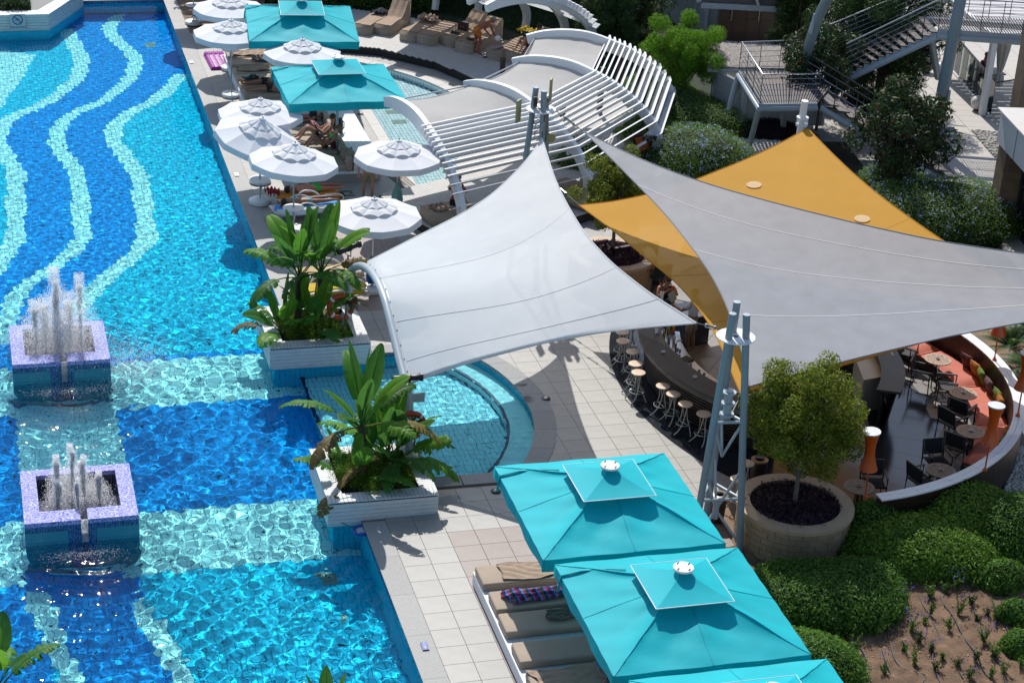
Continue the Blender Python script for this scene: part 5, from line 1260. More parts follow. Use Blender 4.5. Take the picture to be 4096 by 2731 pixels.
def chair():
    t_ = thing('arm_chair', 'x', 'chair', (0, 0, 0))
    for sx in (-1, 1):
        for sy, zt in ((1, .64), (-1, .86)):
            m = MB(); m.beam([(sx*.26, sy*.24, 0), (sx*.26, sy*.22, .44), (sx*.26, sy*.22-(.08 if sy < 0 else 0), zt)], .028, .028); m.build('leg', chm, t_)
        m = MB(); m.box((sx*.26, -.01, .65), (.05, .50, .022)); m.build('arm_rest', chm, t_)
    m = MB(); m.box((0, 0, .43), (.49, .44, .02)); m.build('seat', mesh_m, t_)
    m = MB(); m.beam([(0, -.235, .50), (0, -.30, .86)], .46, .014); m.build('back_rest', mesh_m, t_)
    m = MB(); m.beam([(-.26, -.30, .86), (.26, -.30, .86)], .025, .03); m.build('top_rail', chm, t_)
    for yy in (.22, -.22): m = MB(); m.beam([(-.26, yy, .42), (.26, yy, .42)], .025, .03); m.build('seat_rail', chm, t_)
    return t_
CH = [('R', 900, 560, -2.2, 'black armchair drawn up left of the table nearest the sail'), ('R', 780, 380, -2.4, 'black armchair half under the edge of the grey sail'), ('R', 1085, 640, -2.0, 'black armchair left of the second table'),
      ('R', 1190, 830, 2.2+PI, 'black armchair facing the bench between second and third tables'), ('R', 1125, 905, -1.2, 'black armchair with its back to the bar above the third table'), ('R', 1165, 1080, -.9, 'black armchair below the third table'),
      ('R', 1010, 1190, PI, 'black armchair behind the fourth table, its back square to us'), ('R', 900, 1330, -1.35, 'black armchair left of the fourth table'), ('R', 540, 1350, 2.9, 'black armchair behind the leftmost orange lamp'), ('B', 650, 400, .1, 'black armchair behind the seated customer')]
ch0 = None
for i, (k, x, y, rz, lab) in enumerate(CH):
    P_ = q(k, x, y, .45); loc = (P_[0], P_[1], .032)
    if ch0 is None: ch0 = chair(); ch0.location = loc; ch0.rotation_euler = (0, 0, rz); ch0['label'] = lab; ch0['group'] = 'black armchairs on the terrace'
    else: copy_thing(ch0, loc, rz, lab, 'black armchairs on the terrace')
# ---- orange lamps standing on the capping
orange = mat('orange_lacquer', (.55, .085, .006), .3, .06, 4)
def lamp():
    t_ = thing('orange_lamp', 'x', 'lamp', (0, 0, 0)); m = MB(); m.tube([(0, 0, .03), (0, 0, .72)], .018, 8); m.lathe([(.055, 0), (.055, .03), (.03, .05), (.025, .09)], n=12); m.build('stem', orange, t_, auto=50)
    m = MB(); m.lathe([(.20, .70), (.145, .88), (.112, 1.05), (.108, 1.17), (.118, 1.32), (.15, 1.48), (.19, 1.62)], n=24); m.build('shade', orange, t_, auto=60)
    m = MB(); m.lathe([(.192, 1.60), (.192, 1.625), (1e-6, 1.635)], n=24); m.build('diffuser_top', mat('white_diffuser', (.75, .76, .78), .35), t_, auto=50); return t_
lm0 = None
for i, (k, x, y, lab) in enumerate([('R', 483, 1450, 'hourglass orange lamp at the end of the wall behind the round tree'), ('R', 1363, 1258, 'hourglass orange lamp in front of the coral bench'), ('R', 1606, 855, 'hourglass orange lamp cut by the right side of the photo'), ('R', 1434, 443, 'hourglass orange lamp whose top is hidden by the grey sail')]):
    P_ = q(k, x, y, 1.12)
    if lm0 is None: lm0 = lamp(); o = lm0; o['label'] = lab; o['group'] = 'orange lamps on the wall'
    else: o = copy_thing(lm0, (0, 0, 0), 0, lab, 'orange lamps on the wall')
    o.location = P_; o.rotation_euler = ([.02, .0, .01, .02][i], [-.06, .02, .02, .02][i], i)
P_ = q('D', 1475, 430, 1.7); o = copy_thing(lm0, (P_[0], P_[1], .1), 2, 'hourglass orange lamp seen between the far round tree and the yellow sail', 'orange lamps on the wall')
# far bench piece under the yellow sail
t_ = thing('far_bench', 'dark bench end with coral seat beside the far stone planter', 'bench', q('B', 530, 330, .45)*[1, 1, 0], .25)
m = MB(); m.box((0, 0, .18), (1.5, .7, .34)); m.build('base', walnut, t_); m = MB(); m.box((0, .42, .5), (1.5, .1, .95)); m.build('back_rest', walnut, t_)
m = MB(); m.box((0, 0, .41), (1.48, .68, .11)); m.build('seat', coral, t_)
pillow('B', 505, 235, .72, grn, 'large olive pillow on the far bench beside the stone planter', .2, 1.2, .5); pillow('B', 560, 250, .66, coral, 'coral pillow against the far bench back', -.1, 1.2)
# bins
for x, y, lab in ((705, 870, 'slatted waste bin with steel lid behind the masts'), (1130, 500, 'dark round bin beside the stone planter')):
    P_ = q('P', x, y, .3); t_ = thing('waste_bin', lab, 'bin', (P_[0], P_[1], .0))
    m = MB(); m.lathe([(.16, 0), (.19, .62), (.17, .62), (.15, .05)], n=18); m.build('body', walnut, t_, auto=40); m = MB(); m.lathe([(.19, .62), (.20, .66), (.11, .67), (.10, .62)], n=18); m.build('lid', steel, t_, auto=40)
# small black floor lamps
for k, x, y, lab in (('Z5', 479, 765, 'small black floor light on the tiles by the round pool coping'), ('U', 288, 333, 'small floor light beside the corner of the turquoise umbrella')):
    P_ = q(k, x, y, .02); t_ = thing('floor_light', lab, 'floor light', (P_[0], P_[1], .0)); m = MB(); m.lathe([(.11, 0), (.11, .03), (.07, .05), (1e-6, .05)], n=18); m.build('housing', black, t_, auto=40); m = MB(); m.lathe([(.045, .051), (1e-6, .055)], n=12); m.build('lens', plastic_w, t_)
# ================================================================ STAIR, LANDING AND BRIDGE
def rail_run(mb, A, B, n): pass
t_ = thing('steel_landing', 'raised boarded landing with steel rails on splayed grey legs', 'landing')
LZ = 2.0
c_ = [q('T', x, y, LZ) for x, y in ((430, 480), (570, 705), (960, 700), (1120, 490), (840, 470))]
L0, L1, L2, L3 = c_[0], c_[1], c_[2], c_[3]
dkm = mat('grey_brown_decking', (.10, .082, .08), .55, .25, 7)
def boards_between(t_, a, b, c, d, n, m_, name='board', th=.03):
    """boards running a->d, laid one after another from a to b"""
    a, b, c, d = [np.array(p) for p in (a, b, c, d)]
    for i in range(n):
        u0, u1 = i/n+.004, (i+1)/n-.008; mb = MB(); P = [a+(b-a)*u0, a+(b-a)*u1, d+(c-d)*u1, d+(c-d)*u0]
        V = [tuple(p) for p in P]+[tuple(p-[0, 0, th]) for p in P]; mb.add(V, [(0, 1, 2, 3), (7, 6, 5, 4), (0, 4, 5, 1), (1, 5, 6, 2), (2, 6, 7, 3), (3, 7, 4, 0)]); mb.build(name, m_, t_)
boards_between(t_, L0, L3, L2, L1, 26, dkm)
m = MB(); m.tube([L0-[0, 0, .16], L1-[0, 0, .16], L2-[0, 0, .16]], .10, 12); m.build('edge_tube', lightsteel, t_, auto=50)
m = MB(); m.beam([L1-[0, .0, .05], L2-[0, 0, .05]], .03, .14); m.beam([L0-[0, 0, .05], L1-[0, 0, .05]], .03, .14); m.build('edge_fascia', lightsteel, t_)
for a, b_ in ((q('T', 320, 890), L0), (q('T', 490, 1025), L1), (q('T', 730, 885), q('T', 735, 690, LZ))):
    m = MB(); m.tube([a, b_-np.array([0, 0, .16])], .095, 12); m.build('leg', lightsteel, t_, auto=50)
def balustrade(t_, P, h, nr, post_n, top=.024, lean=0.):
    P = [np.array(p) for p in P]; m = MB(); m.tube([p+[0, 0, h] for p in P], top, 8); m.build('hand_rail', steel, t_, auto=60)
    for k in range(nr): z = h*(k+.6)/(nr+.4); m = MB(); m.tube([p+[0, 0, z] for p in P], .009, 5); m.build('wire_rail', steel, t_)
    for i in range(len(P)-1):
        n = post_n[i] if isinstance(post_n, (list, tuple)) else post_n
        for j in range(n+1):
            if j == n and i < len(P)-2: continue
            p = P[i]+(P[i+1]-P[i])*j/n; m = MB(); m.beam([p-[0, 0, .15], p+[0, 0, h]], .012, .03); m.build('baluster', dark_metal, t_)
balustrade(t_, [L0, L1, L2], 1.0, 5, [3, 2]); balustrade(t_, [L0, c_[4]+[0, .1, 0]], 1.0, 5, 3)
# flight going up to the bridge
t_ = thing('upper_stair', 'open steel stair with dark treads climbing from the landing to the bridge', 'stair')
Z1 = 4.0
s0, s1 = np.array([28.3, 61.0, LZ]), np.array([28.6, 59.45, LZ]); e0, e1 = np.array([31.6, 59.75, Z1]), np.array([31.2, 58.0, Z1])
s0, s1, e0, e1 = q('T', 930, 400, 2.1), q('T', 1130, 495, 2.1), q('T', 1690, 85, Z1), q('T', 1775, 190, Z1)
nt_ = 13
for i in range(nt_):
    u = i/nt_; a, b_ = s0+(e0-s0)*u, s1+(e1-s1)*u; r_ = (e1-s1)/nt_; w_ = np.array([r_[0], r_[1], 0])*1.15
    mb = MB(); P = [a, b_, b_+w_, a+w_]; V = [tuple(p) for p in P]+[tuple(p-[0, 0, .05]) for p in P]; mb.add(V, [(0, 1, 2, 3), (7, 6, 5, 4), (0, 4, 5, 1), (1, 5, 6, 2), (2, 6, 7, 3), (3, 7, 4, 0)]); tr_ = mb.build('tread', dkm, t_)
    mb = MB(); mb.box(tuple(b_+w_*.5-[0, 0, .12]), (.26, .02, .16), math.atan2(w_[1], w_[0])); mb.build('bracket', lightsteel, tr_)
for A, B_ in ((s1, e1), (s0, e0)):
    m = MB(); m.tube([A-[0, 0, .32], B_-[0, 0, .32]], .10, 12); m.build('stringer', lightsteel, t_, auto=50)
    balustrade(t_, [A, B_], 1.02, 5, 6)
# bridge
t_ = thing('foot_bridge', 'boarded foot bridge with steel wire rails in the upper right corner', 'bridge')
b0, b1, b2, b3 = q('T', 1690, 80, Z1), q('T', 1775, 190, Z1), q('T', 2900, 270, Z1), q('T', 2820, 160, Z1)
boards_between(t_, b0, b3, b2, b1, 60, dkm, 'board')
m = MB(); m.tube([b1-[0, 0, .28], b2-[0, 0, .28]], .11, 12); m.build('girder', lightsteel, t_, auto=50); m = MB(); m.beam([b1-[0, 0, .10], b2-[0, 0, .10]], .03, .16); m.build('fascia', lightsteel, t_)
m = MB(); m.tube([b0-[0, 0, .28], b3-[0, 0, .28]], .11, 12); m.build('girder', lightsteel, t_, auto=50)
balustrade(t_, [b1, b2], 1.05, 4, 8); balustrade(t_, [b0, b3], 1.05, 4, 8)
t_ = thing('bridge_column', 'tall leaning grey column crossing in front of the bridge', 'column'); 
cb = q('T', 1735, 975); X_, Y_ = cb[0], cb[1]
ct = np.array([X_+.35, Y_+.1, 7.5]); m = MB(); m.tube([cb, ct], [.21, .19], 18); m.build('shaft', galv, t_, auto=50)
fx_ = q('T', 1770, 635, 1.9); m = MB(); m.box((cb+(ct-cb)*.235+[.14, -.2, 0]), (.08, .08, .42)); m.build('small_lamp', lightsteel, t_)
m = MB(); m.tube([q('T', 1770, 560, 1.6)+[.3, .6, 0], q('T', 1725, 260, 3.6)], .12, 10); m.build('brace', galv, t_)
t_ = thing('arched_column', 'grey column bending over the landing and out of the top of the photo', 'column')
P = []; base = q('T', 855, 600, 1.4)
for (x, y), z in zip(((858, 640), (862, 520), (880, 400), (912, 280), (950, 160), (1000, 50), (1040, -20), (1110, -130)), (1.2, 1.9, 2.6, 3.4, 4.1, 4.75, 5.2, 5.9)): P.append(q('T', x, y, z))
P = [np.array([P[0][0], P[0][1], 0])]+P; m = MB(); m.tube(catmull(P, 3), .17, 16); m.build('shaft', galv, t_, auto=50)
m = MB(); pp = P[5]; m.tube([pp+[-.2, -.1, -.3], pp+[-.12, -.1, .35]], .06, 8); m.build('small_lamp', lightsteel, t_)
# flight going down to the path
t_ = thing('lower_stair', 'steel stair with round handrails descending to the path through magnolias', 'stair')
for (a, b_) in (((905, 370, 2.95), (1812, 928, .95)), ((1010, 490, 2.95), (1887, 1018, .95))):
    A, B_ = q('T', *a), q('T', *b_); m = MB(); m.tube([A, B_], .028, 8); m.build('hand_rail', dark_metal, t_, auto=60)
    for k in range(3): m = MB(); m.tube([A-[0, 0, .25*(k+1)], B_-[0, 0, .25*(k+1)]], .009, 5); m.build('wire_rail', steel, t_)
    for k in range(6): p = A+(B_-A)*(k+.6)/6.2; m = MB(); m.beam([p, p-[0, 0, 1.0]], .018, .04); m.build('baluster', dark_metal, t_)
A, B_ = q('T', 1010, 490, 2.95)-[0, 0, 1.2], q('T', 1887, 1018, .95)-[0, 0, 1.2]; m = MB(); m.tube([A, B_], .11, 12); m.build('stringer', lightsteel, t_, auto=50)
A2, B2 = q('T', 905, 370, 2.95)-[0, 0, .95], q('T', 1812, 928, .95)-[0, 0, .95]; A1_s, B1_s = A+[0, 0, .25], B_+[0, 0, .25]
for i in range(12):
    u = (i+.5)/12; a, b_ = A2+(B2-A2)*u, A1_s+(B1_s-A1_s)*u; w_ = np.array([(B_-A)[0], (B_-A)[1], 0])/12*1.1; mb = MB(); P = [a, b_, b_+w_, a+w_]
    V = [tuple(p) for p in P]+[tuple(p-[0, 0, .05]) for p in P]; mb.add(V, [(0, 1, 2, 3), (7, 6, 5, 4), (0, 4, 5, 1), (1, 5, 6, 2), (2, 6, 7, 3), (3, 7, 4, 0)]); mb.build('tread', dkm, t_)

# ================================================================ HUTS
lou = mat('white_louvre_boards', (.52, .53, .54), .6, .06, 4)
thatch = mat('grey_reed_thatch', (.33, .29, .27), .95, .25, 30, bump=.6, bscale=60)
def louvre_wall(t_, a, b, z0, z1, n, parent_m=lou):
    a, b = np.array(a[:2]), np.array(b[:2]); L_ = np.linalg.norm(b-a); u = (b-a)/L_; nr = np.array([u[1], -u[0]]); an = math.atan2(u[1], u[0]); c = (a+b)/2
    for k in range(n):
        z = z0+(z1-z0)*(k+.5)/n; mb = MB(); cc = c+nr*.015; mb.box((0, 0, 0), (L_, .02, (z1-z0)/n*.92), 0, Matrix.Rotation(.16, 3, 'X')); o = mb.build('louvre_board', lou, t_, loc=(cc[0], cc[1], z)); o.rotation_euler = (0, 0, an)
    mb = MB(); mb.box((c[0]-nr[0]*.05, c[1]-nr[1]*.05, (z0+z1)/2), (L_, .06, z1-z0), an); mb.build('wall_core', mat('hut_core', (.25, .25, .26), .8), t_)
    for e in (a, b): mb = MB(); mb.box((e[0]+nr[0]*.03, e[1]+nr[1]*.03, (z0+z1)/2), (.10, .10, z1-z0), an); mb.build('corner_post', lou, t_)
t_ = thing('reed_roof_hut', 'white boarded hut with pale reed roof behind the landing', 'hut')
HZ = 1.72
r_ = [q('T', x, y, HZ) for x, y in ((222, 462), (222, 292), (870, 322), (870, 480))]
w0, w1 = q('T', 232, 775), q('T', 445, 885); w2 = q('T', 1000, 880)
louvre_wall(t_, w0+[.05, 0, 0], w1, .12, HZ-.08, 17); louvre_wall(t_, w1, w2+[0, .2, 0], .12, HZ-.08, 17)
m = MB(); n = 30; G = []
a, b_, c2, d2 = r_
for j in range(9):
    G.append([tuple(a+(b_-a)*(j/8)+((d2+(c2-d2)*(j/8))-(a+(b_-a)*(j/8)))*(i/n)+np.array([0, 0, .06+.10*math.sin(PI*j/8)+.02*rnd.random()])) for i in range(n+1)])
m.sheet(G, .10); m.build('reed_roof', thatch, t_)
# loose reed bundles, laid along the slope
rb = MB()
for k in range(2600):
    i, j = rnd.random(), rnd.random()*.92; p = a+(b_-a)*j+((d2+(c2-d2)*j)-(a+(b_-a)*j))*i; e = (b_-a)*.075; z = .085+.10*math.sin(PI*j)
    o_ = np.array([rnd.uniform(-.05, .05), 0, 0]); p0, p1 = p+[0, 0, z], p+e+o_+[0, 0, z+.02]; s_ = np.array([.010, 0, 0]); rb.add([p0-s_, p0+s_, p1+s_, p1-s_], [(0, 1, 2, 3)])
rb.build('reeds', mat('reed_stalks', (.40, .36, .33), .9, .3, 20), t_).__setitem__('kind', 'stuff')
m = MB(); m.beam([a-[0, 0, .05], d2-[0, 0, .05]], .12, .12); m.build('eave_board', lou, t_)
t_ = thing('changing_cabin', 'white louvred cabin with shingle roof at the top of the photo', 'cabin')
w0, w1, w2 = q('T', 20, 260), q('T', 190, 300), q('T', 830, 300)
k0 = q('T', 130, 240); 
louvre_wall(t_, k0, q('T', 200, 275), .0, 2.7, 26)
louvre_wall(t_, q('T', 195, 262), q('T', 900, 262), .0, 2.62, 26)
louvre_wall(t_, q('T', 0, 150)+[-.2, 1.0, 0], k0, .0, 2.9, 22)
e0, e1, e2 = q('T', 180, 28, 2.75), q('T', 560, 52, 2.75), q('T', 830, 62, 2.75); bk = q('T', 120, -190, 3.9), q('T', 780, -150, 3.9)
m = MB(); m.beam([e0-[0, 0, .05], e2-[0, 0, .05]], .06, .2); m.build('gutter_board', lou, t_); 
shg = mat('brown_grey_shingles', (.14, .115, .11), .9, .3, 10)
ns = 0
for j in range(9):
    u0 = j/9; A_, B_ = e0+(bk[0]-e0)*u0, e2+(bk[1]-e2)*u0; A2_, B2_ = e0+(bk[0]-e0)*(u0+.13), e2+(bk[1]-e2)*(u0+.13); n = 26
    for i in range(n):
        if ns > 230: break
        v0, v1 = i/n+.001, (i+1)/n-.001; j_ = rnd.uniform(-.01, .01); mb = MB(); P = [A_+(B_-A_)*v0+[0, 0, .03+j_], A_+(B_-A_)*v1+[0, 0, .03-j_], A2_+(B2_-A2_)*v1, A2_+(B2_-A2_)*v0]
        mb.add([tuple(p) for p in P]+[tuple(p-np.array([0, 0, .02])) for p in P], [(0, 1, 2, 3), (7, 6, 5, 4), (0, 4, 5, 1), (1, 5, 6, 2), (2, 6, 7, 3), (3, 7, 4, 0)]); mb.build('shingle', shg, t_); ns += 1
m = MB(); m.beam([e1+[0, 0, .08], e1+(bk[0]-e0)+[0, 0, .08]], .16, .1); m.build('ridge_batten', lou, t_)
m = MB(); m.beam([e0+[-.1, 0, .08], bk[0]+[-.1, 0, .08]], .10, .16); m.build('barge_board', lou, t_)
for i, (x, w_) in enumerate(((280, .9), (540, .9), (730, .8))):
    p = q('T', x, 262); mb = MB(); mb.box((p[0], p[1]-.06, 1.1), (w_, .05, 2.1), -.2); mb.build('door', lou, t_)
# shower wall
t_ = thing('shower_wall', 'brown tiled shower wall with three shower heads in front of the cabin', 'wall')
s0, s1 = q('T', 278, 305), q('T', 830, 322); u = (s1-s0); L_ = float(np.linalg.norm(u[:2])); an = math.atan2(u[1], u[0]); ctr = (s0+s1)/2
m = MB(); m.box((ctr[0], ctr[1]+.08, 1.05), (L_+.05, .12, 2.1), an); m.build('wall_core', mat('shower_grout', (.2, .17, .15), .9), t_)
btm = mat('brown_shower_tile', (.085, .055, .042), .3, .3, 3)
nx = 6
for i in range(nx):
    for j in range(4):
        c = s0+u*((i+.5)/nx); m = MB(); m.box((0, 0, 0), (L_/nx-.02, .02, .50)); o = m.build('tile', btm, t_, loc=(c[0], c[1], .27+.52*j)); o.rotation_euler = (0, 0, an)
m = MB(); m.box((ctr[0], ctr[1]+.06, 2.13), (L_+.1, .2, .05), an); m.build('cap', dark_metal, t_)
for i in range(3):
    c = s0+u*(.14+.33*i); m = MB(); m.tube([c+[0, -.05, 1.0], c+[0, -.08, 2.0], c+[0, -.16, 2.06], c+[0, -.22, 1.98]], .022, 6); m.lathe([(.05, 0), (.02, .04)], tuple(c+[0, -.23, 1.93]), 10); m.build('shower_head', steel, t_)

# ================================================================ BUILDING AT THE RIGHT
travertine = mat('brown_travertine', (.24, .17, .115), .55, .2, 3, bump=.15)
t_ = thing('hotel_wing', 'hotel wing with travertine pier, white fascia and dark glazing at the right', 'building')
bx_, by_ = 29.95, 50.6; zt = zof('T', 2165, 725, bx_, by_+.2)
zb_ = zof('T', 2155, 955, bx_, by_+.2)
bd_ = (q('T', 2352, 925, zt)-q('T', 2167, 727, zt))[:2]; bd_ /= np.linalg.norm(bd_); nrm = np.array([bd_[1], -bd_[0]])   # along the facade toward us; outward normal
if nrm[0] > 0: nrm = -nrm
an = math.atan2(bd_[1], bd_[0]); O = np.array([bx_, by_+.2])
def P3(s_, o_, z): p = O+bd_*s_+nrm*o_; return (p[0], p[1], z)
# pier of stone slabs
for j in range(8):
    z0, z1 = zb_*j/8+.002, zb_*(j+1)/8-.004
    m = MB(); m.box(P3(.36, -.45, (z0+z1)/2), (.72, .9, z1-z0), an); m.build('stone_slab', travertine, t_)
m = MB()
for s_ in (0,): m.box(P3(7, -3.0, (zt+zb_)/2), (14, 6.2, zt-zb_-.05), an)
m.build('fascia', mat('pale_grey_render', (.60, .62, .63), .6, .03, 2), t_)
m = MB(); m.box(P3(7, -2.98, zt+.0), (14.1, 6.4, .05), an); m.build('parapet_cap', mat('pale_stone_cap', (.66, .62, .58), .5, .05, 4), t_)
for k in range(5):
    m = MB(); m.box(P3(1.6+2.2*k, .107, (zt+zb_)/2), (.012, .01, zt-zb_-.06), an); m.build('panel_joint', dark_metal, t_)
for k in range(14):
    m = MB(); m.box(P3(5.0, -.50, zb_-.06-.06*k), (8.5, .03, .04), an); 
    if k < 7: m.build('louvre', mat('dark_brown_louvre', (.05, .04, .035), .4), t_)
m = MB(); m.box(P3(5.0, -.62, zb_*.42), (8.5, .02, zb_*.82), an); m.build('glazing', mat('dark_window_glass', (.010, .014, .014), .03, spec=1.0), t_)
for k in range(6):
    m = MB(); m.box(P3(.85+1.25*k, -.57, zb_*.42), (.06, .06, zb_*.84), an); m.build('mullion', dark_metal, t_)
m = MB(); m.box(P3(5.0, -.57, zb_*.62), (8.5, .06, .05), an); m.build('transom', dark_metal, t_)
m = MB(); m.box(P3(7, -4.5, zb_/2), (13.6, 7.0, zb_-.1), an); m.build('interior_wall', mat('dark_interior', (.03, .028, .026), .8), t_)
gl = bpy.data.materials.new('green_balustrade_glass'); gl.use_nodes = True; N = gl.node_tree.nodes; L = gl.node_tree.links
tp = N.new('ShaderNodeBsdfTransparent'); tp.inputs[0].default_value = (.62, .74, .70, 1); gs = N.new('ShaderNodeBsdfGlossy'); gs.inputs['Roughness'].default_value = .02; lw = N.new('ShaderNodeFresnel'); lw.inputs[0].default_value = 1.6
mx = N.new('ShaderNodeMixShader'); L.new(lw.outputs[0], mx.inputs[0]); L.new(tp.outputs[0], mx.inputs[1]); L.new(gs.outputs[0], mx.inputs[2]); L.new(mx.outputs[0], N['Material Output'].inputs[0])
for k in range(4):
    m = MB(); m.box(P3(1.0+1.9*k+.9, -.35, zt+.52), (1.86, .018, .98), an); m.build('glass_panel', gl, t_)
m = MB(); m.box(P3(.98, -1.6, zt+.52), (.018, 2.4, .98), an); m.build('glass_panel', gl, t_)
m = MB(); m.beam([P3(.98, -.35, zt+1.03), P3(9, -.35, zt+1.03)], .05, .04); m.build('glass_rail', dark_metal, t_)
# upper pier and dark upper wall behind
pb = q('T', 2190, 725, 1.2); t_ = thing('upper_pier', 'tall brown stone pier with dark louvres above the white fascia', 'pier')
pz_ = [q('T', 2225, 700, z) for z in (2.5,)][0]
for j in range(9): m = MB(); m.box((pz_[0]+.95, pz_[1]+.4, .35+.7*j), (.75, .7, .69), an); m.build('stone_slab', travertine, t_)
m = MB(); m.box((pz_[0]+2.4, pz_[1]+.2, 4.6), (2.4, .6, 2.6), an); m.build('louvre_panel', mat('dark_brown_louvre', (.05, .04, .035), .4), t_)
# path, pebbles, far terrace
pm = mat('pale_grey_paving', (.47, .44, .40), .6, .04, 1.5)
pth = tag(empty('path_paving'), kind='structure')
pth_an = rd(-9); proto = tile_block(1.19, .594, .012, 'tile', pm, .003); cnt = 0; mb = MB(); tl = []
for i in range(-12, 16):
    for j in range(-40, 50):
        x0, y0 = 31.5, 58.; x = x0+1.2*i*math.cos(pth_an)-.6*j*math.sin(pth_an); y = y0+1.2*i*math.sin(pth_an)+.6*j*math.cos(pth_an)
        s_ = (x-27.8)-(y-52)*.0
        if y < 46 or y > 82 or x < 27.6+max(0, (60-y))*.14+ (2.0 if y > 61 else 0) or x > 42: continue
        tl.append((x, y))
tl.sort(key=lambda p: (p[0]-33)**2+(p[1]-57)**2)
for k, (x, y) in enumerate(tl):
    if k < 200: o = link('tile', proto, pth, (x, y, .012)); o.rotation_euler = (0, 0, pth_an)
    else: mb.box((x, y, .006), (1.19, .594, .012), pth_an)
mb.build('paving_tiles', pm, pth).__setitem__('kind', 'stuff')
peb = mat('white_pebbles', (.62, .58, .52), .7, .25, 1.5)
def pebbles(name, lab, poly, n, z=.03, sz=.06):
    xs = [p[0] for p in poly]; ys = [p[1] for p in poly]; r_ = np.random.RandomState(2)
    X = r_.uniform(min(xs), max(xs), n*3); Y = r_.uniform(min(ys), max(ys), n*3); ok = inpoly(X, Y, poly); X, Y = X[ok][:n], Y[ok][:n]; n = len(X)
    base = []
    for i in range(4):
        ph = -PI/2+PI*(i)/3
        for k in range(6): base.append((math.cos(ph)*math.cos(k*PI/3), math.cos(ph)*math.sin(k*PI/3), math.sin(ph)*.6))
    base = np.array(base); f = []
    for i in range(3):
        for k in range(6): f.append((i*6+k, i*6+(k+1) % 6, (i+1)*6+(k+1) % 6, (i+1)*6+k))
    f = np.array(f); S = sz*(.6+.8*r_.rand(n)); A = r_.rand(n)*PI; ex = .65+.35*r_.rand(n)
    bx2 = base[None]*S[:, None, None]; bx2[:, :, 1] *= ex[:, None]; c, s = np.cos(A)[:, None], np.sin(A)[:, None]
    V = np.stack([bx2[:, :, 0]*c-bx2[:, :, 1]*s+X[:, None], bx2[:, :, 0]*s+bx2[:, :, 1]*c+Y[:, None], bx2[:, :, 2]+z+.02*r_.rand(n)[:, None]], -1).reshape(-1, 3)
    Fq = (f[None]+np.arange(n)[:, None, None]*24).reshape(-1, 4); o = link(name, nparr_mesh(name, V, Fq, peb, smooth=True)); tag(o, lab, 'pebbles', None, 'stuff')
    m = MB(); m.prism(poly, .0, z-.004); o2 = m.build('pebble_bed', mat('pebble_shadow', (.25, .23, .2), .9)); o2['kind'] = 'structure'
pp = [tuple(q('Z6', x, y)[:2]) for x, y in ((750, 590), (1000, 602), (1250, 1200), (1100, 1050), (985, 862))]
pebbles('pebbles', 'white pebbles in a strip beside the hotel wing', [pp[0], pp[1], (pp[1][0]+1.6, pp[1][1]-.3), (pp[4][0]+1.4, pp[4][1]-.6), pp[4]], 1100, .035)
lp = [tuple(q('T', x, y)[:2]) for x, y in ((300, 860), (560, 860), (900, 900), (700, 1000), (480, 1060), (380, 1020))]
pebbles('pebbles', 'white stones on the ground under the landing', lp, 1500, .03, .08)
rp = [tuple(q('R', x, y)[:2]) for x, y in ((1590, 1100), (1800, 1050), (1800, 1500), (1590, 1460), (1480, 1470), (1560, 1250))]
pebbles('pebbles', 'white pebbles outside the curved wall at the right edge', rp, 1500, .03, .05)
rp = [(23.9, 41.2), (25.3, 41.0), (25.9, 43.5), (24.6, 44)]
# globes
globe_m = mat('white_globe', (.78, .77, .76), .3)
for (k, x, y, z, lab) in (('Z6', 817, 290, .3, 'white globe lamp on the path nearest the hotel wing'), ('D', 2162, 158, .3, 'white globe lamp reflected beside the glass screen'),('D', 2131, 150, .3, 'farthest white globe lamp behind the grey column')):
    P_ = q(k, x, y, z); t_ = thing('globe_lamp', lab, 'lamp', (P_[0], P_[1], 0), 0, 'white globe lamps along the path'); m = MB(); m.ell((0, 0, .30), (.26, .26, .26), 20, 12); m.build('globe', globe_m, t_, smooth=True); m = MB(); m.lathe([(.12, 0), (.12, .06)], n=14); m.build('base', dark_metal, t_)
# glass screen of the restaurant terrace
t_ = thing('glass_screen', 'long clear glass screen with dark top rail along the far terrace', 'glass screen')
g0, g1, g2 = q('T', 1868, 480, .02), q('T', 2125, 790, .02), q('T', 2190, 800, .02)
n = 6
for i in range(n):
    a, b_ = g0+(g1-g0)*(i/n+.004), g0+(g1-g0)*((i+1)/n-.004); m = MB(); m.add([a, b_, b_+[0, 0, 1.25], a+[0, 0, 1.25]], [(0, 1, 2, 3)]); c = (a+b_)/2; L_ = np.linalg.norm(b_-a); m = MB(); m.box((c[0], c[1], .66), (L_, .015, 1.2), math.atan2((b_-a)[1], (b_-a)[0])); m.build('glass_panel', gl, t_)
m = MB(); m.beam([g0+[0, 0, 1.28], g1+[0, 0, 1.28], g1+[1.2, .3, 1.28]], .07, .05); m.build('top_rail', dark_metal, t_); m = MB(); m.beam([g0+[0, 0, .04], g1+[0, 0, .04]], .1, .08); m.build('kerb', white, t_)
t_ = thing('gathered_curtain', 'gathered white curtain tied low at the terrace pavilion', 'curtain'); P_ = q('T', 2170, 590, .5)
m = MB(); Rg = []
for z, r_ in ((.55, .14), (.75, .17), (.95, .15), (1.05, .07), (1.3, .12), (1.9, .20), (2.6, .24)):
    Rg.append([(P_[0]+(r_*(1+.22*math.sin(7*a)))*math.cos(a), P_[1]+(r_*(1+.22*math.sin(7*a)))*math.sin(a), z) for a in np.linspace(0, 2*PI, 29)[:-1]])
add_rings(m, Rg); m.build('drape', mat('white_curtain', (.68, .66, .62), .8, trans=.3), t_, smooth=True)
m = MB(); m.lathe([(.08, 1.0), (.08, 1.07)], (P_[0], P_[1], 0), 12); m.build('tie', white, t_)
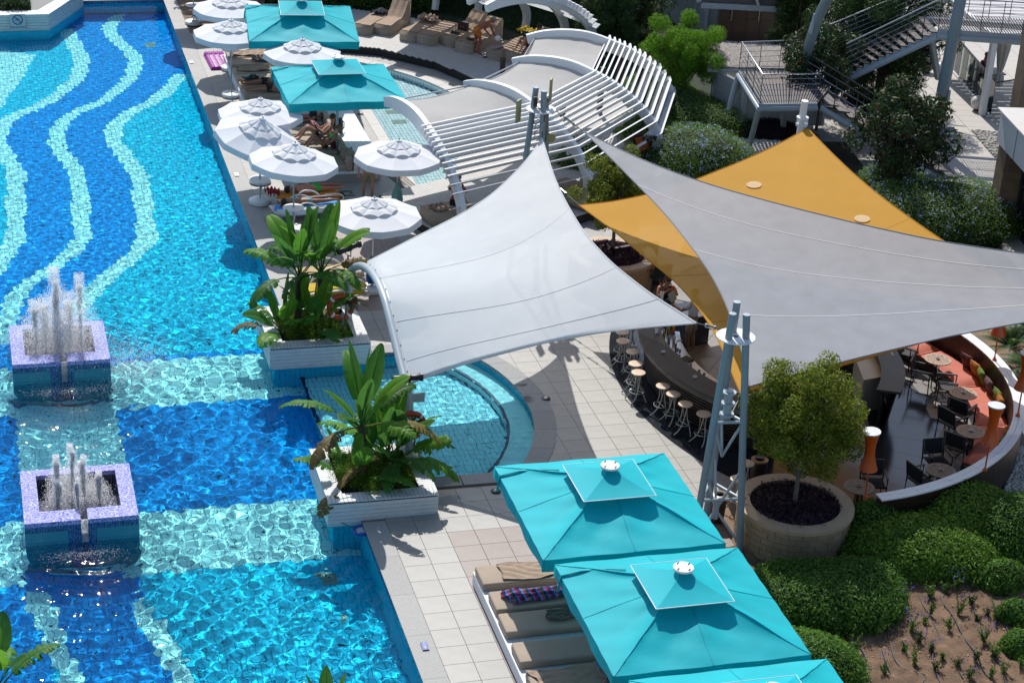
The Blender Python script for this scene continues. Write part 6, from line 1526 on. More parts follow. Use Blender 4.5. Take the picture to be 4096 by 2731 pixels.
# pavilion roof behind bridge
t_ = thing('terrace_pavilion', 'flat white pavilion roof with pale battens beyond the bridge', 'pavilion')
a, b_, c_2, d_ = q('T', 1880, 0, 2.9), q('T', 2130, 250, 2.9), q('T', 2900, 250, 2.9), q('T', 2900, -60, 2.9)
a = a+np.array([0, 2, 0])
boards_between(t_, a, b_, c_2, d_, 16, mat('pale_canvas_roof', (.55, .53, .54), .7), 'roof_strip', .04)
m = MB(); m.beam([a+[0, 0, .05], b_+[0, 0, .05], c_2+[0, 0, .05]], .16, .2); m.build('edge_beam', white, t_)
for p in (b_, b_+(a-b_)*.6): m = MB(); m.box((p[0]+.2, p[1]+.1, 1.4), (.2, .2, 2.8)); m.build('post', white, t_)
t_ = thing('info_sign', 'small grey information sign on a post at the foot of the stair', 'sign', q('Z6', 450, 930, 0))
m = MB(); m.tube([(0, 0, 0), (0, 0, 1.0)], .02, 6); m.build('post', steel, t_); m = MB(); m.box((0, 0, 1.1), (.48, .03, .34), 0, Matrix.Rotation(-.5, 3, 'X')); m.build('panel', mat('grey_blue_panel', (.22, .26, .34), .4), t_)
m = MB()
for k in range(3): m.box((0, -.035+.028*k*0, 1.17-.06*k), (.26-.05*k, .004, .016), 0, Matrix.Rotation(-.5, 3, 'X'))
m.build('text_lines', print_w, t_)
# ================================================================ DAYBED PLATFORMS, MATTRESSES, TOWELS
def mattress(x0, y0, x1, y1, z, lab, th=.17, m_=None, rz=0., cat='mattress', grp='tan mattresses on the white platforms'):
    t_ = thing('mattress', lab, cat, ((x0+x1)/2, (y0+y1)/2, z), rz, grp)
    W, D_ = x1-x0, y1-y0; bm = bmesh.new(); bmesh.ops.create_cube(bm, size=1.); bmesh.ops.scale(bm, vec=(W, D_, th), verts=bm.verts); bmesh.ops.translate(bm, vec=(0, 0, th/2), verts=bm.verts)
    bmesh.ops.bevel(bm, geom=bm.edges[:]+bm.verts[:], offset=.045, segments=3, affect='EDGES', profile=.6)
    me = bpy.data.meshes.new('cover'); bm.to_mesh(me); bm.free(); me.materials.append(m_ or tan); me.shade_smooth(); link('cover', me, t_)
    m = MB(); a, b_ = W/2+.002, D_/2+.002; P = [(-a+.05, -b_, th*.45), (a-.05, -b_, th*.45), (a, -b_+.05, th*.45), (a, b_-.05, th*.45), (a-.05, b_, th*.45), (-a+.05, b_, th*.45), (-a, b_-.05, th*.45), (-a, -b_+.05, th*.45)]; m.tube(P+[P[0]], .007, 4, False); m.build('piping', m_ or tan, t_)
    return t_
def crumple(name, lab, cat, c, w, l, rz, m_, amp=.03, seed=0, th=.012, drape=None, grp=None, freq=1.):
    r_ = random.Random(seed); n1, n2 = 22, 26; ph = [r_.uniform(0, 6) for _ in range(8)]; G = []
    for i in range(n1+1):
        row = []
        for j in range(n2+1):
            u, v = i/n1-.5, j/n2-.5
            x = w*u*(1+.12*math.sin(5*v+ph[0]))+.03*math.sin(7*v+ph[1]); y = l*v*(1+.08*math.sin(6*u+ph[2]))+.03*math.sin(5*u+ph[3])
            z = amp*(abs(math.sin((9*u+3.5*math.sin(3*v+ph[4]))*freq+ph[5]))+.8*abs(math.sin((12*v+3*math.sin(6*u+ph[6]))*freq*.7+ph[7])))*.6
            if drape: z -= drape*max(0, abs(v)-.36)*2.2
            row.append((x, y, z+th+.005))
        G.append(row)
    m = MB(); m.sheet(G, th); o = m.build(name, m_, smooth=True); tag(o, lab, cat, grp); o.location = [float(t) for t in c]; o.rotation_euler = (0, 0, rz); return o
def stripe_mat(n, cols, scale, axis='X', rough=.95):
    m = bpy.data.materials.new(n); m.use_nodes = True; N = m.node_tree.nodes; L = m.node_tree.links; b = N['Principled BSDF']; tc = N.new('ShaderNodeTexCoord'); sp = N.new('ShaderNodeSeparateXYZ'); L.new(tc.outputs['Object'], sp.inputs[0])
    mu = N.new('ShaderNodeMath'); mu.operation = 'MULTIPLY'; mu.inputs[1].default_value = scale; L.new(sp.outputs[axis], mu.inputs[0]); fr = N.new('ShaderNodeMath'); fr.operation = 'FRACT'; L.new(mu.outputs[0], fr.inputs[0])
    cr = N.new('ShaderNodeValToRGB'); cr.color_ramp.interpolation = 'CONSTANT'; e = cr.color_ramp.elements
    while len(e) < len(cols): e.new(.5)
    for i, c in enumerate(cols): e[i].position = i/len(cols); e[i].color = (*c, 1)
    L.new(fr.outputs[0], cr.inputs[0]); L.new(cr.outputs[0], b.inputs['Base Color']); b.inputs['Roughness'].default_value = rough; return m
stripes = stripe_mat('striped_beach_towel', [(.02, .02, .07), (.35, .01, .06), (.04, .12, .4), (.02, .02, .06), (.02, .1, .06), (.4, .03, .1), (.08, .2, .5), (.03, .02, .09)], 3.2, 'Y')
def platform(x0, y0, x1, y1, lab, back=None):
    t_ = thing('daybed_platform', lab, 'platform', (0, 0, 0), 0, 'white daybed platforms'); n = 10
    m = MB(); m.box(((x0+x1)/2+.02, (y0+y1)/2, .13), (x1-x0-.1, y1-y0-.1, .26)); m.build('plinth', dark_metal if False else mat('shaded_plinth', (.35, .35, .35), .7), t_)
    k = int((x1-x0)/.14); st = (x1-x0)/k
    for i in range(k): m = MB(); m.box((x0+st*(i+.5), (y0+y1)/2, .285), (st-.006, y1-y0, .03)); m.build('deck_board', white, t_)
    m = MB(); m.box((x0+.012, (y0+y1)/2, .15), (.024, y1-y0, .24)); m.build('kick_board', white, t_); return t_
pf1 = platform(9.40, 24.6, 13.7, 33.5, 'white platform carrying the tan mattresses under the near turquoise umbrellas')
for y0, y1, x0, lab in ((32.74, 33.46, 9.42, 'tan mattress with a tan towel, first of the near row'), (31.80, 32.48, 9.45, 'tan mattress under the striped towel'), (31.0, 31.68, 9.44, 'tan mattress with a dark green towel near the umbrella shade'), (29.98, 30.66, 9.44, 'bare tan mattress, half in shade, nothing on it'), (28.95, 29.70, 9.46, 'tan mattress covered with a tan towel at the bottom edge'), (27.9, 28.6, 9.46, 'tan mattress hidden below the bottom edge of the photo')):
    mattress(x0, y0, x0+2.0, y1, .30, lab)
crumple('towel', 'tan towel spread over the first near mattress', 'towel', (10.45, 33.08, .47), .58, 1.15, PI/2, tan_towel, .03, 1)
crumple('towel', 'dark towel with red and blue stripes', 'towel', (10.35, 32.16, .47), .46, 1.25, PI/2+.07, stripes, .07, 2)
crumple('towel', 'crumpled dark olive towel on the third mattress', 'towel', (10.75, 31.4, .47), .34, .8, PI/2+.05, mat('dark_olive_towel', (.14, .13, .10), .95, .1, 12, bump=.4), .05, 3)
crumple('towel', 'tan towel covering the lowest mattress', 'towel', (10.2, 29.32, .47), .66, 1.35, PI/2, tan_towel, .03, 5)
crumple('towel', 'bright blue towel heaped beside the umbrella edge', 'towel', (11.02, 29.28, .55), .42, .5, .4, mat('bright_blue_towel', (.05, .24, .75), .95, .1, 12, bump=.4), .14, 6)
crumple('cap', 'navy cap with fine white stripes near the blue towel', 'cap', (10.93, 28.95, .49), .22, .24, .4, stripe_mat('navy_white_stripe', [(.01, .01, .04), (.01, .01, .04), (.5, .5, .55)], 40, 'Y'), .08, 7)
# far platform
pf2 = platform(8.93, 63.2, 11.2, 68.6, 'white platform of tan mattresses beside the purple air mattress')
pf3 = platform(9.6, 56.35, 12.0, 61.9, 'white platform where the reading couple lies')
rowsf = [(67.66, 68.4, 'folded tan mattress farthest along the far platform'), (66.85, 67.58, 'tan mattress with a bunched towel, second on the far platform'), (65.85, 66.55, 'tan mattress with an open tan towel in sun, on the far platform'), (65.08, 65.78, 'bare tan mattress in sun above the two sleepers'), (64.30, 65.0, 'tan mattress under the farther sleeper'), (63.52, 64.22, 'tan mattress under the nearer sleeper')]
for y0, y1, lab in rowsf: mattress(8.97, y0, 10.95, y1, .30, lab)
crumple('towel', 'tan towel on the farthest mattress of the far platform', 'towel', (9.9, 68.05, .48), .6, 1.5, PI/2, tan_towel, .05, 11)
crumple('towel', 'bunched grey tan towel on the second mattress', 'towel', (10.15, 67.25, .48), .5, .8, PI/2, mat('grey_tan_towel', (.22, .18, .14), .95, .1, 12, bump=.4), .14, 12)
crumple('towel', 'open tan towel on the third far mattress', 'towel', (9.7, 66.25, .48), .5, 1.2, PI/2, tan_towel, .05, 13)
crumple('towel', 'dull green tan towel beside the red bag', 'towel', (10.6, 65.7, .48), .5, .9, PI/2, MT['grey_tan_towel'], .08, 14)
crumple('bag', 'red beach bag in the shade of the turquoise umbrella', 'bag', (11.0, 66.0, .48), .45, .4, 0, mat('red_bag_cloth', (.45, .02, .05), .7), .2, 15)
for y0, y1, lab in ((60.45, 61.15, 'tan mattress in shade with two cans on it'), (59.55, 60.25, 'sunlit tan mattress beside the pink pillow'), (58.65, 59.35, 'tan mattress under the reading man'), (57.8, 58.5, 'tan mattress under the reading woman')): mattress(9.75, y0, 11.1, y1, .30, lab)
mattress(10.4, 56.55, 11.15, 57.5, .30, 'short tan seat cushion at the near end of the far platform')
for k, (y0, y1) in enumerate(((60.3, 61.6), (58.95, 60.25), (57.7, 58.9), (56.5, 57.6))):
    mattress(-.0+11.12, y0, 11.30, y1, .32, ['tan back bolster behind the shaded rucksack', 'tan back bolster behind the pink pillow', 'tan back bolster behind the couple', 'tan back bolster of the short seat'][k], .42, grp='tan back bolsters')
crumple('towel', 'tan towel hung over the near back bolster', 'towel', (11.2, 57.05, .76), .40, .6, 0, tan_towel, .05, 21, drape=.7)
t_ = thing('bench_shelf', 'white board shelf behind the bolsters carrying the black rucksack', 'shelf')
for i in range(6): m = MB(); m.box((11.42+.145*i, 59.1, .56), (.139, 5.2, .03)); m.build('board', white, t_)
m = MB(); m.box((11.78, 59.1, .27), (.80, 5.1, .54)); m.build('box', white, t_)
for j in range(4): m = MB(); m.box((11.35+.4, 56.49, .07+.13*j), (.84, .02, .122)); m.build('front_board', wood_w, t_)
pillow('N', 1210, 1085, .58, mat('dusty_pink_cloth', (.33, .085, .10), .8, .1, 6, bump=.2), 'dusty pink pillow behind the reading man', 1.6, .8, .5)
pillow('N', 1350, 1220, .62, maroon, 'maroon pillow behind the woman in the green bikini', 1.3, 1.2, .45)
t_ = thing('rucksack', 'black rucksack with pale piping standing on the white shelf', 'rucksack', (*q('N', 1392, 1135, .58)[:2], .575), .3)
m = MB(); m.lathe([(.05, 0), (.17, .02), (.19, .15), (.185, .35), (.14, .48), (.05, .52)], n=14, T=Matrix.Diagonal(Vector((1, .62, 1)))); m.build('body', black, t_, auto=50)
m = MB(); m.lathe([(.04, 0), (.11, .02), (.12, .14), (.09, .24), (.03, .26)], (0, -.11, .04), 12, Matrix.Diagonal(Vector((1, .5, 1)))); m.build('front_pocket', black, t_, auto=50)
for sx in (-1, 1): m = MB(); m.tube([(sx*.1, -.115, .02), (sx*.13, -.13, .2), (sx*.08, -.10, .42)], .008, 5); m.build('piping', print_w, t_)
m = MB(); m.tube([(.16, .06, .4), (.25, .05, .3), (.25, .05, .12), (.17, .05, .03)], .015, 5); m.build('strap', black, t_)
t_ = thing('rucksack', 'dark navy rucksack lying in the shade by the green shorts sunbather', 'rucksack', (*q('N', 1180, 1020, .5)[:2], .47), .8); m = MB(); m.lathe([(.05, 0), (.17, .02), (.2, .15), (.16, .32), (.05, .4)], n=14, T=Matrix.Diagonal(Vector((1, .62, 1)))); m.build('body', mat('navy_nylon', (.01, .012, .03), .6), t_, auto=50)
for x, y, c_, lab in ((1100, 1052, 'blue', 'blue and white drink can on the shaded mattress'), (1128, 1052, 'red', 'red and white drink can on the shaded mattress')):
    P_ = q('N', x, y, .47); m = MB(); m.lathe([(.03, 0), (.034, .01), (.034, .11), (.028, .12)], n=10); tag(m.build('drink_can', mat('can_'+c_, (.05, .12, .45) if c_ == 'blue' else (.5, .03, .03), .3), loc=tuple(P_), auto=40), lab, 'can', 'drink cans')
P_ = q('N', 1058, 1058, .47); m = MB(); m.lathe([(.03, 0), (.032, .14), (.012, .19), (.012, .21)], n=10); tag(m.build('water_bottle', glassm, loc=tuple(P_), auto=40), 'clear water bottle beside the drink cans', 'bottle')
# purple air mattress
purple = mat('purple_vinyl', (.34, .010, .33), .45, .03, 3)
t_ = thing('air_mattress', 'purple inflatable air mattress lying on the deck', 'air mattress', (8.72, 68.6, 0.), 0); n1, n2 = 50, 72; G = []
W, L_ = .74, 1.8
def az(u, v):
    e = min(1, min(u, 1-u)/.10, min(v, 1-v)/.04)
    if v > .82: return (.10+.035*abs(math.sin(u*PI*5)))*max(0, e)**.5
    return (.055+.045*abs(math.sin(v/.82*PI*9))*(.6+.4*abs(math.sin(u*PI*4))))*max(0, e)**.5
G = [[(W*(i/n1-.5), L_*(j/n2-.5), .03+az(i/n1, j/n2)) for i in range(n1+1)] for j in range(n2+1)]
m = MB(); m.grid(G); m.build('air_cells', purple, t_, smooth=True); m = MB(); m.box((0, 0, .025), (W*.9, L_*.95, .03)); m.build('underside', purple, t_); t_.rotation_euler = (0, 0, .03)
# ---- thick box loungers on the pergola deck
def box_lounger(up=True):
    t_ = thing('box_lounger', 'x', 'lounger', (0, 0, 0)); W = .68; prof_ = [(0, 0), (0, .36), (1.15, .38), (1.5, .60 if up else .40), (1.95, .98 if up else .44), (2.02, .96 if up else .42), (2.02, 0)]
    m = MB(); n = len(prof_); V = []
    for s_ in (-1, 1): V += [(p[0], s_*W/2, p[1]) for p in prof_]
    m.add(V, [(i, i+1, n+i+1, n+i) for i in range(n-1)]+[tuple(range(n))[::-1], tuple(range(n, 2*n))])
    bm = bmesh.new(); me = m.mesh('cover', tan); bm.from_mesh(me); bmesh.ops.recalc_face_normals(bm, faces=bm.faces); bmesh.ops.bevel(bm, geom=bm.edges[:], offset=.03, segments=2, affect='EDGES'); bm.to_mesh(me); bm.free(); me.shade_smooth(); link('cover', me, t_)
    m = MB(); m.tube([(1.3, -.343, .24), (-.003, -.343, .24), (-.003, .343, .24), (1.3, .343, .24)], .006, 4); m.build('seam', tan_towel, t_)
    G = []; 
    for i in range(26):
        x = .12+1.75*i/25; zz = np.interp(x, [a for a, _ in prof_[1:5]], [b for _, b in prof_[1:5]]); G.append([(x+.02*math.sin(j), (j/14-.5)*W*(.92+.05*math.sin(x*6)), zz+.018+.014*abs(math.sin(x*17+math.sin(j*1.1)*1.5))) for j in range(15)])
    m = MB(); m.sheet([r[::-1] for r in G], .012); m.build('towel_cover', tan_towel, t_, smooth=True); return t_
lu, lf = box_lounger(True), box_lounger(False)
BLs = [((14.28, 70.55), 52, 0, 'tan box lounger with a dark towel thrown over its head, farthest left'), ((15.05, 70.45), 55, 1, 'tan box lounger with a high raised back beside the hedge'), ((15.83, 69.55), 47, 0, 'tan box lounger with piled clothes at its head'), ((16.35, 69.12), 45, 0, 'tan box lounger with a rumpled towel, left of the black bag'),
       ((17.2, 68.88), 40, 1, 'tan box lounger carrying the black bag'), ((17.56, 68.08), 38, 1, 'tan box lounger with a black bikini top on it'), ((18.48, 67.22), 33, 0, 'tan box lounger beside the bending man'), ((19.0, 66.78), 33, 1, 'tan box lounger under the man in red shorts')]
used = {0: False, 1: False}
for (x, y), a, u, lab in BLs:
    src = lu if u else lf; g_ = 'tan box loungers under the far pergola'
    if not used[u]: src.location = (x, y, .30); src.rotation_euler = (0, 0, rd(a)); src['label'] = lab; src['group'] = g_; used[u] = True
    else: copy_thing(src, (x, y, .30), rd(a), lab, g_)
crumple('bag_towel', 'dark navy towel thrown over the far left lounger', 'towel', (15.3, 71.85, .74), .6, .5, rd(52), mat('navy_towel', (.012, .014, .03), .9), .10, 31)
crumple('clothes', 'heap of tan clothes at the head of a box lounger', 'clothes', (16.9, 70.7, .74), .6, .7, rd(47), tan_towel, .2, 32)
t_ = thing('black_bag', 'black shopping bag with red print standing on a box lounger', 'bag', (17.95, 69.55, .69), rd(40)); m = MB(); m.box((0, 0, .17), (.14, .42, .34)); m.build('bag_body', black, t_); m = MB(); m.box((-.072, 0, .16), (.004, .2, .04)); m.build('print', mat('cap_red', (.5, .03, .03), .4), t_)
crumple('bikini', 'black bikini top laid on a box lounger', 'swimwear', (17.95, 68.35, .70), .18, .42, rd(38), black, .05, 33)
crumple('bikini', 'dark swimwear laid on the lounger with the black bag', 'swimwear', (17.55, 69.2, .70), .16, .4, rd(30), black, .05, 34)
crumple('towel', 'flowered white cloth at the foot of a lounger by the bending man', 'cloth', (18.65, 67.32, .70), .5, .3, rd(33), mat('flowered_cloth', (.5, .42, .45), .9, .5, 30), .04, 35)
crumple('towel', 'bright yellow towel over a raised lounger head', 'towel', (20.0, 68.05, 1.0), .6, .62, rd(33), mat('yellow_towel', (.55, .40, .02), .9, .08, 8), .16, 36)
for i, (x, y) in enumerate(((505, 463), (520, 487), (563, 487), (990, 322))):
    P_ = q('M', x, y, .32); t_ = thing('sandal', ['black sandal lying apart on the white decking', 'left flip flop of the pair on the white decking', 'right flip flop of the pair on the white decking', 'dark sandal at the foot of the loungers'][i], 'sandal', (P_[0], P_[1], .302), .5*i, 'sandals on the decking')
    m = MB(); m.box((0, 0, .01), (.26, .10, .02)); m.build('sole', black, t_); m = MB(); m.tube([(-.02, -.045, .02), (.04, 0, .05), (-.02, .045, .02)], .01, 5); m.build('strap', dark_metal, t_)
crumple('towel', 'navy red and white towel in front of the pergola end', 'towel', (*q('M', 830, 480, .34)[:2], .33), .5, .7, .3, stripe_mat('navy_red_white', [(.01, .01, .05), (.01, .01, .05), (.45, .02, .03), (.6, .6, .6)], 3, 'X'), .12, 38)
# ---- white plastic loungers of the sunbathers
def plastic_lounger(loc, rz, lab, towel_m, seed):
    t_ = thing('plastic_lounger', lab, 'lounger', loc, rz, 'white plastic loungers'); W = .62
    for sy in (-1, 1):
        m = MB(); m.tube(catmull([(-.95, sy*W/2, .30), (-.35, sy*W/2, .33), (.2, sy*W/2, .34), (.55, sy*W/2, .30), (.95, sy*W/2, .12), (1.08, sy*W/2, .22), (.9, sy*W/2, .34), (.5, sy*W/2, .36)], 3), .028, 8); m.build('side_rail', plastic_w, t_, auto=60)
        m = MB(); m.tube(catmull([(-.45, sy*(W/2+.03), .03), (-.38, sy*(W/2+.03), .4), (-.15, sy*(W/2+.03), .56), (.15, sy*(W/2+.03), .50), (.35, sy*(W/2+.03), .33)], 3), .026, 8); m.build('arm_loop', plastic_w, t_, auto=60)
        m = MB(); m.tube([(.55, sy*W/2, .32), (.62, sy*W/2, .02)], .026, 7); m.build('leg', plastic_w, t_)
    for k in range(12): m = MB(); m.box((-.95+.155*k, 0, .34), (.12, W, .02)); m.build('slat', plastic_w, t_)
    o = crumple('towel', lab.replace('white plastic lounger', 'towel').replace('under', 'spread under'), 'towel', (loc[0], loc[1], loc[2]+.36), 1.75, .72, rz, towel_m, .02, seed, drape=.5); return t_
blue_tw = stripe_mat('blue_white_towel', [(.10, .30, .70), (.25, .45, .75), (.55, .65, .75), (.10, .3, .7)], 1.2, 'Y')
plastic_lounger((9.35, 53.75, 0), rd(10), 'white plastic lounger under the prone woman with a blue towel', blue_tw, 41)
plastic_lounger((9.55, 54.75, 0), rd(8), 'white plastic lounger under the man in green shorts with an orange towel', mat('orange_towel', (.62, .22, .01), .9, .1, 8), 42)
plastic_lounger((9.3, 49.0, 0), rd(5), 'white plastic lounger behind the banana plants with a tan cushion', mat('sand_towel', (.5, .38, .2), .9, .1, 8), 43)
plastic_lounger((9.0, 47.9, 0), rd(5), 'white plastic lounger nearest the planter with a yellow towel', MT['yellow_towel'], 44)
plastic_lounger((9.9, 71.6, 0), rd(12), 'white plastic lounger behind the far parasol', tan_towel, 45)
plastic_lounger((9.4, 73.2, 0), rd(12), 'white plastic lounger farthest up the pool edge', tan_towel, 46)
crumple('bag', 'red flowered beach bag at the head of the prone woman', 'bag', (*q('K', 530, 955, .4)[:2], .36), .34, .4, .3, mat('red_flowered', (.5, .04, .06), .8, .6, 30), .2, 47)
crumple('shoes', 'dark blue shoes on the tiles beyond the orange towel', 'shoes', (*q('K', 1115, 985, .03)[:2], .005), .42, .3, .2, mat('navy_nylon', (.01, .012, .03), .6), .12, 48)
# towels tied round parasol poles
def pole_towel(P_, lab, m_, z0=.75, z1=1.45):
    mb = MB(); R_ = []
    for z, r_ in ((z0, .13), (z0+.2, .15), (z0+.42, .12), (z1-.12, .06), (z1, .05)): R_.append([((r_*(1+.25*math.sin(5*a+z*4)))*math.cos(a), (r_*(1+.25*math.sin(5*a+z*4)))*math.sin(a), z) for a in np.linspace(0, 2*PI, 25)[:-1]])
    add_rings(mb, R_); o = mb.build('hung_towel', m_, smooth=True, loc=(P_[0], P_[1], 0)); tag(o, lab, 'towel', 'towels tied to parasol poles')
pole_towel(par_pos[6], 'pale green towel tied round the parasol pole by the pergola', mat('pale_green_towel', (.16, .36, .33), .9, .1, 10), .70, 1.40)
pole_towel(par_pos[7], 'dark blue towel tied round the parasol pole behind the banana plants', mat('dark_blue_towel', (.02, .10, .28), .9, .2, 10), .25, 1.0)
# grey box bed with the seated man, stepped ramp
t_ = thing('box_bed', 'tan box daybed where the grey haired man sits', 'daybed', (13.35, 52.35, .30), rd(14)); bm = bmesh.new(); bmesh.ops.create_cube(bm, size=1.); bmesh.ops.scale(bm, vec=(1.5, .85, .36), verts=bm.verts); bmesh.ops.translate(bm, vec=(0, 0, .19), verts=bm.verts); bmesh.ops.bevel(bm, geom=bm.edges[:], offset=.03, segments=2, affect='EDGES'); me = bpy.data.meshes.new('cover'); bm.to_mesh(me); bm.free(); me.materials.append(tan); me.shade_smooth(); link('cover', me, t_)
crumple('towel', 'tan towel bunched beside the seated grey haired man', 'towel', (13.0, 52.2, .67), .5, .5, .2, tan_towel, .1, 51)
t_ = thing('drain_grate', 'dark slatted drainage strip crossing the deck beside the parasol pole', 'grate'); A_, B_ = q('S', 360, 160, .02), q('S', 560, 280, .02)
m = MB()
for k in range(5): m = MB(); off = (k-2)*.11; m.beam([(A_[0]+off, A_[1]+.6, .012), (B_[0]+off, B_[1]-.2, .012)], .08, .02); m.build('slat', mat('dark_brown_slat', (.10, .07, .055), .6), t_)
# seats under the slatted pergola
for i, (x, y, rz, lab) in enumerate([('M', 0, 0, '')][:0]): pass
BM2 = [(17.6, 53.3, -50, 'tan daybed under the pergola slats nearest the yellow sail'), (19.2, 54.6, -42, 'tan daybed under the pergola slats with orange cushions'), (15.6, 52.3, -62, 'tan daybed in the shade of the lower pergola slats')]
for x, y, a, lab in BM2:
    t_ = thing('box_bed', lab, 'daybed', (x, y, .30), rd(a), 'tan daybeds under the pergola'); bm = bmesh.new(); bmesh.ops.create_cube(bm, size=1.); bmesh.ops.scale(bm, vec=(1.9, 1.3, .34), verts=bm.verts); bmesh.ops.translate(bm, vec=(0, 0, .18), verts=bm.verts); bmesh.ops.bevel(bm, geom=bm.edges[:], offset=.03, segments=2, affect='EDGES'); me = bpy.data.meshes.new('cover'); bm.to_mesh(me); bm.free(); me.materials.append(tan); me.shade_smooth(); link('cover', me, t_)
    crumple('towel', 'rumpled tan towel on the '+lab.replace('tan ', ''), 'towel', (x, y, .65), 1.5, 1.0, rd(a), tan_towel, .06, int(x*10))
pillow('M', 1860, 1230, .8, orange if False else mat('orange_cloth', (.5, .13, .02), .8), 'orange cushion under the pergola end slats', .5, 1.0, .5)
pillow('M', 1820, 1200, .8, maroon, 'maroon cushion under the pergola end slats', .3, 1.0, .45)
crumple('swimwear', 'black patterned swimwear hung on the outer pergola slat', 'swimwear', (*q('M', 1910, 1195, 1.55)[:2], 1.5), .35, .3, .5, mat('black_pattern', (.02, .02, .025), .9, .5, 30), .15, 61)
post_m = mat('dark_timber', (.06, .04, .03), .6)
for i, (x, y, h) in enumerate(((1490, 965, 1.6), (1815, 890, 1.9), (1860, 900, 1.9), (1655, 800, 1.7), (1175, 1000, .6), (660, 625, .55))):
    P_ = q('M', x, y, .3); m = MB(); m.box((P_[0], P_[1], .3+h/2), (.16, .16, h)); tag(m.build('timber_post', post_m), ['dark timber post under the middle of the pergola', 'dark timber post at the right end of the pergola, left of a pair', 'dark timber post at the right end of the pergola, right of a pair', 'dark timber post behind the bent slats of the pergola', 'short dark timber stub under the pergola slats near the mast', 'short dark post on the decking before the cream canopy'][i], 'post', 'dark timber posts')
# life rings, float
lifeo = mat('orange_life_ring', (.55, .075, .02), .5)
for x, y, k, z, lab in ((1040, 965, 'E', 1.15, 'orange life ring on the arch foot of the farther planter'), (1190, 655, 'Ff', 1.15, 'orange life ring behind the banana leaves of the nearer planter')):
    P_ = q(k, x, y, z); t_ = thing('life_ring', lab, 'life ring', P_, 0, 'orange life rings'); m = MB(); m.tube([(.30*math.cos(a), .05, .30*math.sin(a)) for a in np.linspace(0, 2*PI, 29)], .065, 10, False); m.build('ring', lifeo, t_, auto=60)
    for k2 in range(4): a = PI/4+k2*PI/2; m = MB(); m.tube([(.30*math.cos(a+d), .05, .30*math.sin(a+d)) for d in (-.1, 0, .1)], .068, 10); m.build('white_band', white, t_)
    m = MB()
    for k2 in range(6): m.tube([(.05*math.cos(a)+.05, 0, -.42+.07*k2*.4+.16*math.sin(a)) for a in np.linspace(0, 2*PI, 12)], .012, 5)
    m.build('rope_coil', mat('grey_rope', (.4, .4, .38), .9), t_).__setitem__('kind', 'stuff')
P_ = q('Z4', 775, 1315, -.06); t_ = thing('float_ring', 'small blue float ring tethered at the pool corner', 'float', (P_[0], P_[1], -.06)); m = MB(); m.tube([(.17*math.cos(a), .17*math.sin(a), 0) for a in np.linspace(0, 2*PI, 25)], .04, 8, False); m.build('ring', mat('blue_float', (.01, .08, .42), .4), t_, auto=60)
m = MB(); m.lathe([(.13, 0), (1e-6, .015)], n=16); m.build('clear_centre', glassm, t_); m = MB(); m.tube([(-.15, .1, 0), (-.4, .35, .03), (-.45, .5, .12)], .008, 5); m.build('tether', dark_metal, t_)

# wet patches left on the paving by bare feet
wet_m = mat('wet_patch', (.13, .12, .11), .12, .1, 3, spec=.6)
for i, (k, x, y, w_, l_) in enumerate((('K', 1175, 932, .55, .14), ('K', 1215, 968, .50, .12), ('N', 1590, 978, .30, .16), ('K', 1240, 945, .12, .10), ('Z5', 215, 630, .35, .12), ('Z5', 300, 775, .25, .3))):
    P_ = q(k, x, y, .005); r_ = random.Random(i); m = MB(); n = 26; m.add([(P_[0]+w_*.5*math.cos(2*PI*j/n)*(1+.35*math.sin(3*j+i)*r_.random()), P_[1]+l_*.5*math.sin(2*PI*j/n)*(1+.4*r_.random()), (.006 if k != 'Z5' else .017)) for j in range(n)], [tuple(range(n))]); tag(m.build('wet_patch', wet_m), ['long wet patch on the tiles beyond the loungers, upper of two', 'long wet patch on the tiles beyond the loungers, lower of two', 'small wet patch by the plunge pool coping', 'tiny wet spot between the long wet patches', 'wet mark on the dark curved coping near the pool', 'wide wet mark on the dark curved coping'][i], 'puddle', 'wet patches on the paving')
# ================================================================ VEGETATION
def leaf_obj(name, P, Nn, size, mats, parent=None, aspect=.42, fold=.25, r_=None, droop=0., along=None):
    """one small folded leaf per point: four corners, two faces"""
    r_ = r_ or rng; n = len(P); Nn = Nn/np.maximum(np.linalg.norm(Nn, axis=1, keepdims=True), 1e-6)
    t = r_.randn(n, 3) if along is None else along+.35*r_.randn(n, 3); t -= (t*Nn).sum(1, keepdims=True)*Nn; t /= np.maximum(np.linalg.norm(t, axis=1, keepdims=True), 1e-6)
    t = t+Nn*(.25*r_.randn(n, 1)); t[:, 2] -= droop; b_ = np.cross(Nn, t); b_ /= np.maximum(np.linalg.norm(b_, axis=1, keepdims=True), 1e-6)
    s = (size*(.6+.8*r_.rand(n)))[:, None]; w = s*aspect
    V = np.stack([P-t*s*.5, P+b_*w*.5+Nn*w*fold, P+t*s*.5, P-b_*w*.5+Nn*w*fold], 1).reshape(-1, 3)
    b0 = np.arange(n)*4; Fq = np.concatenate([np.stack([b0, b0+2, b0+1], 1), np.stack([b0, b0+3, b0+2], 1)]); mi = r_.randint(0, len(mats), n)
    return link(name, nparr_mesh(name, V, Fq, mats, np.concatenate([mi, mi])), parent)
def lump_dirs(n, r_, up=False):
    d = r_.randn(n, 3); d /= np.linalg.norm(d, axis=1, keepdims=True)
    if up: d[:, 2] = np.abs(d[:, 2])*.9+.02*0; d[:, 2] = np.where(r_.rand(n) < .12, -d[:, 2]*.3, d[:, 2])
    return d
def bumps(d, k, seed, amp):
    r_ = np.random.RandomState(seed); o = np.ones(len(d))
    for _ in range(k):
        c = r_.randn(3); c /= np.linalg.norm(c); o += amp*(r_.rand()*1.4-.5)*np.exp(-((d-c)**2).sum(1)/(.12+.25*r_.rand()))
    return o
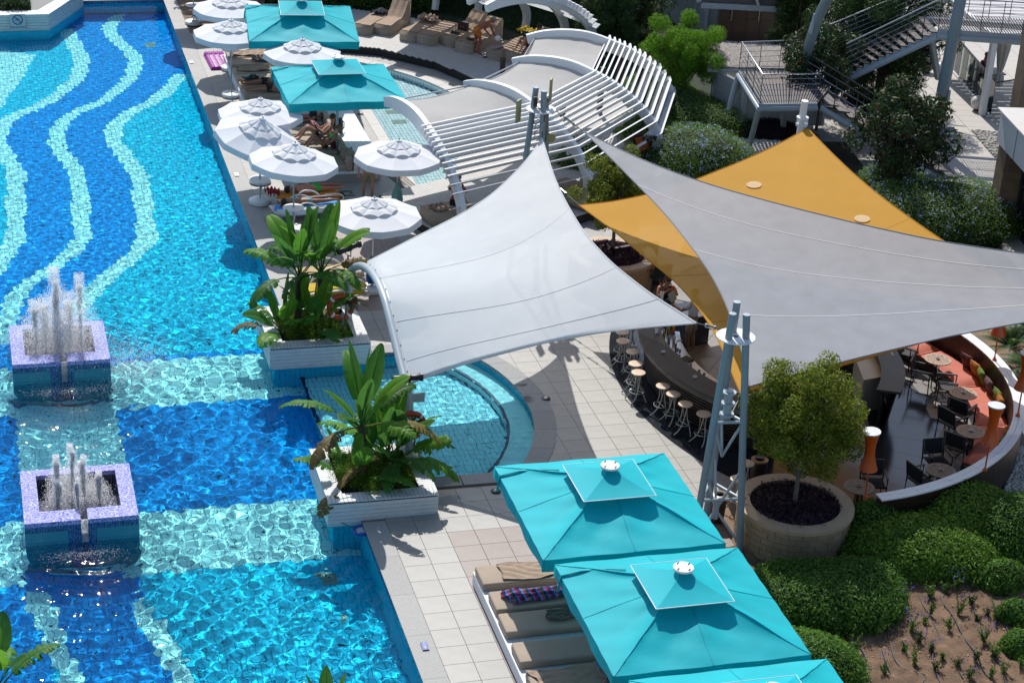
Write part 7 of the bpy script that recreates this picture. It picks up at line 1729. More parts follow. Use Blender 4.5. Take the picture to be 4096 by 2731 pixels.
def bush(name, lab, cat, c, rad, n, size, mats, seed=0, grp=None, flat=0., flowers=None, aspect=.42, amp=.22, core=True, thick=.18):
    r_ = np.random.RandomState(seed); t_ = thing(name, lab, cat, (c[0], c[1], 0), 0, grp); d = lump_dirs(n, r_, True); rr = bumps(d, 26, seed+1, amp)*(1-thick*np.abs(r_.randn(n))*.6+.03*r_.randn(n))
    R_ = np.array(rad); P = d*R_*rr[:, None]; P[:, 2] += c[2]
    P[:, 2] = np.maximum(P[:, 2], .03+.1*r_.rand(n)); Nn = d/R_+r_.randn(n, 3)*.5/R_.mean()+np.array([0, 0, .35]); o = leaf_obj('foliage', P, Nn, size, mats, t_, aspect, r_=r_); o['kind'] = 'stuff'
    if core:
        m = MB(); k1, k2 = 18, 10; G = []
        dd = np.array([[math.sin(PI/2*i/k2)*math.cos(2*PI*j/k1), math.sin(PI/2*i/k2)*math.sin(2*PI*j/k1), math.cos(PI/2*i/k2)] for i in range(k2+1) for j in range(k1+1)]); bb = bumps(dd, 26, seed+1, amp)
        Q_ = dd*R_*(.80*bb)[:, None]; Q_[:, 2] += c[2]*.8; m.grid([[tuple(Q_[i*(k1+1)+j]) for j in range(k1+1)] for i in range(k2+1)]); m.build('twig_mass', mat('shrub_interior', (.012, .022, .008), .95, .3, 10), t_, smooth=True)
    if flowers:
        m_, cnt, sz = flowers; k = r_.randint(0, n, cnt); Pf = P[k]+d[k]*.03; Pp = np.repeat(Pf, 5, axis=0)+r_.randn(cnt*5, 3)*.028; o = leaf_obj('blossoms', Pp, np.repeat(d[k], 5, axis=0)+.6*r_.randn(cnt*5, 3), sz, [m_], t_, .9, r_=r_); o['kind'] = 'stuff'
    return t_
G_hedge = leaf_mats('hedge_leaf', [(.075, .17, .024), (.11, .23, .032), (.15, .29, .042), (.05, .125, .018)], .36, .5)
G_dark = leaf_mats('dark_leaf', [(.018, .045, .014), (.03, .065, .018), (.012, .03, .010)], .15, .35)
G_yel = leaf_mats('golden_leaf', [(.14, .19, .02), (.21, .25, .028), (.09, .14, .016), (.28, .29, .04)], .3, .3)
G_brt = leaf_mats('bright_leaf', [(.12, .27, .015), (.17, .34, .025), (.08, .19, .012)], .4, .5)
G_plum = leaf_mats('plumbago_leaf', [(.10, .19, .028), (.16, .28, .045), (.065, .135, .02)], .3, .5)
G_pur = leaf_mats('purple_leaf', [(.035, .012, .03), (.055, .02, .045), (.02, .008, .018)], .2, .35)
G_conf = leaf_mats('conifer_leaf', [(.03, .065, .02), (.05, .095, .026), (.075, .13, .032)], .15, .5)
G_grass = leaf_mats('grass_blade', [(.05, .10, .02), (.08, .14, .03), (.035, .075, .015)], .3, .5)
G_lime = leaf_mats('lime_leaf', [(.12, .24, .025), (.17, .31, .035), (.22, .36, .05), (.07, .16, .02)], .36, .5)
blue_fl = mat('pale_blue_blossom', (.42, .52, .78), .7, trans=.2)
vio_fl = mat('violet_blossom', (.10, .06, .40), .7)
# the big clipped shrubs lower right
HG = [('D', 1885, 1392, (1.6, 1.15, .95), 'dark green rounded shrub left of the soil bed, directly under the stone planter'), ('D', 2085, 1285, (1.55, 1.1, .95), 'sunlit rounded shrub in the middle of the shrub bank'), ('D', 2225, 1225, (1.4, 1.05, .95), 'large rounded shrub under the white wall capping at the right'),
      ('D', 1985, 1240, (.95, .75, .75), 'rounded shrub nestled against the stone planter'), ('D', 2335, 1250, (1.15, 1.1, 1.0), 'rounded shrub at the right edge of the shrub bank'), ('D', 1845, 1545, (.9, .95, .75), 'shrub peeping out beyond the corner of the lowest full turquoise umbrella'), ('D', 2300, 1345, (.55, .45, .5), 'low loose shrub in the upper right corner of the soil bed'), ('D', 2335, 1425, (.38, .35, .4), 'small dark shrub at the right edge of the soil bed'), ('D', 2340, 1500, (.35, .4, .38), 'small dark shrub low on the right edge of the soil bed')]
def pz0(k, x, y, z): return q(k, x, y, z)
for i, (k, x, y, rad, lab) in enumerate(HG):
    P_ = q(k, x, y, 0); bush('rounded_shrub', lab, 'shrub', (P_[0], P_[1], .08), rad, int(19000*rad[0]*rad[1])+1500, .072, G_hedge if i != 1 and i != 2 else G_lime, 100+i, 'clipped shrubs beside the soil bed', amp=.30, thick=.30)
# soil bed: rough ground sheet, drip pipes, seedlings
soil_o = MB(); n1, n2 = 90, 80; from mathutils import noise as _ns
G = [[(14.0+9.0*i/n1, 25.5+8.5*j/n2, .012+.07*_ns.noise(Vector((i*.21, j*.21, 0)))+.045*_ns.noise(Vector((i*.6, j*.6, 3)))+.02*rnd.random()+.03) for i in range(n1+1)] for j in range(n2+1)]
soil_o.grid(G); so = soil_o.build('soil_bed', mat('turned_sandy_soil', (.21, .125, .072), .95, .45, 2.6, bump=1., bscale=22), smooth=True); so['kind'] = 'structure'
r_ = np.random.RandomState(9); n = 5200; X = r_.uniform(14.2, 21.5, n); Y = r_.uniform(27, 33.4, n)
m = MB(); 
bb = np.array([(1, 0, 0), (-.5, .87, 0), (-.5, -.87, 0), (0, 0, .8)]); S = .008+.022*r_.rand(n)**3; V = (np.stack([X, Y, np.full(n, .045)], -1)[:, None]+bb[None]*S[:, None, None]).reshape(-1, 3); fc = np.array([(0, 1, 3), (1, 2, 3), (2, 0, 3)]); Fq = (fc[None]+np.arange(n)[:, None, None]*4).reshape(-1, 3)
o = link('soil_clods', nparr_mesh('soil_clods', V, Fq, mat('pale_clods', (.36, .25, .17), .95, .4, 9))); tag(o, 'small clods and stones scattered over the soil bed', 'clods', None, 'stuff')
for i, L_ in enumerate([[(1610, 850), (1640, 950), (1720, 1060), (1810, 1230), (1900, 1350), (1960, 1480), (2040, 1568)], [(1465, 900), (1490, 970), (1530, 1030)], [(1570, 1100), (1620, 1210), (1660, 1310), (1730, 1420), (1800, 1530)], [(1215, 1120), (1240, 1240), (1280, 1380), (1350, 1460), (1510, 1505), (1490, 1568)], [(1380, 1090), (1480, 1200), (1560, 1290), (1570, 1420), (1600, 1500), (1640, 1600)], [(960, 1190), (1010, 1270), (1070, 1400), (1105, 1568)], [(1185, 1310), (1220, 1420), (1250, 1490), (1290, 1600)], [(1820, 830), (1860, 940), (1900, 1080), (1930, 1180)], [(1975, 860), (2020, 950), (2080, 1060), (2150, 1200)], [(1990, 1260), (2060, 1400), (2100, 1500), (2130, 1600)], [(900, 1440), (960, 1520), (1020, 1568)]]):
    P = catmull([q('G', x, y, .07) for x, y in L_], 4); m = MB(); m.tube(P, .013, 6); tag(m.build('drip_pipe', mat('dark_grey_hose', (.045, .055, .065), .5)), ['longest drip pipe, running down the right half of the soil', 'short piece of drip pipe under the sunlit shrub', 'drip pipe starting beside the violet flowers in the middle', 'drip pipe with a kinked end at the bottom of the soil', 'drip pipe running out from under the violet flowering plant', 'drip pipe at the left of the soil passing a bushy seedling', 'short drip pipe between the two left ones', 'faint drip pipe near the top right of the soil', 'drip pipe by the loose shrub in the top right', 'rightmost drip pipe, ending at the bottom edge', 'leftmost scrap of drip pipe near the turquoise umbrella'][i], 'hose', 'drip pipes on the soil bed')
def tuft(c, h, r0, n, mats, lab, flowers=0, seed=0, grp='young plants in the soil bed', name='young_plant'):
    r_ = np.random.RandomState(seed); t_ = thing(name, lab, 'plant', (c[0], c[1], .03), r_.rand()*6, grp); st_ = 5+int(6*r_.rand()); P = []; Nn = []; m = MB()
    for k in range(st_):
        a = r_.rand()*6.3; e = np.array([math.cos(a)*r0*r_.rand(), math.sin(a)*r0*r_.rand(), h*(.6+.4*r_.rand())]); m.tube([(0, 0, 0), tuple(e*.5+[0, 0, .02]), tuple(e)], .005, 4)
        for t in np.linspace(.15, 1, max(3, n//st_)): P.append(e*t+r_.randn(3)*.02); Nn.append([math.cos(a), math.sin(a), .8])
    m.build('stems', mat('green_stem', (.06, .09, .025), .7), t_).__setitem__('kind', 'stuff'); o = leaf_obj('foliage', np.array(P), np.array(Nn)+.5*r_.randn(len(P), 3), .055, mats, t_, .4, r_=r_); o['kind'] = 'stuff'
    if flowers:
        Pf = []
        for k in range(flowers):
            a = r_.rand()*6.3; b_ = np.array([math.cos(a)*r0*.8, math.sin(a)*r0*.8, h*(.8+.5*r_.rand())])
            for t in range(7): Pf.append(b_+[0, 0, .018*t]+r_.randn(3)*.008)
        o = leaf_obj('flower_spikes', np.array(Pf), r_.randn(len(Pf), 3), .028, [vio_fl], t_, .8, r_=r_); o['kind'] = 'stuff'
TU = [(1550, 930, .38, 0), (1660, 880, .25, 0), (1740, 860, .32, 5), (1870, 850, .33, 0), (1330, 1000, .36, 6), (1310, 1060, .3, 0), (1540, 1060, .3, 3), (1760, 1040, .34, 3), (1860, 970, .25, 0), (1690, 1160, .3, 0), (1400, 1180, .34, 9), (1460, 1260, .25, 4), (1130, 1210, .42, 0), (1270, 1110, .22, 0), (870, 1190, .25, 0), (970, 1330, .32, 0), (760, 1190, .28, 7), (820, 1320, .28, 2), (940, 1370, .2, 0), (980, 1470, .3, 0), (1200, 1500, .3, 3), (1430, 1440, .35, 0), (1560, 1330, .22, 2), (1580, 1470, .28, 0), (1750, 1450, .26, 0), (1890, 1400, .26, 0), (1950, 1260, .32, 7), (2020, 1370, .36, 0), (2050, 1090, .4, 0), (2180, 1040, .45, 0), (2200, 1260, .45, 0), (1900, 1100, .2, 0), (1980, 1060, .22, 0), (1640, 1400, .18, 0), (1350, 1320, .2, 2), (1840, 1530, .3, 3), (2100, 1500, .3, 0), (2000, 1530, .28, 0), (1100, 1080, .25, 0), (660, 1150, .3, 0), (2060, 800, .5, 0), (2160, 860, .5, 0), (2230, 1450, .3, 0), (1500, 1120, .2, 2)]
TU.sort(key=lambda t: t[1]); _rows = [TU[i:i+7] for i in range(0, len(TU), 7)]; _ord = ['first', 'second', 'third', 'fourth', 'fifth', 'sixth', 'seventh', 'eighth']
_pl = {}
for a_, R_ in enumerate(_rows):
    for b_, t in enumerate(sorted(R_)): _pl[t] = '%s from the left in the %s row below the shrubs' % (_ord[b_], _ord[a_])
for i, (x, y, h, fl) in enumerate(TU):
    P_ = q('G', x, y+15, .0); kind_ = G_plum if i % 3 else G_grass
    sz = 'waist high' if h > .4 else 'bushy' if h > .33 else 'small' if h > .24 else 'tiny'
    tuft(P_, h*1.1, h*.6, 230 if h > .3 else 130, kind_, ('%s seedling with violet flowers, %s' if fl else '%s green seedling, %s') % (sz, _pl[(x, y, h, fl)]), fl, 300+i)
# ---- round trees in stone planters
def stone_planter(c, R_, h, lab, rows=6, purple=True, seed=0):
    t_ = thing('stone_planter', lab, 'planter', (c[0], c[1], 0), 0, 'round stone planters'); r_ = random.Random(seed); rh = (h-.09)/rows
    m = MB(); m.lathe([(R_-.05, 0), (R_-.05, h-.1)], n=40); m.build('mortar', mat('planter_mortar', (.2, .16, .12), .9), t_, smooth=True)
    nb_ = int(2*PI*R_/.30)
    for j in range(rows):
        for k in range(nb_):
            a0 = 2*PI*(k+.5*(j % 2))/nb_+.004; a1 = a0+2*PI/nb_-.008; m = MB(); rr_ = R_-.02+r_.uniform(-.006, .006); arc_band(m, (0, 0), rr_-.05, rr_, a0, a1, rh*j+.004, rh*(j+1)-.004, 3); m.build('stone', stone_tan, t_)
    nc = 12
    for k in range(nc): m = MB(); arc_band(m, (0, 0), R_-.28, R_+.02, 2*PI*k/nc+.002, 2*PI*(k+1)/nc-.002, h-.09, h, 6); m.build('rim_stone', mat('rim_sandstone', (.50, .365, .235), .6, .08, 5), t_)
    m = MB(); n = 16; m.add([(0, 0, h-.13)]+[((R_-.26)*math.cos(2*PI*k/n), (R_-.26)*math.sin(2*PI*k/n), h-.16) for k in range(n)], [(0, k+1, (k+1) % n+1) for k in range(n)]); m.build('earth', mat('dark_planting_earth', (.035, .028, .02), .95, .3, 8), t_)
    rr = np.random.RandomState(seed); n = 2600; a = rr.rand(n)*2*PI; d = np.sqrt(rr.rand(n))*(R_-.28); d *= 1+.06*rr.randn(n)
    P = np.stack([d*np.cos(a), d*np.sin(a), h-.14+.22*rr.rand(n)*(1-.5*(d/R_)**4)], -1); P += np.array([c[0], c[1], 0]); tt = thing('purple_groundcover', 'dark purple spiky ground cover in the '+('nearer' if seed == 1 else 'farther')+' stone planter', 'plants', (0, 0, 0)); o = leaf_obj('foliage', P, np.stack([.5*np.cos(a), .5*np.sin(a), np.ones(n)*.6], -1)+.6*rr.randn(n, 3), .13, G_pur, tt, .22, r_=rr); o['kind'] = 'stuff'
    return t_
stone_planter((16.68, 34.12), 1.255, .90, 'round tan stone planter with the golden green tree, lower right', 6, seed=1)
stone_planter((16.9, 47.9), 1.2, .90, 'round tan stone planter behind the white sail, holding the farther tree', 6, seed=2)
def tree(name, lab, base, hts, crown, n, size, mats, seed, trunk_r=.05, shell=.55, amp=.3, grp=None, twigs=18, aspect=.42, barkc=(.10, .085, .065), droop=.15, clumps=0):
    r_ = np.random.RandomState(seed); t_ = thing(name, lab, 'tree', base, 0, grp); zc = hts[1]; m = MB(); top = (0, 0, hts[0]); 
    m.tube([(0, 0, -.0), (.02, .01, hts[0]*.5), (0, 0, hts[0])], [trunk_r*1.2, trunk_r, trunk_r*.85], 9); m.build('trunk', mat('bark_%d' % int(barkc[0]*1000), barkc, .9, .2, 12, bump=.5), t_, smooth=True)
    R_ = np.array(crown); m = MB()
    for k in range(twigs):
        d = r_.randn(3); d[2] = abs(d[2])*.9; d /= np.linalg.norm(d); e = np.array([0, 0, zc])+d*R_*(.65+.35*r_.rand()); mid = np.array([0, 0, hts[0]])*.45+e*.55+r_.randn(3)*.05; m.tube([(0, 0, hts[0]*(.7+.3*r_.rand())), tuple(mid), tuple(e)], [trunk_r*.45, trunk_r*.25, trunk_r*.1], 5)
    m.build('limbs', MT['bark_%d' % int(barkc[0]*1000)], t_).__setitem__('kind', 'stuff')
    if clumps:
        cc = []; 
        for k in range(clumps):
            d = r_.randn(3); d /= np.linalg.norm(d); cc.append(np.array([0, 0, zc])+d*R_*(.35+.6*r_.rand()))
        cc = np.array(cc); k = r_.randint(0, clumps, n); off = r_.randn(n, 3); off /= np.linalg.norm(off, axis=1, keepdims=True); off *= (.55+.45*r_.rand(n, 1)); P = cc[k]+off*R_.mean()*(.30 if clumps < 35 else .22); Nn = off+.5*r_.randn(n, 3)
    else:
        d = lump_dirs(n, r_); bmp = bumps(d, 30, seed+5, amp); P = d*R_*(bmp*(1-shell*r_.rand(n)**1.8))[:, None]+np.array([0, 0, zc]); Nn = d+.7*r_.randn(n, 3)
        # stray shoots breaking the outline
        ns_ = n//14; k = r_.randint(0, n, ns_); P[k] = P[k]+d[k]*(.25*r_.rand(ns_, 1))+np.array([0, 0, .08])
    o = leaf_obj('crown', P, Nn, size, mats, t_, aspect, r_=r_, droop=droop); o['kind'] = 'stuff'; return t_
tree('round_tree', 'golden green round tree in the near stone planter', (16.66, 34.12, .75), (1.0, 2.1), (1.30, 1.2, 1.55), 44000, .072, G_yel, 21, .05, .6, .3, 'round trees in stone planters', 26, .42, (.16, .14, .11), clumps=95)
tree('round_tree', 'golden green round tree in the far stone planter, behind the yellow sail tip', (17.0, 48.2, .75), (.9, 1.85), (1.3, 1.2, 1.25), 32000, .075, G_yel, 22, .05, .6, .28, 'round trees in stone planters', 22, .42, (.16, .14, .11), clumps=80)
P_ = q('M', 2195, 925); tree('feathery_tree', 'bright lime green feathery tree beside the slatted pergola', (P_[0], P_[1], 0), (1.1, 2.15), (1.75, 1.5, 1.2), 52000, .08, G_brt, 23, .08, .7, .3, None, 18, .25, (.10, .08, .06), .35, clumps=75)
tree('conifer', 'dark drooping conifer behind the far pergola', (23.4, 68.6, 0), (1.2, 1.9), (1.7, 1.5, 1.9), 26000, .15, G_conf, 24, .18, .6, .3, 'dark conifers', 16, .16, (.06, .045, .035), .5, clumps=44)
tree('conifer', 'second dark conifer between the far pergola and the cabin', (25.2, 70.8, 0), (1.3, 1.8), (1.6, 1.4, 1.8), 16000, .15, G_conf, 25, .15, .6, .3, 'dark conifers', 16, .16, (.06, .045, .035), .5, clumps=30)
tree('conifer', 'huge dark conifer behind the steel stair', (31.3, 61.6, 0), (1.5, 2.7), (2.9, 2.3, 2.6), 62000, .17, G_conf, 26, .28, .6, .3, 'dark conifers', 26, .16, (.06, .045, .035), .5, clumps=80)
tree('conifer', 'yellowish conifer left of the arched grey column', (28.9, 64.0, 0), (1.5, 2.6), (1.0, 1.0, 2.0), 16000, .15, leaf_mats('yew_leaf', [(.045, .075, .014), (.07, .10, .02), (.03, .05, .012)], .2), 27, .12, .6, .3, 'dark conifers', 12, .18, (.06, .045, .035), .3, clumps=26)
G_mag = leaf_mats('magnolia_leaf', [(.035, .075, .024), (.05, .10, .032), (.08, .06, .025), (.025, .05, .016)], .1, .4)
for i, (x, y, z, cr, n, lab) in enumerate(((950, 880, 0, (1.6, 1.3, 1.75), 7500, 'glossy magnolia left of the lower stair, by the white post'), (1460, 1360, 0, (1.75, 1.4, 1.55), 8000, 'glossy magnolia in front of the lower stair with bare trunk'))):
    P_ = q('T', x, y, 0); tree('magnolia', lab, (P_[0], P_[1], 0), (1.2, 2.3 if i == 0 else 2.35), cr, n, .15, G_mag, 30+i, .05, .75, .3, 'magnolias by the lower stair', 30, .45, (.13, .11, .09), .1, clumps=34)
for i, (k, x, y, z, rad, lab) in enumerate((('D', 1610, 345, .6, (2.0, 1.6, 1.15), 'plumbago bush with pale blue flowers beside the pergola end'), ('D', 1590, 250, .5, (1.5, 1.8, 1.0), 'loose green bush between the feathery tree and the white stones'), ('D', 2150, 470, .6, (2.6, 2.0, 1.3), 'large plumbago bush with pale blue flowers right of the yellow sail'), ('D', 2060, 420, .5, (1.3, 1.2, 1.0), 'plumbago bush under the magnolia trunk'), ('D', 1500, 290, .5, (1.3, 1.5, .8), 'green bush hugging the outer pergola slats'), ('D', 1345, 360, .5, (1.0, .9, 1.0), 'young bush under the tip of the grey sail'), ('D', 1520, 205, .5, (1.4, 1.3, 1.0), 'green shrub below the feathery tree'))):
    P_ = q(k, x, y, z); fl = (blue_fl, int(300*rad[0]), .04) if 'plumbago' in lab else None
    bush('plumbago_bush' if fl else 'garden_bush', lab, 'bush', (P_[0], P_[1], .1), rad, int(6500*rad[0]*rad[1]), .065, G_plum, 400+i, 'bushes between pergola and stair', flowers=fl, amp=.3)
for i, (k, x, y, z, rad, mm, lab) in enumerate((('T', 620, 870, .2, (1.3, .7, .45), G_pur, 'dark purple bed under the landing'), ('T', 1400, 660, .2, (1.6, 1.0, .5), G_pur, 'dark purple shrub beyond the lower stair'), ('Z6', 850, 1480, .2, (.8, .7, .5), G_pur, 'dark purple shrub at the foot of the stone pier'), ('D', 2230, 540, .2, (.9, .8, .5), G_grass, 'low green shrub with red blooms beside the yellow sail edge'))):
    P_ = q(k, x, y, z); bush('low_shrub', lab, 'shrub', (P_[0], P_[1], .05), rad, int(5000*rad[0]), .09, mm, 450+i, 'low shrubs', aspect=.3)
# hedge wall at the head of the terrace
t_ = thing('clipped_hedge', 'tall dark clipped hedge behind the box loungers', 'hedge'); r_ = np.random.RandomState(77); n = 42000
hx = r_.rand(n); hz = r_.rand(n); P = np.stack([11.6+hx*6.2, 75.4-hx*1.3+.10*r_.randn(n)+.15*np.sin(hx*30), .05+2.6*hz], -1); o = leaf_obj('foliage', P, np.tile([0, -1., .4], (n, 1))+.5*r_.randn(n, 3), .085, G_hedge[:2]+G_dark, t_, .5, r_=r_); o['kind'] = 'stuff'
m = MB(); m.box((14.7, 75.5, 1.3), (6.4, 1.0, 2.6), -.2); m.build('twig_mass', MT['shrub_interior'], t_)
t_ = tag(empty('far_hedge'), 'dark planting closing the view beyond the pergola and cabin', 'hedge'); n = 50000; X = r_.uniform(9, 45, n); P = np.stack([X, 80+1.0*r_.randn(n)+np.sin(X)*.7, r_.rand(n)*3.2], -1); o = leaf_obj('foliage', P, np.tile([0, -1., .5], (n, 1))+.6*r_.randn(n, 3), .20, G_dark, t_, .4, r_=r_); o['kind'] = 'stuff'
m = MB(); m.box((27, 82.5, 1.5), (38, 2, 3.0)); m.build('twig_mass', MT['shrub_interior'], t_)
# grass under the far pergola
n = 60000; X = r_.uniform(13, 26, n); Y = r_.uniform(69, 79, n); dd_ = np.hypot(X-PC[0], Y-PC[1]); ok = (dd_ > 12.6) & (dd_ < 19); P = np.stack([X, Y, np.full(n, .02)], -1)[ok]; k = len(P)
o = leaf_obj('grass', P+[0, 0, .03], r_.randn(k, 3)*.5+[1, 0, .2], .12, G_grass, None, .2, r_=r_, along=np.tile([0, 0, 1.], (k, 1))); tag(o, 'shaded grass behind the far pergola', 'grass', None, 'stuff')
ss = MB(); ss.prism([(16, 68.5), (22, 60), (28, 62), (28, 80), (10, 80), (12, 77)], -.02, .008); ss.build('lawn', mat('dark_lawn_soil', (.022, .035, .012), .95, .3, 3)).__setitem__('kind', 'structure')
ss = MB(); ss.prism([(19.5, 49.5), (24.5, 47.5), (27, 45), (31, 45), (31, 51), (28, 60), (27, 62), (22, 62), (23.5, 57)], -.02, .010); ss.build('planting_bed', mat('shrub_bed_soil', (.06, .05, .03), .95, .3, 3)).__setitem__('kind', 'structure')
# cycads right of the wall
def fronds(name, lab, c, nf, ln, seed, mats, grp=None, leaflets=26, lw=.16, z0=.25, arch_=.5):
    r_ = random.Random(seed); t_ = thing(name, lab, 'plant', c, 0, grp)
    for k in range(nf):
        a = k*2.4+r_.uniform(-.2, .2); el = r_.uniform(.35, 1.2); L_ = ln*r_.uniform(.8, 1.1); P = []
        for i in range(9): u = i/8; P.append(np.array([math.cos(a)*L_*u*math.cos(el), math.sin(a)*L_*u*math.cos(el), z0+L_*u*math.sin(el)-arch_*L_*u*u]))
        m = MB(); m.tube(P, [.012*(1-i/10) for i in range(9)], 4); Pc = catmull(P, 4); V = []
        for i in range(leaflets):
            u = .12+.86*i/leaflets; p = Pc[int(u*(len(Pc)-1))]; q_ = Pc[min(len(Pc)-1, int(u*(len(Pc)-1))+1)]; t = (q_-p)/max(1e-6, np.linalg.norm(q_-p)); s = np.cross(t, [0, 0, 1.]); s /= max(1e-6, np.linalg.norm(s)); w = lw*math.sin(PI*min(1, u*.9+.1))**.6
            for sg in (-1, 1): e = p+s*sg*w+t*w*.45-np.array([0, 0, .02]); m.add([p-t*.014, p+t*.014, e], [(0, 1, 2)] if sg > 0 else [(1, 0, 2)])
        m.build('frond', mats[k % len(mats)], t_)
for i, (x, y, lab) in enumerate(((2285, 815, 'feathery cycad right of the curved wall, below the grey sail'), (2335, 870, 'feathery cycad at the right edge, beside the cut off orange lamp'), (2330, 790, 'feathery cycad at the right edge just under the grey sail'))):
    P_ = q('D', x, y, .3); fronds('cycad', lab, (P_[0]+.4, P_[1], 0), 26, 1.25, i, leaf_mats('cycad_leaf', [(.03, .075, .018), (.05, .11, .025)], .2, .4), 'cycads', 30, .17, .45)
P_ = q('T', 1760, 1000, .3); fronds('fan_palm', 'small spiky palm at the foot of the lower stair', (P_[0]-.5, P_[1], 0), 16, .8, 9, G_plum, None, 20, .12, .3)
# ---- bird of paradise plants: big paddle leaves, torn along the edge
BP = leaf_mats('paddle_leaf', [(.075, .21, .025), (.13, .30, .03), (.06, .17, .03)], .42, .4); BPo = leaf_mats('old_paddle_leaf', [(.20, .17, .04), (.17, .12, .04)], .3, .5)
def paddle(t_, base, az, el, stalk, L_, W, bend, tear, mm, r_):
    """stalk then blade; the blade folds slightly along its rib and is split between side veins"""
    d = np.array([math.cos(az)*math.cos(el), math.sin(az)*math.cos(el), math.sin(el)]); P = []; p = np.array(base, float); dirv = d.copy(); n = 22; tot = stalk+L_; pts = []; ds = []
    for i in range(n+1):
        pts.append(p.copy()); ds.append(dirv.copy()); st = tot/n; dirv = dirv+np.array([0, 0, -bend*(.3+1.9*(i/n)**1.6)])*st*1.2; dirv /= np.linalg.norm(dirv); p = p+dirv*st
    ks = int(n*stalk/tot); m = MB(); m.tube([pts[i] for i in range(0, ks+1)], [.022-.010*i/max(1, ks) for i in range(ks+1)], 6); m.tube([pts[i] for i in range(ks, n+1)], [.012*(1-.85*(i-ks)/(n-ks)) for i in range(ks, n+1)], 5)
    sv = np.cross(ds[ks], [0, 0, 1.]); sv /= max(1e-6, np.linalg.norm(sv)); fine = catmull([pts[i] for i in range(ks, n+1)], 4); nf = len(fine)
    roll = r_.uniform(-.5, .5)
    for sg in (-1, 1):
        i = 0
        while i < nf-1:
            seg = r_.choice([2, 3, 4, 5]) if tear > .3 else r_.choice([9, 14, 20]); j = min(nf-1, i+seg); row0, row1, row2 = [], [], []; dr_ = tear*r_.uniform(.1, .9); gap = 1 if tear > .3 else 0
            for k in range(i, j+1):
                u = k/(nf-1); w = W*.5*(math.sin(PI*min(1, u*.93+.07))**.55)*(1-.25*u); t = fine[min(k+1, nf-1)]-fine[max(k-1, 0)]; t /= np.linalg.norm(t); s = np.cross(t, np.cross(sv, t)*1.); s = sv*math.cos(roll)+np.cross(t, sv)*math.sin(roll); up_ = np.cross(s, t); up_ *= 1 if up_[2] > 0 else -1
                c_ = fine[k]; row0.append(c_); row1.append(c_+s*sg*w*.55+up_*w*.16-np.array([0, 0, dr_*w*.25])+t*w*.12); sh = .75 if (tear > .3 and k in (i, j)) else 1; row2.append(c_+s*sg*w*sh+up_*w*.10-np.array([0, 0, dr_*w])+t*w*.25)
            m.grid([row0, row1, row2] if sg < 0 else [row2, row1, row0]); i = j
    m.build('leaf', mm, t_, auto=60)
def paradise(name, lab, c, trunk_h, specs, seed, lean=(0, 0)):
    r_ = random.Random(seed); t_ = thing(name, lab, 'plant', c, 0, 'bird of paradise plants in the pool planters')
    if trunk_h > 0:
        m = MB(); m.tube([(0, 0, 0), (lean[0]*.5, lean[1]*.5, trunk_h*.5), (lean[0], lean[1], trunk_h)], [.10, .085, .075], 10)
        for k in range(26):
            z = trunk_h*k/26; x, y = lean[0]*k/26, lean[1]*k/26; a = k*2.4; m.add([(x+.08*math.cos(a-.5), y+.08*math.sin(a-.5), z), (x+.08*math.cos(a+.5), y+.08*math.sin(a+.5), z), (x+.11*math.cos(a), y+.11*math.sin(a), z+.16)], [(0, 1, 2)])
        m.build('trunk', mat('fibrous_trunk', (.10, .07, .045), .9, .3, 14, bump=.6), t_)
    for (az, el, st, L_, W, bend, tear, old) in specs:
        paddle(t_, (lean[0]+r_.uniform(-.03, .03), lean[1]+r_.uniform(-.03, .03), trunk_h-.05), az, el, st, L_, W, bend, tear, (BPo if old else BP)[r_.randint(0, 1 if old else 2)], r_)
    return t_
r0_ = random.Random(3)
def crown_specs(n, seed, up=.75, spread=1., L0=.75):
    r_ = random.Random(seed); S_ = []
    for k in range(n):
        u = k/n; az = k*2.4+r_.uniform(-.3, .3); el = 1.45-u*1.15*spread+r_.uniform(-.1, .1); st = .45+.35*r_.random(); bend = .10+.65*u+.15*r_.random(); S_.append((az, el, st, L0+.25*r_.random(), .46+.10*r_.random(), bend, .15 if u < .5 else .35+.6*r_.random(), u > .85 and r_.random() < .4))
    return S_
ZP = .36
paradise('bird_of_paradise', 'tall bird of paradise with a leaning fibrous trunk in the nearer planter', (7.95, 37.65, ZP), 1.25, crown_specs(14, 5, L0=1.0), 1, (-.08, .03))
paradise('bird_of_paradise', 'leafy bird of paradise clump right of the trunk in the nearer planter', (8.45, 37.85, ZP), .25, crown_specs(14, 7, L0=1.0), 2)
paradise('bird_of_paradise', 'low bird of paradise clump at the left of the nearer planter', (7.65, 37.45, ZP), .0, crown_specs(8, 9, L0=.75, spread=1.1), 3)
paradise('bird_of_paradise', 'drooping bird of paradise at the right back of the nearer planter', (8.75, 38.1, ZP), .1, crown_specs(10, 11, L0=.85, spread=1.1), 4)
paradise('bird_of_paradise', 'tall bird of paradise with a dark trunk in the farther planter', (7.75, 45.4, ZP), 1.45, crown_specs(14, 13, L0=.95), 5, (.03, 0))
paradise('bird_of_paradise', 'tall bird of paradise with upright leaves beside the spotlight in the farther planter', (8.35, 45.7, ZP), 1.4, crown_specs(15, 15, L0=1.0), 6, (.05, .05))
paradise('bird_of_paradise', 'low spreading bird of paradise at the left of the farther planter', (7.35, 45.1, ZP), .0, crown_specs(10, 17, L0=.8, spread=1.1), 7)
paradise('bird_of_paradise', 'short bird of paradise in the middle of the farther planter', (8.1, 45.0, ZP), .15, crown_specs(12, 19, L0=.7), 8)
P_ = q('D', 30, 1540, .6); paradise('bird_of_paradise', 'bird of paradise leaves reaching in at the lower left corner', (P_[0]-.35, P_[1]-.15, -.2), .5, crown_specs(13, 21, L0=.75), 9)
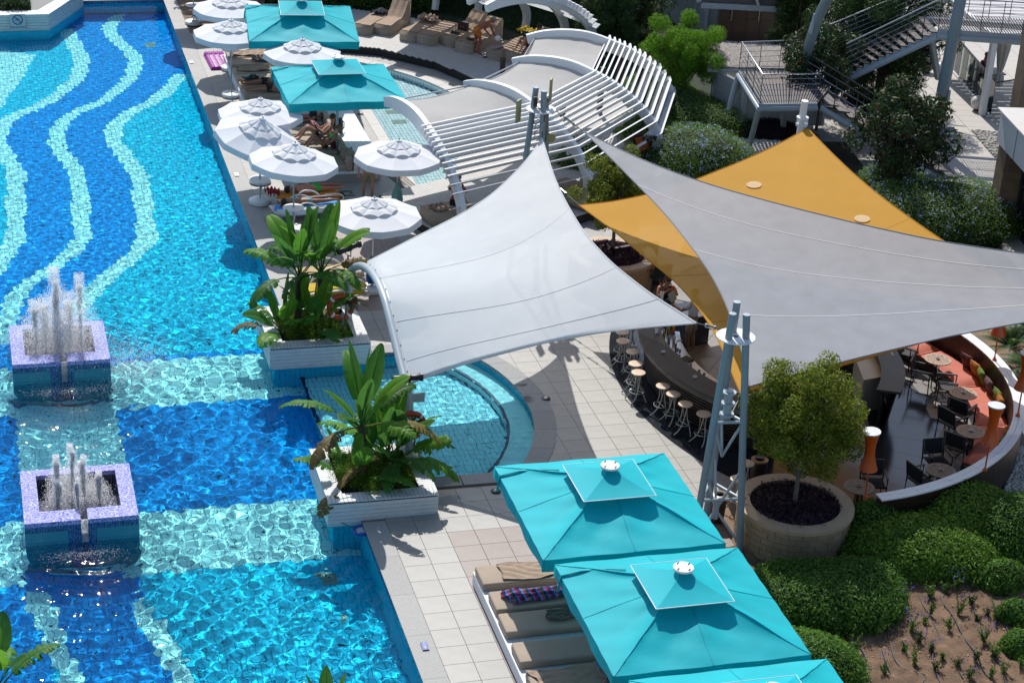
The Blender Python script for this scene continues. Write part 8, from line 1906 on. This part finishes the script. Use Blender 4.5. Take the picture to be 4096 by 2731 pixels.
P_ = q('D', 735, 1560, .6); paradise('bird_of_paradise', 'tips of large paddle leaves at the bottom edge in the pool', (P_[0], P_[1]-.75, -.1), .25, [(1.5, 1.3, .4, .75, .34, .08, .1, False), (.4, 1.2, .4, .7, .3, .1, .1, False), (2.6, 1.2, .4, .7, .3, .15, .1, False)], 10)
G_fern = leaf_mats('asparagus_fern', [(.09, .19, .01), (.14, .25, .015), (.06, .13, .01)], .3, .6)
for i, (c, lab) in enumerate((((8.13, 37.55), 'fluffy moss green fern carpet in the nearer planter'), ((8.1, 45.3), 'fluffy moss green fern carpet in the farther planter'))):
    r_ = np.random.RandomState(60+i); n = 16000; k = 46; cc = np.stack([c[0]+(r_.rand(k)-.5)*1.55, c[1]+(r_.rand(k)-.5)*1.55, ZP+.06+.20*r_.rand(k)], -1); kk = r_.randint(0, k, n); off = r_.randn(n, 3)*[.12, .12, .10]; t_ = thing('fern_carpet', lab, 'ferns', (0, 0, 0), 0, 'fern carpets in the pool planters'); P = cc[kk]+off; P[:, 2] = np.maximum(P[:, 2], ZP-.02); o = leaf_obj('foliage', P, off+[0, 0, .1], .05, G_fern, t_, .22, r_=r_); o['kind'] = 'stuff'
# dead palm beside the arch foot
for i, (x, y, k, lab) in enumerate(((1120, 1190, 'E', 'dry fan palm around the arch foot of the farther planter'), (1190, 870, 'Ff', 'dry twiggy palm around the arch foot of the nearer planter'))):
    P_ = q(k, x, y, .45); t_ = fronds('dry_palm', lab, (P_[0], P_[1]+.1, .3), 24, .55, 40+i, leaf_mats('dry_palm_leaf', [(.12, .11, .06), (.07, .08, .035)], .2), 'dry palms by the arch feet', 16, .10, .9 if i == 0 else .8)
# grasses in the corner planter
r_ = np.random.RandomState(88); n = 22000; X = r_.uniform(-2.5, 2.5, n); Y = r_.uniform(73.9, 77.5, n); P = np.stack([X, Y, .45+.25*r_.rand(n)+.15*np.sin(X*4)*np.sin(Y*3)], -1)
t_ = thing('planter_grasses', 'dark tufted grasses filling the corner planter', 'grasses'); o = leaf_obj('foliage', P, r_.randn(n, 3)+[0, -1, 0], .25, G_dark+G_grass[:1], t_, .12, r_=r_, along=np.tile([0, -.3, 1.], (n, 1))); o['kind'] = 'stuff'

for i, (x, y) in enumerate(((14.5, 79.5), (18.5, 78.5), (22.5, 77.5), (11.0, 81.5))):
    tree('shade_tree', ['tall dark tree behind the hedge, left of four', 'tall dark tree behind the far pergola', 'tall dark tree behind the drooping conifer', 'tall dark tree beyond the head of the pool'][i], (x, y, 0), (2.6, 5.2), (2.4, 2.0, 2.6), 5200, .42, G_dark, 80+i, .2, .7, .3, 'tall trees beyond the hedge', 12, .5, (.06, .045, .035), .1)
# ================================================================ PEOPLE
def skinmesh(V, E, R, lv=1):
    me = bpy.data.meshes.new('s'); me.from_pydata([tuple(map(float, v)) for v in V], E, []); o = bpy.data.objects.new('s', me); C.objects.link(o)
    md = o.modifiers.new('s', 'SKIN'); md.use_smooth_shade = True
    for i, r_ in enumerate(R):
        sv = me.skin_vertices[0].data[i]; sv.radius = (r_, r_) if not isinstance(r_, tuple) else r_; sv.use_root = (i == 0)
    s = o.modifiers.new('u', 'SUBSURF'); s.levels = lv; s.render_levels = lv
    dg = bpy.context.evaluated_depsgraph_get(); r = bpy.data.meshes.new_from_object(o.evaluated_get(dg)); bpy.data.objects.remove(o); bpy.data.meshes.remove(me); return r
def person(lab, loc, rot, J, skin=skinm, hair=None, shorts=None, shirt=None, bra=None, hairlen=0., face=True, lying=False, sc_=1.):
    """J: joints in a local frame, x to the body's right, y ahead, z up"""
    t_ = thing('person', lab, 'person', loc); t_.rotation_euler = rot; t_.scale = (sc_,)*3; j = {k: np.array(v, float) for k, v in J.items()}
    pel, che, nek, hd = j['pelvis'], j['chest'], j['neck'], j['head']; wai = pel*.5+che*.5
    V = [pel, wai, che, nek, nek+(hd-nek)*.55, hd, hd+(hd-nek)/np.linalg.norm(hd-nek)*.075]; R = [(.145, .105), (.125, .095), (.15, .105), .055, .075, .098, .062]; E = [(0, 1), (1, 2), (2, 3), (3, 4), (4, 5), (5, 6)]
    def chain(root, pts, rs):
        k = root
        for p, r_ in zip(pts, rs): V.append(p); R.append(r_); E.append((k, len(V)-1)); k = len(V)-1
        return k
    for s_ in 'lr':
        sh, el, wr = j['sh'+s_], j['el'+s_], j['wr'+s_]; chain(2, [sh, sh*.5+el*.5, el, el*.4+wr*.6, wr, wr+(wr-el)/np.linalg.norm(wr-el)*.07], [.058, .05, .041, .036, .026, .032])
        hp, kn, an, to = j['hip'+s_], j['kn'+s_], j['an'+s_], j['to'+s_]; chain(0, [hp, hp*.5+kn*.5, kn, kn*.6+an*.4, an, to], [.092, .08, .056, .056, .036, .032])
    me = skinmesh(V, E, R)
    bm = bmesh.new(); bm.from_mesh(me)
    # five separate fingers on each hand, joined into the body mesh
    fb = MB()
    for s_ in 'lr':
        el, wr = j['el'+s_], j['wr'+s_]; d = (wr-el)/np.linalg.norm(wr-el); a = np.cross(d, [0, 0, 1.]); a = a/np.linalg.norm(a) if np.linalg.norm(a) > .1 else np.array([1., 0, 0]); b_ = np.cross(a, d)
        for k, (of, ln) in enumerate(((-.03, .060), (-.010, .078), (.010, .072), (.03, .055))):
            p0 = wr+d*.075+a*of; fb.tube([p0, p0+d*ln*.5, p0+d*ln*.8-b_*ln*.35], [.010, .009, .007], 5)
        p0 = wr+d*.03-a*.03; fb.tube([p0, p0+d*.03-a*.03, p0+d*.06-a*.035], [.012, .010, .008], 5)
    fm_ = fb.mesh('f', skin); bm.from_mesh(fm_); bpy.data.meshes.remove(fm_); me.clear_geometry() if False else None
    bm.to_mesh(me); bm.free(); me.materials.clear(); me.materials.append(skin); me.shade_smooth(); link('body', me, t_)
    up_ = (hd-nek)/np.linalg.norm(hd-nek); fw = j.get('look', np.array([0, 1., 0])); fw = fw-up_*np.dot(fw, up_); fw = fw/np.linalg.norm(fw); rt = np.cross(fw, up_)
    T = Matrix((tuple(rt), tuple(fw), tuple(up_))).transposed()
    if face:
        m = MB(); m.ell(tuple(hd+fw*.098-up_*.012), (.016, .02, .024), 6, 4, T)
        for s_ in (-1, 1): m.ell(tuple(hd+rt*s_*.092), (.012, .02, .03), 6, 4, T)
        m.build('face_features', skin, t_, smooth=True); m = MB()
        for s_ in (-1, 1): m.ell(tuple(hd+fw*.086+rt*s_*.033+up_*.018), (.013, .008, .008), 6, 4, T)
        m.ell(tuple(hd+fw*.088-up_*.05), (.024, .006, .006), 6, 4, T); m.build('eyes_and_mouth', mat('eye_lip_dark', (.05, .015, .012), .5), t_)
    if hair is not None:
        m = MB(); prof_ = [(math.cos(a), math.sin(a)) for a in np.linspace(-.25-hairlen*.5, PI/2, 7)]; m.lathe([(max(1e-6, r_*.108), z*.115) for r_, z in prof_], tuple(hd+up_*.022-fw*.018), 14, T)
        for k in range(34):
            a, e = k*2.4, .15+(k/34)*1.2; p = hd+up_*.022-fw*.018+rt*.105*math.cos(a)*math.cos(e)+fw*.105*math.sin(a)*math.cos(e)+up_*.112*math.sin(e); m.ell(tuple(p), (.018, .018, .014), 5, 3, T)
        m.build('hair', hair, t_, smooth=True)
    if shorts is not None:
        V = [pel+(wai-pel)*.35, pel]; R = [(.150, .115), (.162, .125)]; E = [(0, 1)]
        for s_ in 'lr':
            hp, kn = j['hip'+s_], j['kn'+s_]; ln = shorts[1]; n0 = len(V); V += [hp, hp+(kn-hp)*ln*.5, hp+(kn-hp)*ln]; R += [.112, .105, .102]; E += [(1, n0), (n0, n0+1), (n0+1, n0+2)]
        me = skinmesh(V, E, R); me.materials.append(shorts[0]); me.shade_smooth(); link('shorts', me, t_)
    if shirt is not None:
        V = [che, wai, pel+(wai-pel)*.1, nek-(nek-che)*.35]; R = [(.172, .125), (.150, .118), (.158, .12), .09]; E = [(0, 1), (1, 2), (0, 3)]
        for s_ in 'lr':
            sh, el = j['sh'+s_], j['el'+s_]; n0 = len(V); V += [sh]+([sh+(el-sh)*shirt[1]] if shirt[1] > 0 else []); R += [.075]+([.068] if shirt[1] > 0 else []); E += [(0, n0)]+([(n0, n0+1)] if shirt[1] > 0 else [])
        me = skinmesh(V, E, R); me.materials.append(shirt[0]); me.shade_smooth(); link('shirt', me, t_)
    if bra is not None:
        ax = np.cross(che-pel, [1., 0, 0]); ax = ax/np.linalg.norm(ax); up2 = (che-pel)/np.linalg.norm(che-pel); fwd = np.cross(up2, [1., 0, 0]);
        if np.dot(fwd, j.get('front', np.array([0, 1., 0]))) < 0: fwd = -fwd
        m = MB()
        for s_ in (-1, 1): m.ell(tuple(che+fwd*.10-up2*.05+np.array([s_*.07, 0, 0])), (.062, .055, .055), 10, 6)
        for a in np.linspace(0, 2*PI, 21)[:-1]: m.ell(tuple(che-up2*.05+np.array([.158*math.cos(a), 0, 0])+fwd*.112*math.sin(a)), (.03, .012, .014), 5, 3)
        m.build('bikini_top', bra, t_, smooth=True)
    return t_
def pose_stand(walk=0.):
    return dict(pelvis=(0, 0, .96), chest=(0, .01, 1.33), neck=(0, 0, 1.50), head=(0, .03, 1.66), shl=(-.19, 0, 1.41), ell=(-.29, -.03, 1.13), wrl=(-.31, .04, .87), shr=(.19, 0, 1.41), elr=(.29, -.02, 1.13), wrr=(.32, .06, .88),
                hipl=(-.10, 0, .90), knl=(-.11, .03+walk, .50), anl=(-.11, -.02+walk*.6, .08), tol=(-.12, .14+walk*.6, .03), hipr=(.10, 0, .90), knr=(.11, .02-walk, .50), anr=(.11, -.04-walk*2, .10), tor=(.12, .11-walk*2, .03))
def pose_supine():  # lies on the back, head toward -y, feet +y
    return dict(pelvis=(0, 0, .12), chest=(0, -.40, .13), neck=(0, -.58, .14), head=(0, -.73, .15), shl=(-.19, -.48, .12), ell=(-.27, -.2, .08), wrl=(-.20, .04, .10), shr=(.19, -.48, .12), elr=(.27, -.2, .08), wrr=(.2, .04, .1),
                hipl=(-.10, .06, .11), knl=(-.12, .48, .12), anl=(-.13, .90, .07), tol=(-.17, .98, .17), hipr=(.10, .06, .11), knr=(.12, .48, .11), anr=(.13, .90, .07), tor=(.18, .98, .16), look=(0, -.2, 1.))
def pose_prone():
    d = pose_supine(); d.update(shl=(-.19, -.48, .12), ell=(-.34, -.62, .07), wrl=(-.10, -.80, .06), shr=(.19, -.48, .12), elr=(.34, -.62, .07), wrr=(.10, -.82, .06), tol=(-.14, 1.02, .06), tor=(.14, 1.02, .06), anl=(-.12, .88, .12), anr=(.12, .88, .10), look=(.5, -.2, -.6)); return d
def pose_recline():  # back against a bolster at -y, knees up
    return dict(pelvis=(0, 0, .13), chest=(0, -.30, .38), neck=(0, -.40, .54), head=(0, -.39, .70), shl=(-.19, -.33, .45), ell=(-.26, -.10, .28), wrl=(-.08, .10, .40), shr=(.19, -.33, .45), elr=(.26, -.08, .28), wrr=(.08, .12, .40),
                hipl=(-.10, .05, .12), knl=(-.11, .42, .48), anl=(-.10, .68, .08), tol=(-.10, .84, .05), hipr=(.10, .05, .12), knr=(.12, .38, .44), anr=(.12, .72, .08), tor=(.12, .88, .06), look=(0, .8, -.5))
def pose_bend():
    return dict(pelvis=(0, 0, .95), chest=(0, .38, 1.10), neck=(0, .54, 1.14), head=(0, .68, 1.18), shl=(-.19, .46, 1.08), ell=(-.22, .50, .80), wrl=(-.12, .66, .60), shr=(.19, .46, 1.08), elr=(.23, .56, .80), wrr=(.10, .76, .62),
                hipl=(-.10, 0, .90), knl=(-.11, .06, .50), anl=(-.11, -.04, .08), tol=(-.12, .12, .03), hipr=(.10, 0, .90), knr=(.12, .08, .50), anr=(.12, .0, .08), tor=(.13, .16, .03), look=(0, .6, -.8))
def pose_sit(h=.45, lean=.0):
    return dict(pelvis=(0, 0, h+.10), chest=(0, .06+lean, h+.48), neck=(0, .05+lean*1.3, h+.64), head=(0, .10+lean*1.5, h+.80), shl=(-.2, .05+lean, h+.55), ell=(-.27, .22+lean, h+.36), wrl=(-.06, .34+lean, h+.56), shr=(.2, .05+lean, h+.55), elr=(.27, .22+lean, h+.36), wrr=(.05, .35+lean, h+.57),
                hipl=(-.10, .04, h+.09), knl=(-.14, .46, h+.08), anl=(-.14, .44, max(.1, h-.34)), tol=(-.15, .6, max(.05, h-.4)), hipr=(.1, .04, h+.09), knr=(.14, .46, h+.08), anr=(.14, .42, max(.1, h-.34)), tor=(.15, .58, max(.05, h-.4)))
hg = mat('grey_hair', (.28, .28, .28), .8); hd_ = mat('dark_hair', (.025, .015, .01), .6); hb = mat('brown_hair', (.09, .045, .02), .7); hbl = mat('reddish_blond_hair', (.22, .10, .04), .7)
cl = lambda n, c: mat(n, c, .85, .06, 6)
# lying people: feet toward the pool (-x): local +y -> world -x is a turn of +90 degrees
person('sleeping person in dark shorts on the far platform, farther of the two', (9.95, 64.65, .47), (0, 0, PI/2), pose_supine(), skinm, hd_, (cl('black_swim_shorts', (.012, .014, .02)), .55), face=True)
person('sleeping person in dark shorts on the far platform, nearer of the two', (10.0, 63.87, .47), (0, 0, PI/2-.03), pose_supine(), skin_l, hb, (MT['black_swim_shorts'], .55))
crumple('towel', 'dark teal towel over the feet of the farther sleeper', 'towel', (9.35, 64.8, .60), .5, .35, .1, cl('dark_teal_towel', (.012, .05, .07)), .10, 71)
person('sunbather in lime and navy shorts lying in the shade near the rucksack', (10.35, 60.8, .47), (0, 0, PI/2), pose_supine(), skinm, hd_, (stripe_mat('lime_navy', [(.01, .02, .05), (.25, .5, .02)], 9, 'X'), .5))
person('reclining man with knees up reading a dark book', (10.72, 59.0, .47), (0, 0, PI/2), pose_recline(), skin_l, hb, (MT['black_swim_shorts'], .45))
person('reclining woman in a bright green bikini top reading', (10.75, 58.15, .47), (0, 0, PI/2+.06), pose_recline(), skinm, hbl, (MT['black_swim_shorts'], .12), bra=mat('neon_green', (.04, .75, .06), .6), sc_=.95)
for i, (x, y, lab) in enumerate(((10.58, 59.0, 'open dark book held by the reclining man'), (10.62, 58.15, 'small dark book held by the woman in the green bikini'))):
    t_ = thing('book', lab, 'book', (x, y, .93), PI/2)
    for s_ in (-1, 1): m = MB(); m.box((s_*.07, 0, .0), (.13, .02, .2), s_*.25, Matrix.Rotation(-.5, 3, 'X')); m.build('cover', cl('dark_book_cover', (.02, .03, .04)), t_)
    m = MB(); m.box((0, -.012, .0), (.23, .012, .18), 0, Matrix.Rotation(-.5, 3, 'X')); m.build('pages', print_w, t_)
person('man in green shorts lying on his back on the orange towel', (9.75, 54.78, .38), (0, 0, -PI/2+rd(8)), pose_supine(), skinm, hd_, (mat('bright_green_cloth', (.02, .45, .05), .8), .5))
person('woman in a turquoise bikini lying face down on the blue towel', (9.45, 53.78, .38), (0, 0, -PI/2+rd(10)), pose_prone(), skin_d, hd_, (mat('turquoise_cloth', (.02, .35, .42), .8), .1), sc_=.95)
person('standing man with a towel at his waist, head hidden by the parasol', (11.43, 54.75, .0), (0, 0, PI), pose_stand(.06), skin_l, hb, (cl('khaki_shorts', (.28, .21, .12)), .75), (cl('off_white_vest', (.66, .62, .56)), .0))
person('grey haired man seen from behind sitting on the box daybed', (13.55, 52.45, .66), (0, 0, -.5), pose_sit(.0, .05), mat('red_brown_skin', (.33, .10, .055), .5), hg, (MT['black_swim_shorts'], .5))
person('grey haired man in orange shorts bending over a lounger', (18.05, 67.9, .30), (0, 0, -PI/2+.35), pose_bend(), mat('red_brown_skin', (.33, .10, .055), .5), hg, (mat('orange_cloth2', (.62, .20, .01), .8), .6))
person('man in red shorts lying on a lounger reading a magazine', (19.95, 67.3, .68), (0, 0, rd(33)+PI/2), pose_recline(), skin_l, hd_, (mat('dark_red_cloth', (.22, .01, .015), .8), .35))
t_ = thing('magazine', 'magazine held up by the man in red shorts', 'magazine', (19.72, 67.15, 1.22), rd(33)+PI/2); m = MB(); m.box((0, 0, 0), (.4, .02, .28), 0, Matrix.Rotation(-.4, 3, 'X')); m.build('cover', cl('black_cover', (.015, .03, .04)), t_)
text_mesh('READ', .1, print_w, t_, (0, .022, .05), (PI/2-.4, 0, PI))
t_ = thing('diving_mask', 'white cap held by the bending man', 'cap', (18.8, 67.75, .92)); m = MB(); m.ell((0, 0, 0), (.12, .12, .10), 12, 6); m.build('crown', white, t_, smooth=True); m = MB(); m.box((.1, 0, -.04), (.12, .16, .015)); m.build('peak', white, t_)
P_ = q('B', 710, 560, 1.15); person('bar customer in a black sleeveless shirt with hands clasped', (P_[0]+.1, P_[1]+.45, .03), (0, 0, PI), pose_sit(.72, .12), skinm, hb, (cl('black_trousers', (.015, .015, .02)), .9), (cl('black_vest', (.010, .012, .02)), .0))
stp = copy_thing(st0, (P_[0]+.1, P_[1]+.42, .028), .5, 'bar stool under the customer in the black sleeveless shirt', 'round bar stools')
P_ = q('B', 895, 1000, .03); pb_ = pose_stand(0); pb_.update(ell=(-.22, .22, 1.18), wrl=(-.18, .45, 1.22), elr=(.25, .16, 1.14), wrr=(.22, .38, 1.02))
person('barman in a white shirt and khaki shorts with arm raised', (P_[0], P_[1], .03), (0, 0, rd(35)), pb_, skin_d, hd_, (MT['khaki_shorts'], .9), (cl('pale_lilac_shirt', (.60, .60, .68)), .6))
m = MB(); 
P_ = q('T', 2065, 440, 1.0); person('woman in a black top sitting at a terrace table behind the glass', (P_[0], P_[1], .1), (0, 0, -1.6), pose_sit(.45, .05), skinm, hbl, (MT['black_trousers'], .9), (MT['black_vest'], .0))
P_ = q('T', 2130, 470, .7); t_ = thing('terrace_table', 'dark terrace table before the seated woman', 'table', (P_[0]-.2, P_[1]-.3, 0)); m = MB(); m.box((0, 0, .72), (.9, .8, .04)); m.build('top', dark_metal, t_); m = MB(); m.box((0, 0, .35), (.08, .08, .7)); m.build('leg', dark_metal, t_)
t_ = thing('till_screen', 'bar till screen turned to the barman', 'till', q('B', 760, 600, 1.15), .8); m = MB(); m.box((0, 0, .15), (.32, .02, .24), 0, Matrix.Rotation(-.5, 3, 'X')); m.build('screen', mat('pale_screen', (.35, .45, .5), .2), t_); m = MB(); m.box((0, .05, .03), (.2, .2, .05)); m.build('stand', black, t_)
